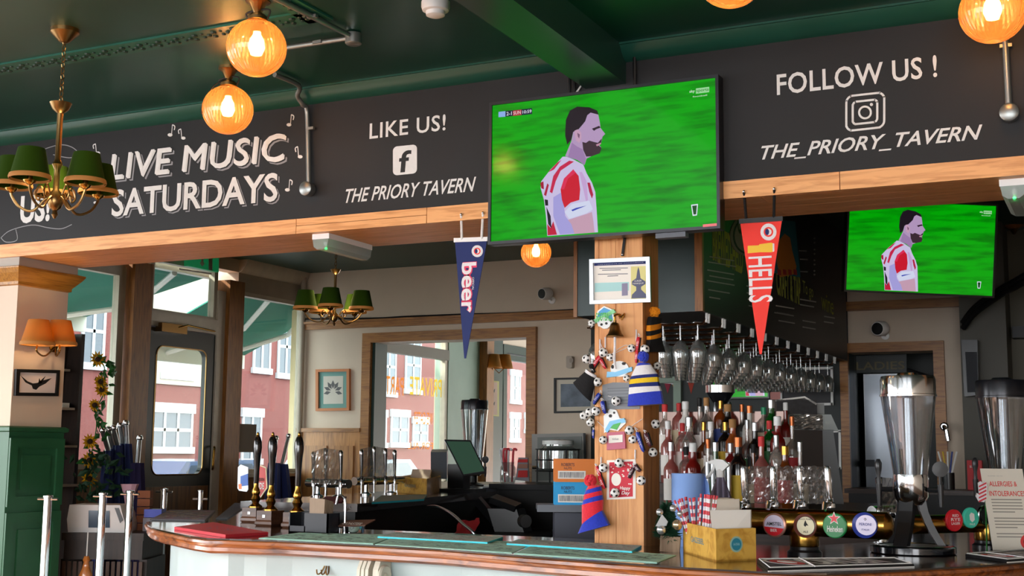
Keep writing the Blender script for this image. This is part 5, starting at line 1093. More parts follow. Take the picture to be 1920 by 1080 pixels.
# framed teal print on the cream wall, swallow print, small box
def framed(label, px, YY, rail, mat_, sheet_, fw_=5, inset=9):
    x0, y0, x1, y1 = px; sk = -.02; t = item('framed_print', label, 'picture', (x0 + x1) / 2, y1, ('Y', YY)); S = lambda x, y: (x, y + sk * (x - x0))
    o = [S(x0, y0), S(x1, y0), S(x1, y1), S(x0, y1)]; i_ = [S(x0 + fw_, y0 + fw_), S(x1 - fw_, y0 + fw_), S(x1 - fw_, y1 - fw_), S(x0 + fw_, y1 - fw_)]
    for k in range(4): plate([o[k], o[(k + 1) % 4], i_[(k + 1) % 4], i_[k]], ('Y', YY), .03, 'frame_rail', rail, t)
    plate(i_, ('Y', YY), .012, 'mount', mat_, t); g = inset + fw_; plate([S(x0 + g, y0 + g), S(x1 - g, y0 + g), S(x1 - g, y1 - g), S(x0 + g, y1 - g)], ('Y', YY), .014, 'print_sheet', sheet_, t); return t
t = framed('orange framed print with a teal mount on the cream wall', (595, 693, 658, 771), YW, mat('orange_frame', '#b8703c', .5), mat('mount_teal', '#6f9a92', .8), mat('print_cream', '#c9c4b8', .8), 5, 8)
for a in range(7):
    an = math.radians(-90 + (a - 3) * 34); cx_, cy_ = 626 + 11 * math.cos(an), 734 + 13 * math.sin(an); plate([(cx_ + 7 * math.cos(an) , cy_ + 8 * math.sin(an)), (cx_ - 3.5 * math.sin(an), cy_ + 3.5 * math.cos(an)), (cx_ - 7 * math.cos(an), cy_ - 8 * math.sin(an)), (cx_ + 3.5 * math.sin(an), cy_ - 3.5 * math.cos(an))], ('Y', YW), .0146, 'engraved_leaf', mat('engraving_grey', '#5f5f60', .8), t)
t = framed('black framed engraving on the cream wall left of the pine post', (1041, 709, 1120, 775), YW, m_dark, mat('mount_cream', '#c9c0b0', .8), mat('engraving_blue', '#7d8794', .8, noise=.5, scale=9), 3.5, 8)
t = item('framed_print', 'narrow butterfly print on the dark wall of the next room', 'picture', 924, 780, ('X', XF + .02)); plate([(915, 713), (933, 715), (933, 781), (915, 779)], ('X', XF + .02), .02, 'frame', mat('olive_frame', '#8f8a40', .5), t); plate([(917, 716), (932, 717), (932, 778), (917, 777)], ('X', XF + .04), .003, 'print_sheet', mat('print_tan', '#a08878', .8), t)
for y in (733, 757): plate([(920, y - 4), (924, y), (928, y - 4), (927, y + 3), (924, y + 2), (921, y + 3)], ('X', XF + .043), .002, 'butterfly', m_ink, t)
t = item('wall_sensor', 'small beige sensor box on the cream wall', 'sensor', 1073, 690, ('Y', YW)); plate(rr(1066, 668, 1077, 691, 3), ('Y', YW), .05, 'sensor_case', mat('beige_plastic', '#a89a8c', .5), t); plate(rr(1068, 672, 1075, 680, 2), ('Y', YW - .05), .004, 'lens', mat('sensor_lens', '#8a7d70', .3), t)
def cctv(label, x, y, YY, r):
    c = PY(x, y, YY); t = thing('security_camera', label, 'camera', c)
    MB().lathe(c + V((0, 0, -.05)), [(.03, 0), (.03, .015), (.012, .02)], 16, (0, -1, 0)).build('mount', m_white, t, smooth=True); MB().tube([c + V((0, -.02, -.05)), c + V((0, -.07, -.04)), c + V((0, -.08, 0))], .009, 8).build('neck', m_white, t, smooth=True)
    MB().lathe(c + V((0, -.05, 0)), [(r * .7, 0), (r, .02), (r, .08), (r * .9, .1)], 20, (-.35, -1, -.1)).build('camera_body', m_white, t, smooth=True); MB().lathe(c + V((0, -.05, 0)), [(r * .8, .08), (r * .8, .103), (r * .3, .106), (0, .107)], 20, (-.35, -1, -.1)).build('lens', m_ink, t, smooth=True)
cctv('white security camera on the cream wall left of the post', 1036, 552, YW, .05); cctv('white security camera above the passage door at the right', 1660, 617, YW, .055)

# ================================================================== THINGS ON THE REAR BAR LEG
def film(q, a, b, c_, d, n=9, amp=.006, seed=1):
    """crinkled sheet of cling film between four corners"""
    r_ = random.Random(seed); a, b, c_, d = V(a), V(b), V(c_), V(d); nn = (b - a).cross(d - a).normalized(); P_ = []
    for j in range(n + 1):
        for i in range(n + 1):
            u, v = i / n, j / n; P_.append((a * (1 - u) + b * u) * (1 - v) + (d * (1 - u) + c_ * u) * v + nn * r_.uniform(-amp, amp) + UZ * r_.uniform(-.3, .3) * amp)
    q.add(P_, [(j * (n + 1) + i, j * (n + 1) + i + 1, (j + 1) * (n + 1) + i + 1, (j + 1) * (n + 1) + i) for j in range(n) for i in range(n)])
def chrome_font(label, base_px, taps, z, px_bar, grp=None, dy=0):
    """row of keg taps: rail on two feet, lever handles, nozzles, wrapped in cling film"""
    bl, br = PZ(*base_px[0], z), PZ(*base_px[1], z); c = (bl + br) / 2; t = thing('keg_tap_row', label, 'beer taps', (c.x, c.y, z), grp)
    d = (br - bl); nrm_ = V((0, -1, 0)); s_ = depth(c) / F; tops = []
    rail_z = z + px_bar * s_; k = 1
    MB().tube([V((bl.x, bl.y, rail_z)) - d * .08, V((br.x, br.y, rail_z)) + d * .08], .028, 16).build('rail', m_steel, t, smooth=True)
    for f_ in (.2, .8): MB().lathe(bl + d * f_, [(.04, 0), (.04, .01), (.02, .02), (.02, rail_z - z)], 16).build('pedestal', m_steel, t, smooth=True)
    for i, (x, yt, yb) in enumerate(taps):
        f_ = (x - base_px[0][0]) / (base_px[1][0] - base_px[0][0]); b0 = bl + d * f_; b0.z = rail_z
        n0 = b0 + V((.02, -.045, -.01)); tp = MB().tube([b0, n0], .012, 10).lathe(n0, [(.016, -.01), (.016, .02), (.012, .03)], 12).tube([n0, n0 + V((0, 0, -.07))], [.009, .007], 10).build('tap_body', m_steel, t, smooth=True)
        D = depth(n0); hb, ht = n0 + V((0, 0, .03)), None; ht = hb + V((0, -.01, (yb - yt) * D / F)); tops.append((hb, ht))
        ax = ht - hb; L_ = ax.length; MB().lathe(hb, [(.006, 0), (.008, L_ * .08), (.009, L_ * .2), (.014, L_ * .8), (.015, L_ * .94), (.008, L_ * .99), (0, L_)], 14, ax).build('lever', m_steel, tp, smooth=True)
        MB().lathe(hb, [(.012, -.005), (.012, .008), (.007, .012)], 12).build('collar', m_blackp, tp, smooth=True)
    for i in range(len(tops) - 1):
        q = MB(); a, b = tops[i], tops[i + 1]; o = V((0, -.018, 0)); film(q, a[0] + o - V((0, 0, .02)), b[0] + o - V((0, 0, .02)), b[1] + o, a[1] + o, 9, .006, i); q.build('cling_film', m_film, t)
    return t
chrome_font('row of three chrome keg taps wrapped in film on the far bar', ((582, 931), (648, 934)), ((590, 846, 898), (613, 843, 903), (641, 848, 905)), ZQ, 26)
chrome_font('row of four chrome keg taps wrapped in film on the far bar', ((670, 929), (748, 926)), ((679, 846, 900), (702, 844, 903), (723, 845, 900), (741, 846, 898)), ZQ, 26)
m_plywood = wood('box_plywood', '#d8a848', '#b9852c', 0, .5, scale=3)
def wooden_box(label, corner, lft, rgt, hpx, z, word, seal=False):
    P0, PL, PR = PZ(*corner, z), PZ(*lft, z), PZ(*rgt, z); h = hpx * depth(P0) / F; P3 = PL + PR - P0; t = thing('wooden_caddy', label, 'box', (P0 + P3) / 2 - V((0, 0, 0)), 'pine table caddies'); th = .007; cc = (P0 + P3) / 2
    for n_, (a, b) in (('side_board', (P0, PL)), ('side_board', (P0, PR)), ('side_board', (PL, P3)), ('side_board', (PR, P3))):
        ia, ib = a + (cc - a).normalized() * th * 1.4, b + (cc - b).normalized() * th * 1.4; MB().extr([a, b, ib, ia], (0, 0, h)).build(n_, m_plywood, t)
    MB().extr([P0, PL, P3, PR], (0, 0, .006)).build('bottom_board', m_plywood, t)
    u = (P0 - PL); L_ = u.length; u.normalize(); n1_ = u.cross(UZ); n1_ = n1_ if n1_.dot(CAM - P0) > 0 else -n1_; text(word, PL + u * L_ * .26 + V((0, 0, h * .42)), PL + u * L_ * .66 + V((0, 0, h * .6)), u, UZ, n1_, mat('stamp_grey', '#6a8a90', .7), t, bold=.01)
    if seal:
        u = (PR - P0); L_ = u.length; u.normalize(); n2_ = u.cross(UZ); n2_ = n2_ if n2_.dot(CAM - P0) > 0 else -n2_; c = P0 + u * L_ * .5 + V((0, 0, h * .52))
        MB().disc(c, n2_, .026, 24, .001).build('stamp_ring', mat('stamp_pale', '#8fb0a0', .7), t); MB().disc(c, n2_, .02, 20, .0018).build('stamp_disc', mat('stamp_teal', '#2a7f92', .7), t); text('GAZEBEL', c - u * .014 - V((0, 0, .003)), c + u * .014 + V((0, 0, .004)), u, UZ, n2_, mat('stamp_light', '#9fd0d8', .7), t, th=.0024)
    return t, P0, PL, PR, P3, h
t, P0, PL, PR, P3, h = wooden_box('pine caddy with napkins on the far bar beside the till', (800, 930), (745, 924), (827, 921), 32, ZQ, 'GAZEBEL')
for i in range(6): MB().obox((PL * (1 - i / 6) + P0 * i / 6) * .5 + P3 * .25 + PR * .25 + V((0, .02, h * .9)), V((.03, 0, 0)), V((0, .006, 0)), V((.01, .01, .06))).build('napkin', nk, t)
sheet('drip_mat', 'teal edged mat on the far bar under the four taps', 'mat', [(697, 942), (795, 936), (800, 927), (715, 929)], .01, mat('mat_pale', '#9aa39a', .7), None, z=ZQ, edge=m_cyan)
sheet('drip_mat', 'dark red mat on the far bar under the three taps', 'mat', [(598, 943), (640, 941), (650, 931), (610, 931)], .008, mat('mat_maroon', '#7a2434', .7), None, z=ZQ)
# till
c = PZ(868, 922, ZQ); D = depth(c); s_ = D / F; t = thing('till', 'black touchscreen till with a dark green display on the far bar', 'till', c)
MB().obox(c + V((0, 0, .012)), V((.14, .02, 0)), V((-.02, .12, 0)), V((0, 0, .012))).build('base', m_blackp, t)
MB().loft([[c + V((-.06, .05, z)) + V((a, b, 0)) for a, b in ((-.07, -.05), (.06, -.05), (.06, .06), (-.07, .06))] for z in (.02, .2)]).build('stand', m_blackp, t)
Pt = [PD(x, y, D - o) for x, y, o in ((833, 824, -.05), (882, 825, -.05), (912, 886, .05), (869, 893, .05))]; cc = sum(Pt, V()) / 4; nn = (Pt[1] - Pt[0]).cross(Pt[3] - Pt[0]).normalized(); nn = nn if nn.dot(CAM - cc) > 0 else -nn
MB().extr([p - nn * .03 for p in Pt], nn * .03).build('screen_housing', m_blackp, t); sc_ = MB().extr([cc + (p - cc) * .9 for p in Pt], nn * .002).build('screen', glow('till_screen', '#2f4a3a', .35), t)
MB().extr([cc + nn * .002 + (Pt[1] - Pt[0]) * a + (Pt[3] - Pt[0]) * b for a, b in ((.05, .1), (.36, .1), (.36, .3), (.05, .3))], nn * .001).build('screen_button', glow('till_green', '#2f8a4a', .6), sc_)
MB().obox(PD(824, 870, D + .15), RT * .06, FW * .08, UP * .1).build('customer_display', mat('slate_plastic', '#3a4048', .3), t)
# clutter along the far bar
c = PZ(955, 918, ZQ); t = thing('paper_tray', 'flat tray of papers on the far bar right of the till', 'tray', c); MB().obox(c + V((0, 0, .012)), V((.15, .35, 0)), V((-.12, .05, 0)), V((0, 0, .012))).build('tray', m_grey, t); MB().obox(c + V((.02, .1, .03)), V((.1, .25, 0)), V((-.09, .04, 0)), V((0, 0, .005))).build('papers', m_paper, t)
c = LG(2.2, .26, .892); t = thing('card_machine', 'black card machine with a paper roll under the far bar', 'card machine', c)
MB().obox(c + V((-.03, 0, .08)), V((.1, .03, .0)), V((0, .07, 0)), V((-.03, 0, .08))).build('body', m_blackp, t); MB().obox(c + V((-.06, -.02, .2)), V((.1, 0, -.03)), V((0, .05, .01)), V((.008, 0, .02))).build('lid', m_blackp, t); MB().lathe(c + V((.1, -.06, .08)), [(.045, 0), (.045, .05), (.015, .05)], 20, (.8, -.6, 0)).build('paper_roll', mat('roll_paper_grey', '#5c5c5c', .7), t, smooth=True); MB().obox(c + V((-.2, -.03, .14)), V((.09, 0, -.09)), V((0, .03, 0)), V((.02, 0, .02))).build('handset', m_blackp, t)
c = LG(1.1, .25, .892); t = thing('red_cloth', 'crumpled red cloth in the dark under the far bar', 'cloth', c); q = MB(); film(q, c + V((-.08, 0, .02)), c + V((.07, -.03, .03)), c + V((.09, .06, .14)), c + V((-.06, .07, .12)), 7, .012, 5); q.build('cloth', mat('cloth_red', '#a8242a', .8), t, smooth=True); MB().tube([c + V((0, 0, .02)), c + V((-.12, -.1, .0))], .006, 6).build('cord', m_brassd, t)
c = PZ(870, 968, 1.0); t = thing('drinks_hose', 'thin silver hose arching over the dark server side', 'hose', LG(1.6, .3, .9)); MB().tube(smoothpath([PD(802, 950, 7.6), PD(820, 950, 7.4), PD(845, 962, 7.1), PD(870, 984, 6.9), PD(892, 1004, 6.8), PD(905, 1040, 6.8)]), .008, 8).build('hose', m_steelr, t, smooth=True)
# shelf along the cream wall with jar, cards and grey frame
ZS = 1.215; t = thing('wall_counter', 'dark counter along the cream wall behind the till', 'counter', (-3.5, 9.1, 0)); B((-4.35, 8.6, ZS - .04), (-2.75, 9.44, ZS)).build('top', m_blackp, t); B((-4.3, 8.64, 0), (-2.8, 9.4, ZS - .04)).build('cabinet', m_dark, t)
c = PZ(1046, 906, ZS); s_ = depth(c) / F; t = thing('drinks_dispenser', 'glass drinks dispenser on a black wire stand beside the boxes', 'drinks dispenser', c); H_ = 90 * s_; r_ = 38 * s_
MB().lathe(c + V((0, 0, H_ * .25)), [(r_ * .8, 0), (r_, .02), (r_, H_ * .42), (r_ * .75, H_ * .52), (r_ * .75, H_ * .56), (r_ * .7, H_ * .56)], 28).build('jar', clear('dispenser_glass', '#dfe4e2', .2, .05, '#c8ccc8', .25), t, smooth=True); MB().lathe(c + V((0, 0, H_ * .8)), [(r_ * .78, 0), (r_ * .78, .03), (r_ * .2, .04)], 24).build('lid', m_white, t, smooth=True)
for a in range(4): e = V((math.cos(a * 1.57 + .8), math.sin(a * 1.57 + .8), 0)) * r_; MB().tube([c + e * 1.1, c + e * 1.1 + V((0, 0, H_ * .7))], .006, 6).build('wire_leg', m_dark, t)
for z_ in (.25, .48, .7): MB().tube([c + V((math.cos(k * .5236), math.sin(k * .5236), 0)) * r_ * 1.1 + V((0, 0, H_ * z_)) for k in range(13)], .005, 6).build('wire_ring', m_dark, t)
MB().tube([c + V((-r_, -.02, H_ * .32)), c + V((-r_ * 1.3, -.03, H_ * .32))], .012, 8).build('spigot', m_steel, t)
p0 = PY(1090, 900, 9.42); t = thing('grey_frame', 'grey framed board leaning behind the drinks dispenser', 'frame', PY(1070, 905, 9.4)); plate([(1000, 814), (1097, 812), (1099, 905), (1000, 907)], ('Y', 9.42), .03, 'frame', mat('frame_grey', '#8f8d88', .5), t); plate([(1008, 820), (1091, 818), (1092, 899), (1008, 901)], ('Y', 9.39), .004, 'board', mat('board_grey', '#6d6f6c', .5), t); plate([(1094, 812), (1098, 812), (1100, 905), (1096, 905)], ('Y', 9.385), .006, 'dark_edge', m_dark, t)
c = PZ(985, 907, ZS); t = thing('menu_stand', 'slanted red and grey menu holder on the far counter', 'menu stand', c); s_ = depth(c) / F
MB().extr([PD(966, 900, depth(c)), PD(992, 903, depth(c)), PD(990, 858, depth(c) + .05), PD(972, 858, depth(c) + .05)], (0, .01, 0)).build('board', mat('menu_grey', '#8a8a90', .6), t)
for y0, y1, m_ in ((861, 867, rd), (870, 878, mat('menu_brown', '#9a6a58', .6)), (882, 895, rd)): MB().extr([PD(970, y1, depth(c) - .01), PD(989, y1, depth(c) - .01), PD(989, y0, depth(c) - .01), PD(972, y0, depth(c) - .01)], (0, .004, 0)).build('print_block', m_, t)
c = PY(952, 900, 8.8); c.z = ZS + .0005; t = thing('candy_jar', 'jar of striped candy canes on the far counter', 'jar', c); s_ = depth(c) / F; MB().lathe(c, [(.05, 0), (.06, .02), (.06, .12), (.045, .14), (.05, .16)], 18).build('jar', m_drink, t, smooth=True)
m_stripe = mat('candy_red', '#c83a44', .5)
for i in range(6):
    b = c + V((rnd.uniform(-.03, .03), rnd.uniform(-.03, .03), .01)); a = b + V((rnd.uniform(-.06, .06), 0, .22)); e = a + V((.03, 0, .02)); MB().tube(smoothpath([b, a, (a + e) / 2 + V((0, 0, .02)), e]), .009, 7).build('candy_cane', m_stripe if i % 2 else m_whitek, t, smooth=True)
# beer tower builder
def beer_tower(label, base, H, r1, r0, hc, leg_=True, taps=True, grp='beer tower dispensers'):
    base = V(base); t = thing('beer_tower', label, 'beer tower', base, grp)
    z0 = H - hc
    ac = clear('tower_acrylic', '#eef0f2', .10, .03)
    MB().lathe(base, [(r0, z0), (r1, H - .07), (r1 * .985, H - .07), (r0 * .97, z0 + .004)], 36).build('cylinder', ac, t, smooth=True)
    MB().lathe(base, [(r1 * 1.03, H - .075), (r1 * 1.03, H - .068), (r1, H - .066), (r1, H - .012), (r1 * .96, H), (r1 * .4, H + .004), (r1 * .35, H + .012), (0, H + .014)], 36).build('lid', m_steel if leg_ else mat('lid_black', '#1c1d22', .25, .3), t, smooth=True)
    MB().tube([base + V((0, 0, z0)), base + V((0, 0, H - .08))], r1 * .2, 14).build('ice_tube', clear('ice_tube_acrylic', '#cfd6da', .22, .05, '#9aa4ac', .15), t, smooth=True)
    MB().lathe(base, [(r0 * 1.02, z0 + .01), (r0 * 1.05, z0), (r0 * 1.05, z0 - .07), (r0 * .7, z0 - .1)], 30).build('collar', m_steel, t, smooth=True)
    if taps:
        for s_ in (-1, 1):
            b = base + V((s_ * r0 * 1.05, -.02, z0 - .045)); o = b + V((s_ * .045, -.015, 0)); tp = MB().tube([b, o], .009, 8).tube([o + V((0, 0, .02)), o + V((0, 0, -.06))], [.012, .008], 10).build('tap', m_blackp, t, smooth=True)
            if s_ < 0: MB().lathe(o, [(.008, .02), (.007, .05), (.012, .075), (.013, .095), (.006, .11)], 12).build('tap_lever', m_blackp, tp, smooth=True)
            else: MB().lathe(o + V((0, 0, .075)), [(.001, -.006), (.028, -.005), (.028, .005), (.001, .006)], 20, (.3, -1, 0)).tube([o, o + V((0, 0, .05))], .006, 8).build('tap_lever', m_blackp, tp, smooth=True)
    if leg_:
        zz = z0 - .08
        for a, m_ in ((-105, m_blackp), (15, m_blackp), (135, m_blackp)):
            d = V((math.cos(math.radians(a)), math.sin(math.radians(a)), 0)); rings = []
            for f_ in (0, .25, .5, .75, 1):
                cz_ = zz * (1 - f_) + .03 * f_; ro = r0 * .55 + .065 * f_ ** 1.6; s1 = V((-d.y, d.x, 0)); w_, th = .026, .014; cc = base + d * ro + V((0, 0, cz_)); rings.append([cc + s1 * w_ + d * th, cc - s1 * w_ + d * th, cc - s1 * w_ - d * th, cc + s1 * w_ - d * th])
            MB().loft(rings).build('leg', m_, t, smooth=False)
        MB().lathe(base, [(.145, 0), (.15, .004), (.15, .024), (.14, .03), (.125, .03), (.12, .022), (0, .022)], 40).build('base_ring', mat('tower_black', '#101216', .18, coat=.6), t, smooth=True)
        MB().lathe(base, [(.118, .022), (.118, .027), (0, .028)], 32).build('drip_plate', m_steelr, t, smooth=True)
    else: MB().lathe(base, [(.1, 0), (.1, .03), (.03, .05), (.03, z0)], 24).build('base', m_blackp, t, smooth=True)
    return t
c = PZ(888, 916, ZQ); s_ = depth(c) / F; beer_tower('beer tower dispenser behind the till, black lid', c, (916 - 751) * s_, 26 * s_, 17 * s_, 118 * s_, False, True)

# ================================================================== BOXES ON THE SHELF LEFT OF THE POST
Db = 5.75; A_, B_ = PD(1007, 953, Db), PD(1128, 953, Db); zs_ = A_.z
t = thing('bracket_shelf', 'black tray shelf carrying the two cartons beside the post', 'shelf', ((A_ + B_) / 2).to_2d().to_3d()); d = B_ - A_; d.z = 0; L_ = d.length; d.normalize(); nn = V((d.y, -d.x, 0)); m_ = (A_ + B_) / 2
MB().obox(m_ - nn * .12, d * L_ / 2, nn * .15, V((0, 0, .012))).build('tray', m_grey, t); MB().obox(m_ + nn * .03, d * L_ / 2, nn * .004, V((0, 0, .016))).build('tray_lip', m_grey, t); MB().obox(m_ - nn * .12 + V((0, 0, -zs_ / 2 - .01)) + d * .03, d * (L_ / 2 - .05), nn * .12, V((0, 0, zs_ / 2 - .01))).build('cabinet', mat('dark_grey_cabinet', '#3a3d48', .5), t)
def carton(label, x0, y0, x1, y1, m_, D, z0, word):
    a, b = PD(x0, y1, D), PD(x1, y1, D); h = (y1 - y0) * D / F; dd = b - a; dd.z = 0; L_ = dd.length; dd.normalize(); n_ = V((dd.y, -dd.x, 0)); o = V((a.x, a.y, z0)); t = thing('carton', label, 'carton', o + dd * L_ / 2, 'drinks cartons beside the post')
    MB().obox(o + dd * L_ / 2 - n_ * .1 + V((0, 0, h / 2)), dd * L_ / 2, n_ * .1, V((0, 0, h / 2))).build('carton_body', m_, t)
    MB().extr([o + dd * L_ * u + V((0, 0, h * v)) + n_ * .0008 for u, v in ((.07, .14), (.66, .14), (.66, .48), (.07, .48))], n_ * .0008).build('barcode_label', m_paper, t); q = MB()
    for i in range(26):
        u = .1 + .53 * i / 26; q.extr([o + dd * L_ * a_ + V((0, 0, h * v)) + n_ * .002 for a_, v in ((u, .19), (u + rnd.uniform(.005, .014), .19), (u + rnd.uniform(.005, .014), .43), (u, .43))], n_ * .0004)
    q.build('barcode', m_grey, t); text(word, o + dd * L_ * .14 + V((0, 0, h * .68)), o + dd * L_ * .42 + V((0, 0, h * .82)), dd, UZ, n_, mat('carton_ink', '#3a3040', .7), t, bold=.01); text('NUTS', o + dd * L_ * .2 + V((0, 0, h * .54)), o + dd * L_ * .36 + V((0, 0, h * .64)), dd, UZ, n_, MATS['carton_ink'], t, bold=.01)
    return h
zz = zs_ + .0125; h = carton('blue printed carton on the shelf beside the post, lower of two', 1040, 905, 1128, 949, mat('carton_blue', '#2aa0dc', .6), Db, zz, 'ROBERTS'); carton('orange printed carton on the shelf beside the post, upper of two', 1040, 862, 1128, 905, mat('carton_orange', '#e08038', .6), Db, zz + h + .0005, 'ROBERTS')

# ================================================================== RIGHT PART OF THE FRONT BAR
# small fir with baubles
c = PZ(1251, 1034, ZB); s_ = depth(c) / F; t = thing('tabletop_fir', 'tiny artificial fir with silver and gold baubles and a wood block foot', 'ornament', c)
MB().obox(c + V((.012, 0, .028)), V((.034, .01, -.002)), V((-.008, .028, 0)), V((.002, 0, .028))).build('wood_block', wood('bark_block', '#8f7a64', '#5f4a38', 2, .8), t)
q = MB(); top = c + V((0, 0, 95 * s_))
for i in range(800):
    f_ = rnd.random() ** .7; r_ = .058 * (1 - f_ * .75); a = rnd.uniform(0, 6.28); b = c + V((0, 0, .05)) + V((0, 0, .115 * f_)); e = b + V((math.cos(a) * r_, math.sin(a) * r_, rnd.uniform(-.02, .012))); side = V((-math.sin(a), math.cos(a), .3)) * .0034; m0 = (b + e) / 2
    q.add([b - side, b + side, e], [(0, 1, 2)]); q.add([m0, m0 + side * 2 + V((0, 0, .004)), e + side * 6], [(0, 1, 2)]); q.add([m0, m0 - side * 2, e - side * 6], [(0, 1, 2)])
stuff(q.build('needles', m_leafd, t)); MB().tube([c + V((0, 0, .05)), top], .004, 6).build('stem', m_leafd, t)
m_sil = mat('bauble_silver', '#d0d2d4', .2, .8); m_gold = mat('bauble_champagne', '#cbb694', .2, .8)
for x, y, r, m_ in ((1270, 984, 10, m_gold), (1262, 953, 6.5, m_sil), (1240, 993, 9, m_sil), (1237, 960, 7, m_sil), (1275, 963, 6, m_sil)): p_ = PD(x, y, depth(c) - .045); MB().ball(p_, r * s_, 16, 10).build('bauble', m_, t, smooth=True)
MB().extr([PD(x, y, depth(c) - .05) for x, y in ((1241, 964), (1252, 978), (1249, 986), (1229, 987))], (0, .004, 0)).build('ribbon_bow', mat('gauze_silver', '#b9bcbe', .5), t)
# pine caddy with straws and napkins
t, P0, PL, PR, P3, h = wooden_box('pine caddy of striped straws and white napkins on the front bar', (1343, 1054), (1281, 1035), (1418, 1051), 61, ZB, 'GAZEBEL', True)
def inbox(u, v): return P0 + (PL - P0) * u + (PR - P0) * v
a, b = inbox(.08, .06), inbox(.08, .94); D = depth(P0)
g = MB().extr([a + V((-.004, .0, .02)), b + V((.0, .0, .02)), b + V((0, .006, .165)), a + V((-.02, .006, .165))], (0, .012, 0)).build('napkin', m_paper, t)
for i in range(9): a_, b_ = inbox(.3 + .05 * i, .3), inbox(.3 + .05 * i, .88); MB().extr([a_ + V((0, 0, .02)), b_ + V((0, 0, .02)), b_ + V((0, 0, .198 - .002 * (i % 3))), a_ + V((0, 0, .198 - .002 * (i % 3)))], (0, .006, 0)).build('napkin', mat('napkin_cream', '#d9cfc0', .8), t)
def straw(b, d, L_, r_=.0038):
    d = V(d).normalized(); n = 14
    for k in (0, 1):
        q = MB()
        for i in range(k, n, 2): q.tube([V(b) + d * L_ * i / n, V(b) + d * L_ * (i + 1) / n], r_, 7)
        q.build('straw_stripe', m_stripe if k else m_whitek, t)
for i in range(10): b = inbox(.72 + .025 * i, .12 + .03 * (i % 4)); straw(b + V((0, 0, .012)), (rnd.uniform(-.42, .1), rnd.uniform(-.1, .1), 1), .185)
for i in range(12): b = inbox(.35 + .03 * i, .1 + .03 * (i % 3)); straw(b + V((0, 0, .02)), (rnd.uniform(.0, .22), 0, 1), .192)
# blue paper roll
c = PZ(1291, 1023, ZB); s_ = depth(c) / F; H_ = (1023 - 889) * s_; r_ = 31 * s_; t = thing('paper_roll', 'blue paper towel roll behind the pine caddy', 'paper roll', c); m_bp = mat('blue_paper', '#7fa0d8', .85)
MB().lathe(c, [(r_ * .35, 0), (r_, 0), (r_, H_), (r_ * .35, H_), (r_ * .35, 0)], 36).build('roll', m_bp, t, smooth=True)
q = MB(); q.loft([[c + V((math.cos(a) * r_ * 1.01, math.sin(a) * r_ * 1.01, z)) for z in (H_ * .02, H_)] for a in (-.3, .0, .3)] + [[c + V((r_ * 1.2, .01, 0)), c + V((r_ * 1.05, .01, H_ * .97))], [c + V((r_ * 1.9, -.02, 0)), c + V((r_ * 1.3, 0, H_ * .85))]], cap=False, closed=False); q.build('loose_end', m_bp, t, smooth=True)
# spray bottle
c = PZ(1352, 1018, ZB); s_ = depth(c) / F; H_ = (1018 - 862) * s_; t = thing('spray_bottle', 'trigger spray bottle with a white head and violet label', 'spray bottle', c)
MB().lathe(c, [(.0, 0), (.045, 0), (.047, .01), (.047, H_ * .5), (.04, H_ * .58), (.018, H_ * .74), (.014, H_ * .8)], 24).build('bottle', clear('spray_plastic', '#cfc8d4', .1, .2, '#a89ab4', .5), t, smooth=True); MB().lathe(c, [(.0485, H_ * .12), (.0485, H_ * .5)], 24).build('label', mat('violet_label', '#4a2a78', .5), t, smooth=True)
MB().lathe(c, [(.016, H_ * .78), (.016, H_ * .86), (.012, H_ * .88)], 14).build('neck_ring', m_white, t, smooth=True)
MB().extr([c + V((x, -.012, H_ * z)) for x, z in ((-.014, .86), (.014, .86), (.04, .93), (.015, .99), (-.015, 1.0), (-.045, .97), (-.045, .945), (-.02, .935))], (0, .024, 0)).build('spray_head', m_white, t); MB().tube(smoothpath([c + V((-.022, 0, H_ * .94)), c + V((-.03, 0, H_ * .87)), c + V((-.045, 0, H_ * .8)), c + V((-.06, 0, H_ * .77))]), .006, 8).build('trigger', m_white, t, smooth=True)
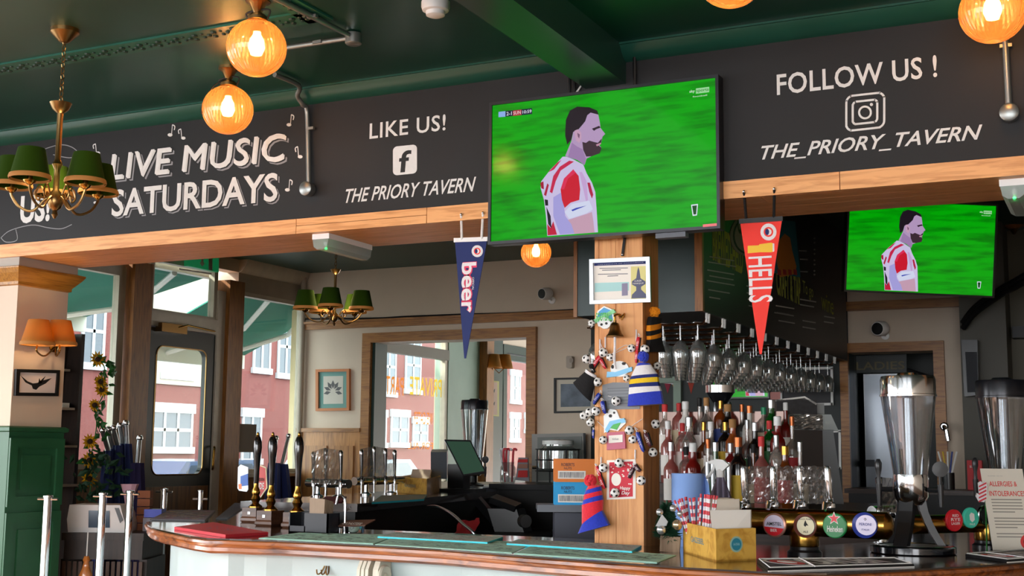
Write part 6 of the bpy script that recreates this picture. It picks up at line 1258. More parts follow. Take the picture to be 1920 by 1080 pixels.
# brass tap rail with badges
def brass_font(label, a_px, b_px, Yr, rpx, foot, badges, handles, grp='brass keg fonts'):
    A_, B_ = PY(*a_px, Yr[0]), PY(*b_px, Yr[1]); B_.z = A_.z; ax = (B_ - A_); L_ = ax.length; axn = ax.normalized(); nrm_ = V((axn.y, -axn.x, 0)); mid = (A_ + B_) / 2; s_ = depth(mid) / F; r_ = rpx * s_
    f_ = PZ(*foot, ZB); fb = A_ + ax * min(max((f_ - A_).dot(ax) / L_ ** 2, .1), .9); fb.z = ZB; t = thing('keg_font', label, 'beer taps', fb, grp)
    MB().lathe(A_, [(0, -.02), (r_ * .6, -.016), (r_, 0), (r_, L_), (r_ * .6, L_ + .016), (0, L_ + .02)], 28, axn).build('rail', m_brass, t, smooth=True)
    MB().lathe(fb, [(.06, 0), (.06, .012), (.05, .02), (.05, .03)], 28).build('foot', m_blackp, t, smooth=True); MB().lathe(fb, [(.05, .03), (.052, .035), (.052, .085), (.05, .09), (.05, A_.z - ZB)], 28).build('column', m_brass, t, smooth=True)
    def pt(px, py, o=0):
        d = ray(px, py); k = (A_ + nrm_ * (r_ + o) - CAM).dot(nrm_) / d.dot(nrm_); return CAM + d * k
    for i, (x, y, rx, spec) in enumerate(badges):
        c = pt(x, y, .012); R_ = rx * s_; bd = MB().lathe(c - nrm_ * .02, [(R_ * .5, 0), (R_ * 1.06, .006), (R_ * 1.06, .014), (R_, .016), (0, .017)], 28, nrm_).build('badge', spec['rim'], t, smooth=True)
        for (dx, dy, rr_, sx_, m_, o) in spec['discs']: MB().disc(c - nrm_ * .003 + axn * dx * R_ + UZ * dy * R_ + nrm_ * o, nrm_, R_ * rr_, 28, .0008, sx_).build('badge_print', m_, bd)
        for (pts, m_, o) in spec.get('polys', ()): MB().extr([c - nrm_ * .003 + axn * u * R_ + UZ * v * R_ + nrm_ * o for u, v in pts], nrm_ * .0008).build('badge_print', m_, bd)
        for (w_, u0, v0, u1, v1, m_, o, it) in spec.get('text', ()): text(w_, c - nrm_ * .003 + axn * u0 * R_ + UZ * v0 * R_, c - nrm_ * .003 + axn * u1 * R_ + UZ * v1 * R_, axn, UZ, nrm_, m_, bd, bold=.012, off=o, shear=it)
    tops = []
    for i, (xb, yb, xt, yt, wpx) in enumerate(handles):
        b, e = pt(xb, yb, -r_ * .3), pt(xt, yt, -r_ * .1); d = e - b; Lh = d.length; w_ = wpx * s_ / 2; tp = MB().lathe(b, [(.02, -.012), (.02, .002), (.013, .008), (.011, .02)], 14).tube([b, b + nrm_ * .05, b + nrm_ * .06 + V((0, 0, -.02))], [.012, .011, .008], 10).build('tap_body', m_steel, t, smooth=True)
        MB().lathe(b, [(w_ * .6, .01), (w_ * .7, Lh * .12), (w_, Lh * .25), (w_ * 1.05, Lh * .6), (w_, Lh * .92), (w_ * .7, Lh * .99), (0, Lh)], 18, d).build('lever', m_steel, tp, smooth=True); tops.append((b, e))
    for i in range(len(tops) - 1):
        q = MB(); a, b = tops[i], tops[i + 1]; film(q, a[0] + nrm_ * .005, b[0] + nrm_ * .005, b[1] + nrm_ * .005, a[1] + nrm_ * .005, 14, .010, 20 + i); q.build('cling_film', m_film, t)
    return t
W = wt_
star = [(math.sin(k * math.pi / 5) * (.46 if k % 2 == 0 else .19), .62 + math.cos(k * math.pi / 5) * (.46 if k % 2 == 0 else .19)) for k in range(10)]
star_w = [(x * 1.3, .62 + (y - .62) * 1.3) for x, y in star]
m_bgreen = mat('badge_green', '#14793c', .35); m_bcream = mat('badge_cream', '#e0d6b4', .4); m_blav = mat('badge_lavender', '#cfc6dc', .4); m_bred2 = mat('badge_red', '#cf1f2c', .35); m_bnavy = mat('badge_navy', '#22307e', .35); m_rose = mat('rim_rose', '#a8786a', .3, .5); m_bbrown = mat('rim_brown', '#6a3a30', .3)
half = [(math.cos(math.radians(a)) * .9, math.sin(math.radians(a)) * .9) for a in range(188, 353, 12)]
b1 = dict(rim=m_rose, discs=[(0, 0, .9, 1, m_blav, .001)], polys=[(half, m_bred2, .002)], text=[('AMSTEL', -.68, -.02, .72, .28, m_ink, .003, 0), ('BIER', -.3, -.55, .3, -.3, W, .004, 0)])
b2 = dict(rim=m_bbrown, discs=[(.12, 0, .84, 1, m_ink, .001), (.12, 0, .8, 1, m_bcream, .002)], polys=[([(0, .25), (.12, .5), (.2, .28), (.38, .02), (.2, .06), (.1, -.08), (-.05, .05)], m_ink, .003)], text=[('BLACK FRIARS', -.45, .52, .7, .66, m_ink, .003, 0), ('ALE', -.1, -.6, .35, -.42, m_ink, .003, 0)])
b3 = dict(rim=m_bgreen, discs=[(0, 0, .97, 1, m_bgreen, .001)], polys=[(star_w, W, .002), (star, m_bred2, .003)], text=[('Heineken', -.62, -.52, .75, .0, W, .003, .1)])
b4 = dict(rim=m_bnavy, discs=[(.16, .02, .82, 1.05, m_blav, .001)], polys=[([(.1, .62), (.22, .5), (.1, .38), (-.02, .5)], m_ink, .002), ([(.1, .57), (.17, .5), (.1, .43), (.03, .5)], m_blav, .003)], text=[('PERONI', -.4, -.02, .62, .2, m_bnavy, .003, 0), ('ITALIA', -.2, -.42, .45, -.28, m_bnavy, .003, 0)])
brass_font('brass keg font with four round badges and filmed levers on the front bar', (1404, 976), (1664, 979), (4.56, 4.50), 25, (1508, 1041), [(1451, 985, 21.5, b1), (1508, 986, 21, b2), (1564, 986, 21.5, b3), (1620, 985, 22, b4)], [(1398, 945, 1394, 874, 13), (1451, 943, 1449, 874, 13), (1502, 943, 1499, 874, 13), (1556, 945, 1551, 874, 13)])
r1 = dict(rim=m_bred2, discs=[(0, 0, .95, 1, m_bred2, .001)], text=[('RED', -.4, .35, .4, .6, W, .002, 0), ('RYE', -.6, -.05, .6, .25, W, .002, 0), ('LAGER', -.55, -.4, .55, -.15, W, .002, 0)])
r2 = dict(rim=mat('badge_teal', '#3fc4a8', .35), discs=[(0, 0, .95, 1, mat('badge_teal', '#3fc4a8', .35), .001)], polys=[([(-.35, .3), (-.1, .55), (.3, .4), (.35, -.2), (0, -.45), (-.3, -.2)], W, .002)], text=[('PALE', -.35, -.75, .35, -.55, W, .002, 0)])
r3 = dict(rim=m_steel, discs=[(0, 0, .8, 1, m_ink, .001)])
brass_font('brass keg font with red and teal badges behind the allergies card', (1700, 984), (1868, 962), (4.95, 5.3), 17, (1770, 1020), [(1792, 976, 19, r1), (1823, 971, 18, r2), (1850, 966, 17, r3)], [])
# chrome keg taps left of the tower
chrome_font('pair of chrome keg taps just left of the tall beer tower', ((1640, 1010), (1690, 1008)), ((1646, 876, 935), (1679, 876, 930)), ZB, 48)
# beer towers
c = PZ(1712, 1037, ZB); s_ = depth(c) / F; beer_tower('tall clear beer tower with chrome lid on the front bar', c, (1037 - 706) * s_, 51 * s_, 31 * s_, 190 * s_)
c = PZ(1890, 1014, ZB); s_ = depth(c) / F; beer_tower('tall clear beer tower at the right edge behind the allergies card', c, (1014 - 714) * s_, 48 * s_, 30 * s_, 175 * s_, False)
# allergies card and candy striped hand
cb = PZ(1895, 1032, ZB); D = depth(cb); t = thing('allergy_card', 'white allergies and intolerances card standing on the right of the bar', 'card', cb); ux_ = (PD(1940, 1032, D) - PD(1860, 1032, D)); ux_.z = 0; ux_.normalize(); uz_ = V((0, .12, 1)).normalized(); o = PD(1862, 1031, D); o.z = ZB + .001; w_, h_ = 80 * D / F, 152 * D / F; n_ = ux_.cross(uz_).normalized(); lean = -20 * D / F
def cp(u, v): return o + ux_ * (w_ * u + lean * v) + uz_ * h_ * v
MB().extr([cp(0, 0), cp(1, 0), cp(1, 1), cp(0, 1)], n_ * -.004).build('card', mat('card_cream', '#d6cfc0', .6), t)
up_ = (cp(0, 1) - cp(0, 0)).normalized()
for w, v0, v1, u0, u1, m_ in (('ALLERGIES &', .78, .87, .15, .82, m_red), ('INTOLERANCES', .66, .76, .12, .98, m_red), ('PLEASE NOTE', .905, .925, .15, .5, m_grey)): text(w, cp(u0, v0), cp(u1, v1), ux_, up_, n_, m_, t, bold=.01, off=.0006)
for i in range(13):
    if i in (5, 10): continue
    v = .61 - i * .038; MB().add([cp(.14, v) + n_ * .0006, cp(.86 - .2 * (i in (4, 9)), v) + n_ * .0006, cp(.86 - .2 * (i in (4, 9)), v + .014) + n_ * .0006, cp(.14, v + .014) + n_ * .0006], [(0, 1, 2, 3)]).build('print_line', mat('print_grey', '#8f8a80', .7), t)
c = cp(.86, .1); MB().disc(c, n_, .03, 24, .001).build('seal', m_red, t); MB().disc(c, n_, .019, 20, .0016).build('seal_centre', mat('seal_dark', '#2a2418', .6), t); MB().disc(c + up_ * .004, n_, .008, 12, .0022).build('seal_leaf', m_pg, t)
t = item('candy_mitten', 'red and white striped mitten ornament beside the allergies card', 'ornament', 1843, 925, ('D', D + .05)); P_ = [(1833, 905), (1838, 902), (1842, 906), (1847, 902), (1850, 912), (1849, 930), (1844, 941), (1834, 940), (1829, 930), (1831, 924), (1835, 927)]; plate(P_, ('D', D + .05), .008, 'mitten', m_whitek, t)
for i in range(5): y = 908 + i * 7; plate([(1835, y + 3), (1849, y - 4), (1849.5, y - 1), (1835.5, y + 6)], ('D', D + .042), .001, 'stripe', m_stripe, t)
MB().tube([PD(1848, 940, D + .05), V((PD(1850, 1020, D + .05).x, PD(1850, 1020, D + .05).y, ZB))], .003, 6).build('stick', m_leaf, t)

ordn = ('first', 'second', 'third', 'fourth', 'fifth', 'sixth', 'seventh', 'eighth', 'ninth', 'tenth', 'eleventh', 'twelfth')
# ================================================================== GANTRY WITH CHALKBOARD AND HANGING GLASSES
GX0, GX1, GY0, GY1, GZ = PY(1080, 590, 5.8).x, -1.80, 5.8, 9.3, 2.128
gan = thing('bar_gantry', 'dark hanging gantry over the bottles with a chalkboard menu side', 'gantry', ((GX0 + GX1) / 2, (GY0 + GY1) / 2, ZC))
B((GX0, GY0 + .02, GZ), (GX1 - .02, GY1, ZC)).build('gantry_box', m_dark, gan)
B((GX0, GY0, GZ), (GX1 - .03, GY0 + .02, ZC)).build('end_panel', mat('slate_green_panel', '#2f4040', .35, noise=.15, scale=3), gan)
B((GX0 - .012, GY0 - .005, GZ - .005), (GX0 + .008, GY0 + .03, ZC)).build('corner_bead', m_trimw, gan); B((GX1 - .035, GY0 - .006, GZ), (GX1 + .004, GY0 + .02, ZC)).build('corner_bead', m_trimw, gan)
ch = B((GX1 - .02, GY0 + .02, GZ), (GX1, GY1, ZC)).build('chalkboard', mat('chalkboard_dark', '#161a18', .4), gan)
XCb = GX1; m_cg = mat('chalk_lime', '#a8b04a', .8); m_cw = mat('chalk_pale', '#a9aba4', .8)
textX('BREWED-HELD', (1336, 488), (1392, 452), XCb, m_cg, ch, bold=.03, name='chalk_text'); textX('CRAFT & TAP', (1456, 552), (1500, 520), XCb, m_cg, ch, bold=.03, name='chalk_text'); textX('To go', (1505, 556), (1524, 536), XCb, m_cg, ch, name='chalk_text'); textX('wine', (1540, 580), (1562, 560), XCb, m_cg, ch, name='chalk_text')
for i, (x, y, wd) in enumerate(((1330, 480, 46), (1328, 490, 52), (1326, 505, 50), (1330, 516, 45), (1325, 525, 52), (1328, 542, 40), (1330, 556, 20), (1400, 535, 12), (1400, 548, 14), (1402, 560, 12), (1404, 572, 12), (1455, 572, 34), (1456, 585, 24), (1460, 600, 30), (1500, 560, 30), (1500, 570, 26), (1505, 600, 24), (1505, 612, 24), (1545, 592, 20), (1545, 602, 18), (1452, 585, 36))):
    k = .17; plate([(x, y), (x + wd, y + wd * k), (x + wd, y + wd * k + 2.2), (x, y + 2.2)], ('X', XCb), .0012, 'chalk_text', m_cw, ch)
plate(ell(1398, 442, 30, 38, 28), ('X', XCb), .004, 'round_sign', mat('sign_taupe', '#7d6f66', .6), ch); plate(ell(1399, 442, 26, 34, 28), ('X', XCb), .005, 'round_sign_face', mat('sign_black', '#141414', .6), ch); plate(ell(1399, 442, 23.5, 31, 28), ('X', XCb), .006, 'round_sign_face', mat('sign_taupe2', '#8a7a70', .6), ch); textX('CAMDEN', (1380, 436), (1418, 418), XCb, m_ink, ch, off=.007, bold=.02, name='sign_text')
plate([(1452, 412), (1490, 415), (1500, 520), (1452, 512)], ('X', XCb), .004, 'poster', mat('poster_teal', '#1f6e7c', .6), ch)
plate([(1462, 520), (1455, 490), (1460, 450), (1470, 438), (1480, 446), (1484, 470), (1492, 500), (1488, 514)], ('X', XCb), .005, 'poster_shape', mat('poster_orange', '#c87a2a', .6), ch)
for x in (1456, 1466, 1476, 1486): plate([(x, 505), (x + 6, 506), (x + 7, 516), (x + 1, 515)], ('X', XCb), .006, 'poster_stripe', mat('poster_crimson', '#b03030', .6), ch)
for y in (447, 455, 468, 476, 488, 496, 508, 515): plate(ell(1527, y, 1.6, 1.6, 8), ('X', XCb), .002, 'chalk_dot', m_cw, ch)
for x, y in ((1498, 469), (1500, 485), (1500, 508)): plate([(x, y), (x + 14, y + .5), (x + 14, y + 3), (x, y + 2)], ('X', XCb), .002, 'chalk_line', m_cw, ch)
# rack of rods and hanging glasses
m_cop = mat('copper_rod', '#a8683c', .25, 1); rods = []
for i in range(12):
    y = GY0 + .12 + i * .27; z = GZ - .05; q = MB()
    for dy in (-.02, .02): q.tube([V((GX0 + .02, y + dy, z)), V((GX1 - .03, y + dy, z)), V((GX1 - .015, y + dy, z + .02)), V((GX1 - .012, y + dy, GZ))], .004, 6)
    q.build('rack_rod', m_cop, gan, smooth=True)
    k = MB()
    for dy in (-.02, .02): k.tube([V((GX1 - .012, y + dy, GZ - .045)), V((GX1 - .008, y + dy, GZ + .03))], .006, 6)
    k.build('rack_hook', m_white, gan)
gp = None
for i in range(12):
    y = GY0 + .12 + i * .27; z = GZ - .042
    for j in range(7):
        x = GX0 + .06 + j * (GX1 - GX0 - .12) / 6 + rnd.uniform(-.002, .002); p_ = V((x, y + rnd.uniform(-.004, .004), z))
        gl_ = 'hanging stemmed glass, %s from the left on the %s rail from the front' % (ordn[j], ordn[i])
        if gp is None:
            gp = thing('wine_glass', gl_, 'wine glass', p_, 'stemmed glasses hanging in the gantry rack')
            MB().lathe(V(), [(.034, .0), (.034, -.002), (.006, -.006), (.004, -.02), (.0036, -.085)], 16).build('foot_and_stem', m_drink, gp, smooth=True, local=True)
            MB().lathe(V(), [(.004, -.083), (.02, -.092), (.036, -.115), (.041, -.14), (.038, -.175), (.034, -.2), (.0335, -.2), (.037, -.175), (.04, -.14), (.034, -.116), (.004, -.086)], 18).build('bowl', m_drink, gp, smooth=True, local=True)
        else: dup(gp, p_, gl_)

# ================================================================== BACK BAR AND BOTTLES
bb = thing('back_bar', 'dark stepped back bar holding the spirit bottles under the gantry', 'back bar', (-1.9, 6.5, 0))
m_bbw = wood('back_bar_wood', '#3a2418', '#20120a', 0, .4)
B((-2.55, 6.02, 0), (-1.05, 7.5, 1.18)).build('cabinet', m_bbw, bb)
B((-2.5, 6.28, 1.18), (-1.62, 6.75, 1.30)).build('step', m_bbw, bb); B((-2.5, 6.46, 1.30), (-1.62, 6.75, 1.42)).build('step', m_bbw, bb); B((-2.5, 6.72, 1.42), (-1.62, 6.75, 1.68)).build('back_panel', mat('mirror_dark', '#4a3a34', .1, .6), bb)
def glassm(nm, tint, body, w_): return clear(nm, tint, .14, .04, body, w_)
GLS = {'clear': glassm('bottle_clear', '#e2ddd8', '#cfc4bc', .22), 'amber': glassm('bottle_amber', '#c0702a', '#a85a20', .45), 'green': glassm('bottle_green', '#2f8a3a', '#1f7a2c', .5), 'pink': glassm('bottle_pink', '#e0a09a', '#cf8078', .5), 'red': glassm('bottle_red', '#b02a24', '#b02a24', .6), 'dark': mat('bottle_black', '#120c0a', .12, coat=.5), 'white': mat('bottle_white', '#d8d4cc', .35), 'orange': glassm('bottle_orange', '#e08a3a', '#d87830', .5)}
CAPS = {'black': m_ink, 'red': m_red, 'silver': m_steelr, 'gold': m_brass, 'white': m_white, 'green': mat('cap_green', '#2a9a6a', .4), 'wood': mat('cap_cork', '#a87a48', .7), 'copper': mat('cap_copper', '#a85f38', .3, .8)}
LBL = {'white': m_paper, 'cream': mat('label_cream', '#d2c4a4', .7), 'red': mat('label_red', '#b02a30', .6), 'black': m_ink, 'yellow': mat('label_yellow', '#d8b43a', .6), 'blue': mat('label_blue', '#3a4a8c', .6), 'green': mat('label_green', '#2f6a3a', .6)}
seen = {}
def bottle(x, y, z, h, r, g, cap, lb, where, style=0):
    lab_ = '%s bottle, %s cap, %s label, %s' % ({'dark': 'black', 'clear': 'clear glass'}.get(g, g), cap, lb, where)
    t = thing('spirit_bottle', lab_, 'bottle', (x, y, z), 'spirit bottles on the back bar'); c = V((x, y, z)); n = 14
    sh_ = (.62, .72, .66, .55)[style]; nk = r * (.34, .3, .42, .28)[style]
    MB().lathe(c, [(0, .002), (r * .92, 0), (r, .008), (r, h * sh_ * .92), (r * .9, h * (sh_ + .0)), (r * .62, h * (sh_ + .045)), (nk * 1.1, h * (sh_ + .085)), (nk, h * (sh_ + .12)), (nk, h * .9)], n).build('glass_body', GLS[g], t, smooth=True)
    MB().lathe(c, [(nk * 1.2, h * .86), (nk * 1.25, h * .99), (nk * .9, h)], 10).build('cap', CAPS[cap], t, smooth=True)
    MB().lathe(c, [(r * 1.012, h * sh_ * .2), (r * 1.012, h * sh_ * .72)], n).build('label', LBL[lb], t, smooth=True)
gs, cs_, ls = list(GLS), list(CAPS), list(LBL)
def brow(y, z, spec, x0, x1, where, hs):
    n = len(spec)
    for i, (g, cap, lb) in enumerate(spec):
        x = x0 + (x1 - x0) * i / (n - 1); bottle(x, y + (.032 if i % 2 else -.032), z, hs * rnd.uniform(.9, 1.08), .038 if g != 'dark' else .04, g, cap, lb, '%s from the post, %s row' % (ordn[i], where), i % 4)
fx0, fx1 = PY(1262, 850, 6.14).x, PY(1497, 850, 6.14).x
brow(6.14, 1.18, [('pink', 'silver', 'white'), ('clear', 'black', 'white'), ('red', 'white', 'red'), ('clear', 'copper', 'cream'), ('green', 'silver', 'green'), ('red', 'silver', 'red'), ('dark', 'copper', 'yellow'), ('amber', 'black', 'cream'), ('pink', 'red', 'red'), ('clear', 'silver', 'white'), ('amber', 'gold', 'red'), ('clear', 'silver', 'cream')], fx0, fx1, 'front', .34)
mx0, mx1 = PY(1256, 800, 6.38).x, PY(1482, 800, 6.38).x
brow(6.38, 1.30, [('pink', 'white', 'white'), ('clear', 'red', 'white'), ('clear', 'silver', 'red'), ('amber', 'gold', 'cream'), ('clear', 'white', 'white'), ('dark', 'gold', 'yellow'), ('orange', 'wood', 'white'), ('clear', 'silver', 'green'), ('dark', 'silver', 'black'), ('green', 'red', 'green'), ('red', 'white', 'white'), ('clear', 'copper', 'red')], mx0, mx1, 'middle', .33)
tx0, tx1 = PY(1250, 770, 6.58).x, PY(1470, 770, 6.58).x
brow(6.58, 1.42, [('clear', 'red', 'white'), ('pink', 'red', 'cream'), ('white', 'white', 'red'), ('clear', 'black', 'white'), ('clear', 'wood', 'white'), ('amber', 'gold', 'blue'), ('dark', 'wood', 'blue'), ('clear', 'copper', 'cream'), ('white', 'copper', 'white'), ('clear', 'green', 'cream'), ('green', 'silver', 'red'), ('red', 'white', 'white')], tx0, tx1, 'top', .31)
# grinder-like funnel
c = PY(1351, 800, 6.62); c.z = 1.69; Yg = 6.72; t = thing('bean_hopper', 'chrome rimmed black hopper standing above the bottles', 'hopper', (PY(1351, 780, Yg).x, Yg, 1.68)); s_ = 7.0 / F; c = V((PY(1351, 780, Yg).x, Yg, 1.681))
zt = PY(1351, 723, Yg).z - 1.681; MB().lathe(c, [(.03, 0), (.03, zt * .25), (.045, zt * .4), (.075, zt * .72)], 24).build('funnel', m_blackp, t, smooth=True); MB().lathe(c, [(.076, zt * .7), (.08, zt * .72), (.08, zt), (.07, zt)], 28).build('rim', m_steel, t, smooth=True)
for k in range(4): MB().lathe(c + V((-.06 + .04 * k, -.03, -.0)), [(.012, 0), (.012, .04), (.006, .05)], 10).build('knob', m_steelr, t, smooth=True)
# small spirit measures in a row
for k in range(5):
    c = V((PY(1326 + 10 * k, 830, 6.04).x, 6.04, 1.181)); tag(MB().lathe(c, [(.009, 0), (.0115, .15), (.0125, .23), (.012, .23), (.0105, .15), (0, .005)], 12).build('spirit_measure', m_steelr, None, smooth=True, loc=c), '%s steel spirit measure of the row before the bottles' % ordn[k], 'measure', 'steel measures before the bottles')
# ice machine with cartons on top
Dm = 7.05; bx = [PD(x, y, Dm) for x, y in ((1468, 930), (1545, 930))]; t = thing('glass_washer', 'dark machine with pale grey side and film wrapped top right of the bottles', 'machine', (bx[0] + bx[1]) / 2); dm = bx[1] - bx[0]; dm.z = 0; wm = dm.length; dm.normalize(); nm_ = V((dm.y, -dm.x, 0)); z0 = 1.181; zt = PD(1500, 805, Dm).z; ctr = V(((bx[0].x + bx[1].x) / 2, (bx[0].y + bx[1].y) / 2, 0)); t.location = (ctr.x, ctr.y, z0)
MB().obox(ctr - nm_ * .18 + V((0, 0, (z0 + zt) / 2)), dm * wm / 2, nm_ * .18, V((0, 0, (zt - z0) / 2))).build('front_body', mat('machine_brown', '#2a1c1a', .3), t)
MB().extr([ctr + dm * wm / 2 + V((0, 0, z0)), ctr + dm * (wm / 2 + .11) + V((0, 0, z0)), ctr + dm * (wm / 2 + .06) + V((0, 0, zt)), ctr + dm * wm / 2 + V((0, 0, zt))], -nm_ * .36).build('side_cheek', mat('machine_grey', '#8c9093', .4), t)
z2 = PD(1500, 776, Dm).z; MB().extr([ctr - dm * wm * .62 + V((0, 0, zt)), ctr + dm * (wm / 2 + .09) + V((0, 0, zt - .005)), ctr + dm * (wm / 2 + .05) + V((0, 0, z2)), ctr - dm * wm * .58 + V((0, 0, z2))], -nm_ * .36).build('top_tray', mat('machine_pale', '#b9c0be', .4), t)
q = MB(); film(q, ctr - dm * wm * .6 + V((0, 0, zt)) + nm_ * .008, ctr + dm * wm * .5 + V((0, 0, zt)) + nm_ * .008, ctr + dm * wm * .5 + V((0, 0, z2)) + nm_ * .008, ctr - dm * wm * .6 + V((0, 0, z2)) + nm_ * .008, 14, .009, 77); q.build('film_wrap', mat('foil_film', '#b9b4ae', .2, .7), t)
z3 = PD(1500, 748, Dm).z; c3 = ctr - dm * .02 - nm_ * .15; t = thing('crate_of_bags', 'film wrapped black crate on top of the dark machine', 'crate', c3 + V((0, 0, z2))); MB().obox(c3 + V((0, 0, (z2 + z3) / 2 + .0005)), dm * wm * .5, nm_ * .12, V((0, 0, (z3 - z2) / 2))).build('crate', mat('crate_dark', '#26272c', .35, noise=.6, scale=40), t)
MB().extr([c3 - dm * wm * .5 + nm_ * .12 + V((0, 0, z3)), c3 + dm * wm * .2 + nm_ * .12 + V((0, 0, z3 + .02)), c3 + dm * wm * .5 + nm_ * .12 + V((0, 0, z3 - .02)), c3 + dm * wm * .48 + nm_ * .12 + V((0, 0, z3 - .03)), c3 + dm * wm * .2 + nm_ * .12 + V((0, 0, z3 + .01)), c3 - dm * wm * .5 + nm_ * .12 + V((0, 0, z3 - .01))], -nm_ * .24).build('lid_sheet', m_paper, t)
MB().obox(c3 + dm * (wm * .62) + V((0, 0, z2 + .035)), dm * .03, nm_ * .05, V((0, 0, .03))).build('paper_pad', mat('pad_grey', '#a8aaa8', .7), t); MB().obox(c3 - dm * wm * .42 + V((0, 0, z3 + .025)), dm * .025, nm_ * .02, V((0, 0, .022))).build('pink_tag', mat('tag_pink', '#b8807a', .7), t)
# chalk frames, fridge, sign and bits on the dark wall
def white_frame(label, px):
    x0, y0, x1, y1 = px; t = item('chalk_frame', label, 'frame', (x0 + x1) / 2, y1, ('Y', YW)); plate([(x0, y0), (x1, y0 - 2), (x1 + 1, y1), (x0 + 1, y1 + 2)], ('Y', YW), .012, 'board', mat('frame_board', '#26272c', .5), t); w_ = 4.5
    for P_ in ([(x0, y0), (x1, y0 - 2), (x1, y0 - 2 + w_), (x0, y0 + w_)], [(x0, y1 + 2 - w_), (x1, y1 - w_), (x1, y1), (x0, y1 + 2)], [(x0, y0), (x0 + w_, y0), (x0 + w_ + 1, y1 + 2), (x0 + 1, y1 + 2)], [(x1 - w_, y0), (x1, y0), (x1 + 1, y1), (x1 - w_ + 1, y1)]): plate(P_, ('Y', YW), .03, 'frame_rail', m_white, t)
white_frame('white framed blackboard on the dark wall right of the small television', (1463, 690, 1563, 760)); white_frame('white framed blackboard lower on the dark wall behind the machine', (1530, 808, 1578, 880))
t = item('wall_frame', 'pale green door casing on the dark wall behind the bottles', 'door casing', 1262, 800, ('Y', YW)); plate([(1236, 708), (1280, 706), (1280, 717), (1236, 719)], ('Y', YW), .05, 'head', m_pgreen, t); plate([(1266, 717), (1280, 716), (1281, 900), (1267, 900)], ('Y', YW), .05, 'jamb', m_pgreen, t)
for i, (x, y, m_, lb) in enumerate(((1252, 720, mat('flag_maroon', '#8a2038', .7), 'maroon'), (1267, 722, mat('flag_gold', '#c8912a', .7), 'gold'), (1296, 718, mat('flag_rust', '#a83a28', .7), 'rust red'), (1324, 708, mat('flag_crimson', '#7a1c30', .7), 'crimson'), (1338, 707, mat('flag_ochre', '#b87a28', .7), 'ochre'))):
    tt = item('bunting_flag', '%s bunting flag on the dark wall behind the bottles' % lb, 'bunting', x, y, ('Y', YW - .006), 'bunting flags behind the bottles'); plate([(x - 6, y - 1), (x + 6, y - 1), (x, y + 18 + 3 * (i == 2))], ('Y', YW - .001), .003, 'flag', m_, tt); MB().tube([PY(x - 8, y - 2, YW - .003), PY(x + 10, y - 1, YW - .003)], .004, 5).build('tape', m_whitek, tt)
Yf = 9.9; a, b = PY(1597, 702, Yf), PY(1702, 702, Yf); a.x = max(a.x, XD + .03); t = thing('steel_fridge', 'tall brushed steel fridge door in the passage behind the beer tower', 'fridge', ((a.x + b.x) / 2, Yf + .25, 0)); B((a.x, Yf, 0), (b.x, Yf + .4, a.z)).build('cabinet', m_steelr, t); B((a.x + .01, Yf - .03, .1), (b.x - .01, Yf - .001, a.z - .01)).build('door', mat('fridge_steel', '#b4bcc6', .32, .75, noise=.2, scale=2), t); MB().tube([V((b.x - .06, Yf - .06, 1.1)), V((b.x - .06, Yf - .06, 1.5))], .012, 8).build('handle', m_steel, t); plate([(1622, 862), (1640, 862), (1640, 875), (1622, 875)], ('Y', Yf - .031), .004, 'notice', m_grey, t)
t = item('door_sign', 'black door sign lettered ladies over the passage', 'sign', 1640, 690, ('Y', 9.8)); plate([(1592, 668), (1700, 664), (1700, 698), (1592, 700)], ('Y', 9.8), .01, 'sign_board', m_doorg, t); textY('LADIES', (1606, 694), (1696, 677), 9.79, mat('sign_gilt', '#6a5f40', .6), t, bold=.01, off=.002); MB().tube([PY(1596, 690, 9.8), V((PY(1596, 690, 9.8).x - .1, 9.8, 2.0))], .01, 6).tube([PY(1696, 690, 9.8), V((XE + .03, 9.8, 2.0))], .01, 6).build('fixing', m_dark, t)
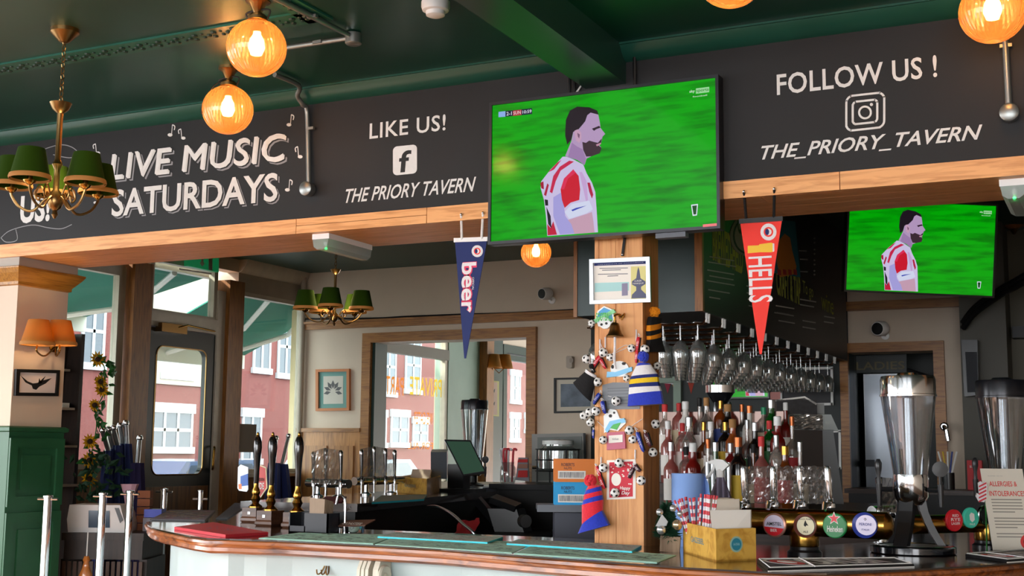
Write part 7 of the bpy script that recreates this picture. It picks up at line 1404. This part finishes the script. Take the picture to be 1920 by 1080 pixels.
# right edge: ducting, pipe, speaker, bits
t = item('black_duct', 'pair of black cables sloping down at the right edge under the television', 'cable', 1830, 590, ('Y', 8.9))
for o in (0, 10): MB().tube(smoothpath([V((.15, 8.5, ZC - .04)), PY(1935, 508 + o, 8.6), PY(1880, 540 + o, 8.8), PY(1830, 575 + o, 9.0), PY(1806, 605 + o, 9.1)]), .022, 8).build('cable', m_dark, t, smooth=True)
t = item('wall_speaker', 'black wall speaker right of the passage frame', 'speaker', 1820, 745, ('Y', 9.15)); plate([(1806, 640), (1836, 640), (1838, 742), (1812, 745)], ('Y', 9.15), .12, 'speaker_box', m_blackp, t); plate([(1810, 660), (1832, 660), (1834, 735), (1814, 736)], ('Y', 9.03), .004, 'grille', mat('grille_grey', '#22242a', .7), t)
t = item('glass_washer_tap', 'small chrome wall tap on the passage frame', 'tap', 1770, 795, ('Y', YW - .05)); c = PY(1772, 800, YW - .05); MB().lathe(c, [(.03, 0), (.03, .05), (.02, .06)], 14, (0, -1, 0)).build('flange', m_steel, t, smooth=True); MB().tube([c + V((0, -.05, 0)), c + V((.02, -.1, -.03)), c + V((.03, -.1, -.1))], .016, 8).build('spout', m_steel, t, smooth=True)
cn = thing('far_counter', 'low dark counter along the back wall right of the bottles', 'counter', (-.9, 9.0, 0)); B((-1.7, 8.7, 0), (1.5, 9.15, 1.2)).build('cabinet', m_dark, cn); B((-1.72, 8.66, 1.2), (1.5, 9.18, 1.23)).build('top', m_bbw, cn)
c = PY(1828, 885, 8.95); c.z = 1.231; t = thing('red_box', 'bright red card box on the far counter at the right', 'box', c); w_ = 24 * 9.2 / F / 2; h_ = PY(1823, 863, 8.95).z - 1.231; B((c.x - w_, 8.93, 1.231), (c.x + w_, 9.0, max(1.33, h_ + 1.231))).build('box', mat('box_red', '#c01c24', .5), t); textY('sale', (1818, 877), (1832, 871), 8.93, W, t)
c = V((PY(1778, 890, 8.95).x, 8.95, 1.231)); t = thing('pen_pot', 'pot of white and yellow pens on the far counter', 'pen pot', c); MB().lathe(c, [(.04, 0), (.04, .11), (.035, .11), (.035, .01)], 14).build('pot', m_blackp, t, smooth=True)
for k, m_ in enumerate((m_white, MATS['label_yellow'], m_white, MATS['label_blue'], m_white)): MB().tube([c + V((0, 0, .02)), c + V((-.06 + .03 * k, 0, .25))], .006, 6).build('pen', m_, t)
t = item('wall_strip', 'pale horizontal light strip on the olive wall at the right edge', 'strip', 1900, 745, ('Y', YW + .1)); plate([(1875, 738), (1935, 736), (1935, 741), (1875, 743)], ('Y', YW + .1), .03, 'strip', mat('strip_grey', '#8f8a84', .5), t); plate([(1878, 744), (1935, 742), (1935, 746), (1878, 748)], ('Y', YW + .1), .02, 'strip_edge', m_grey, t)
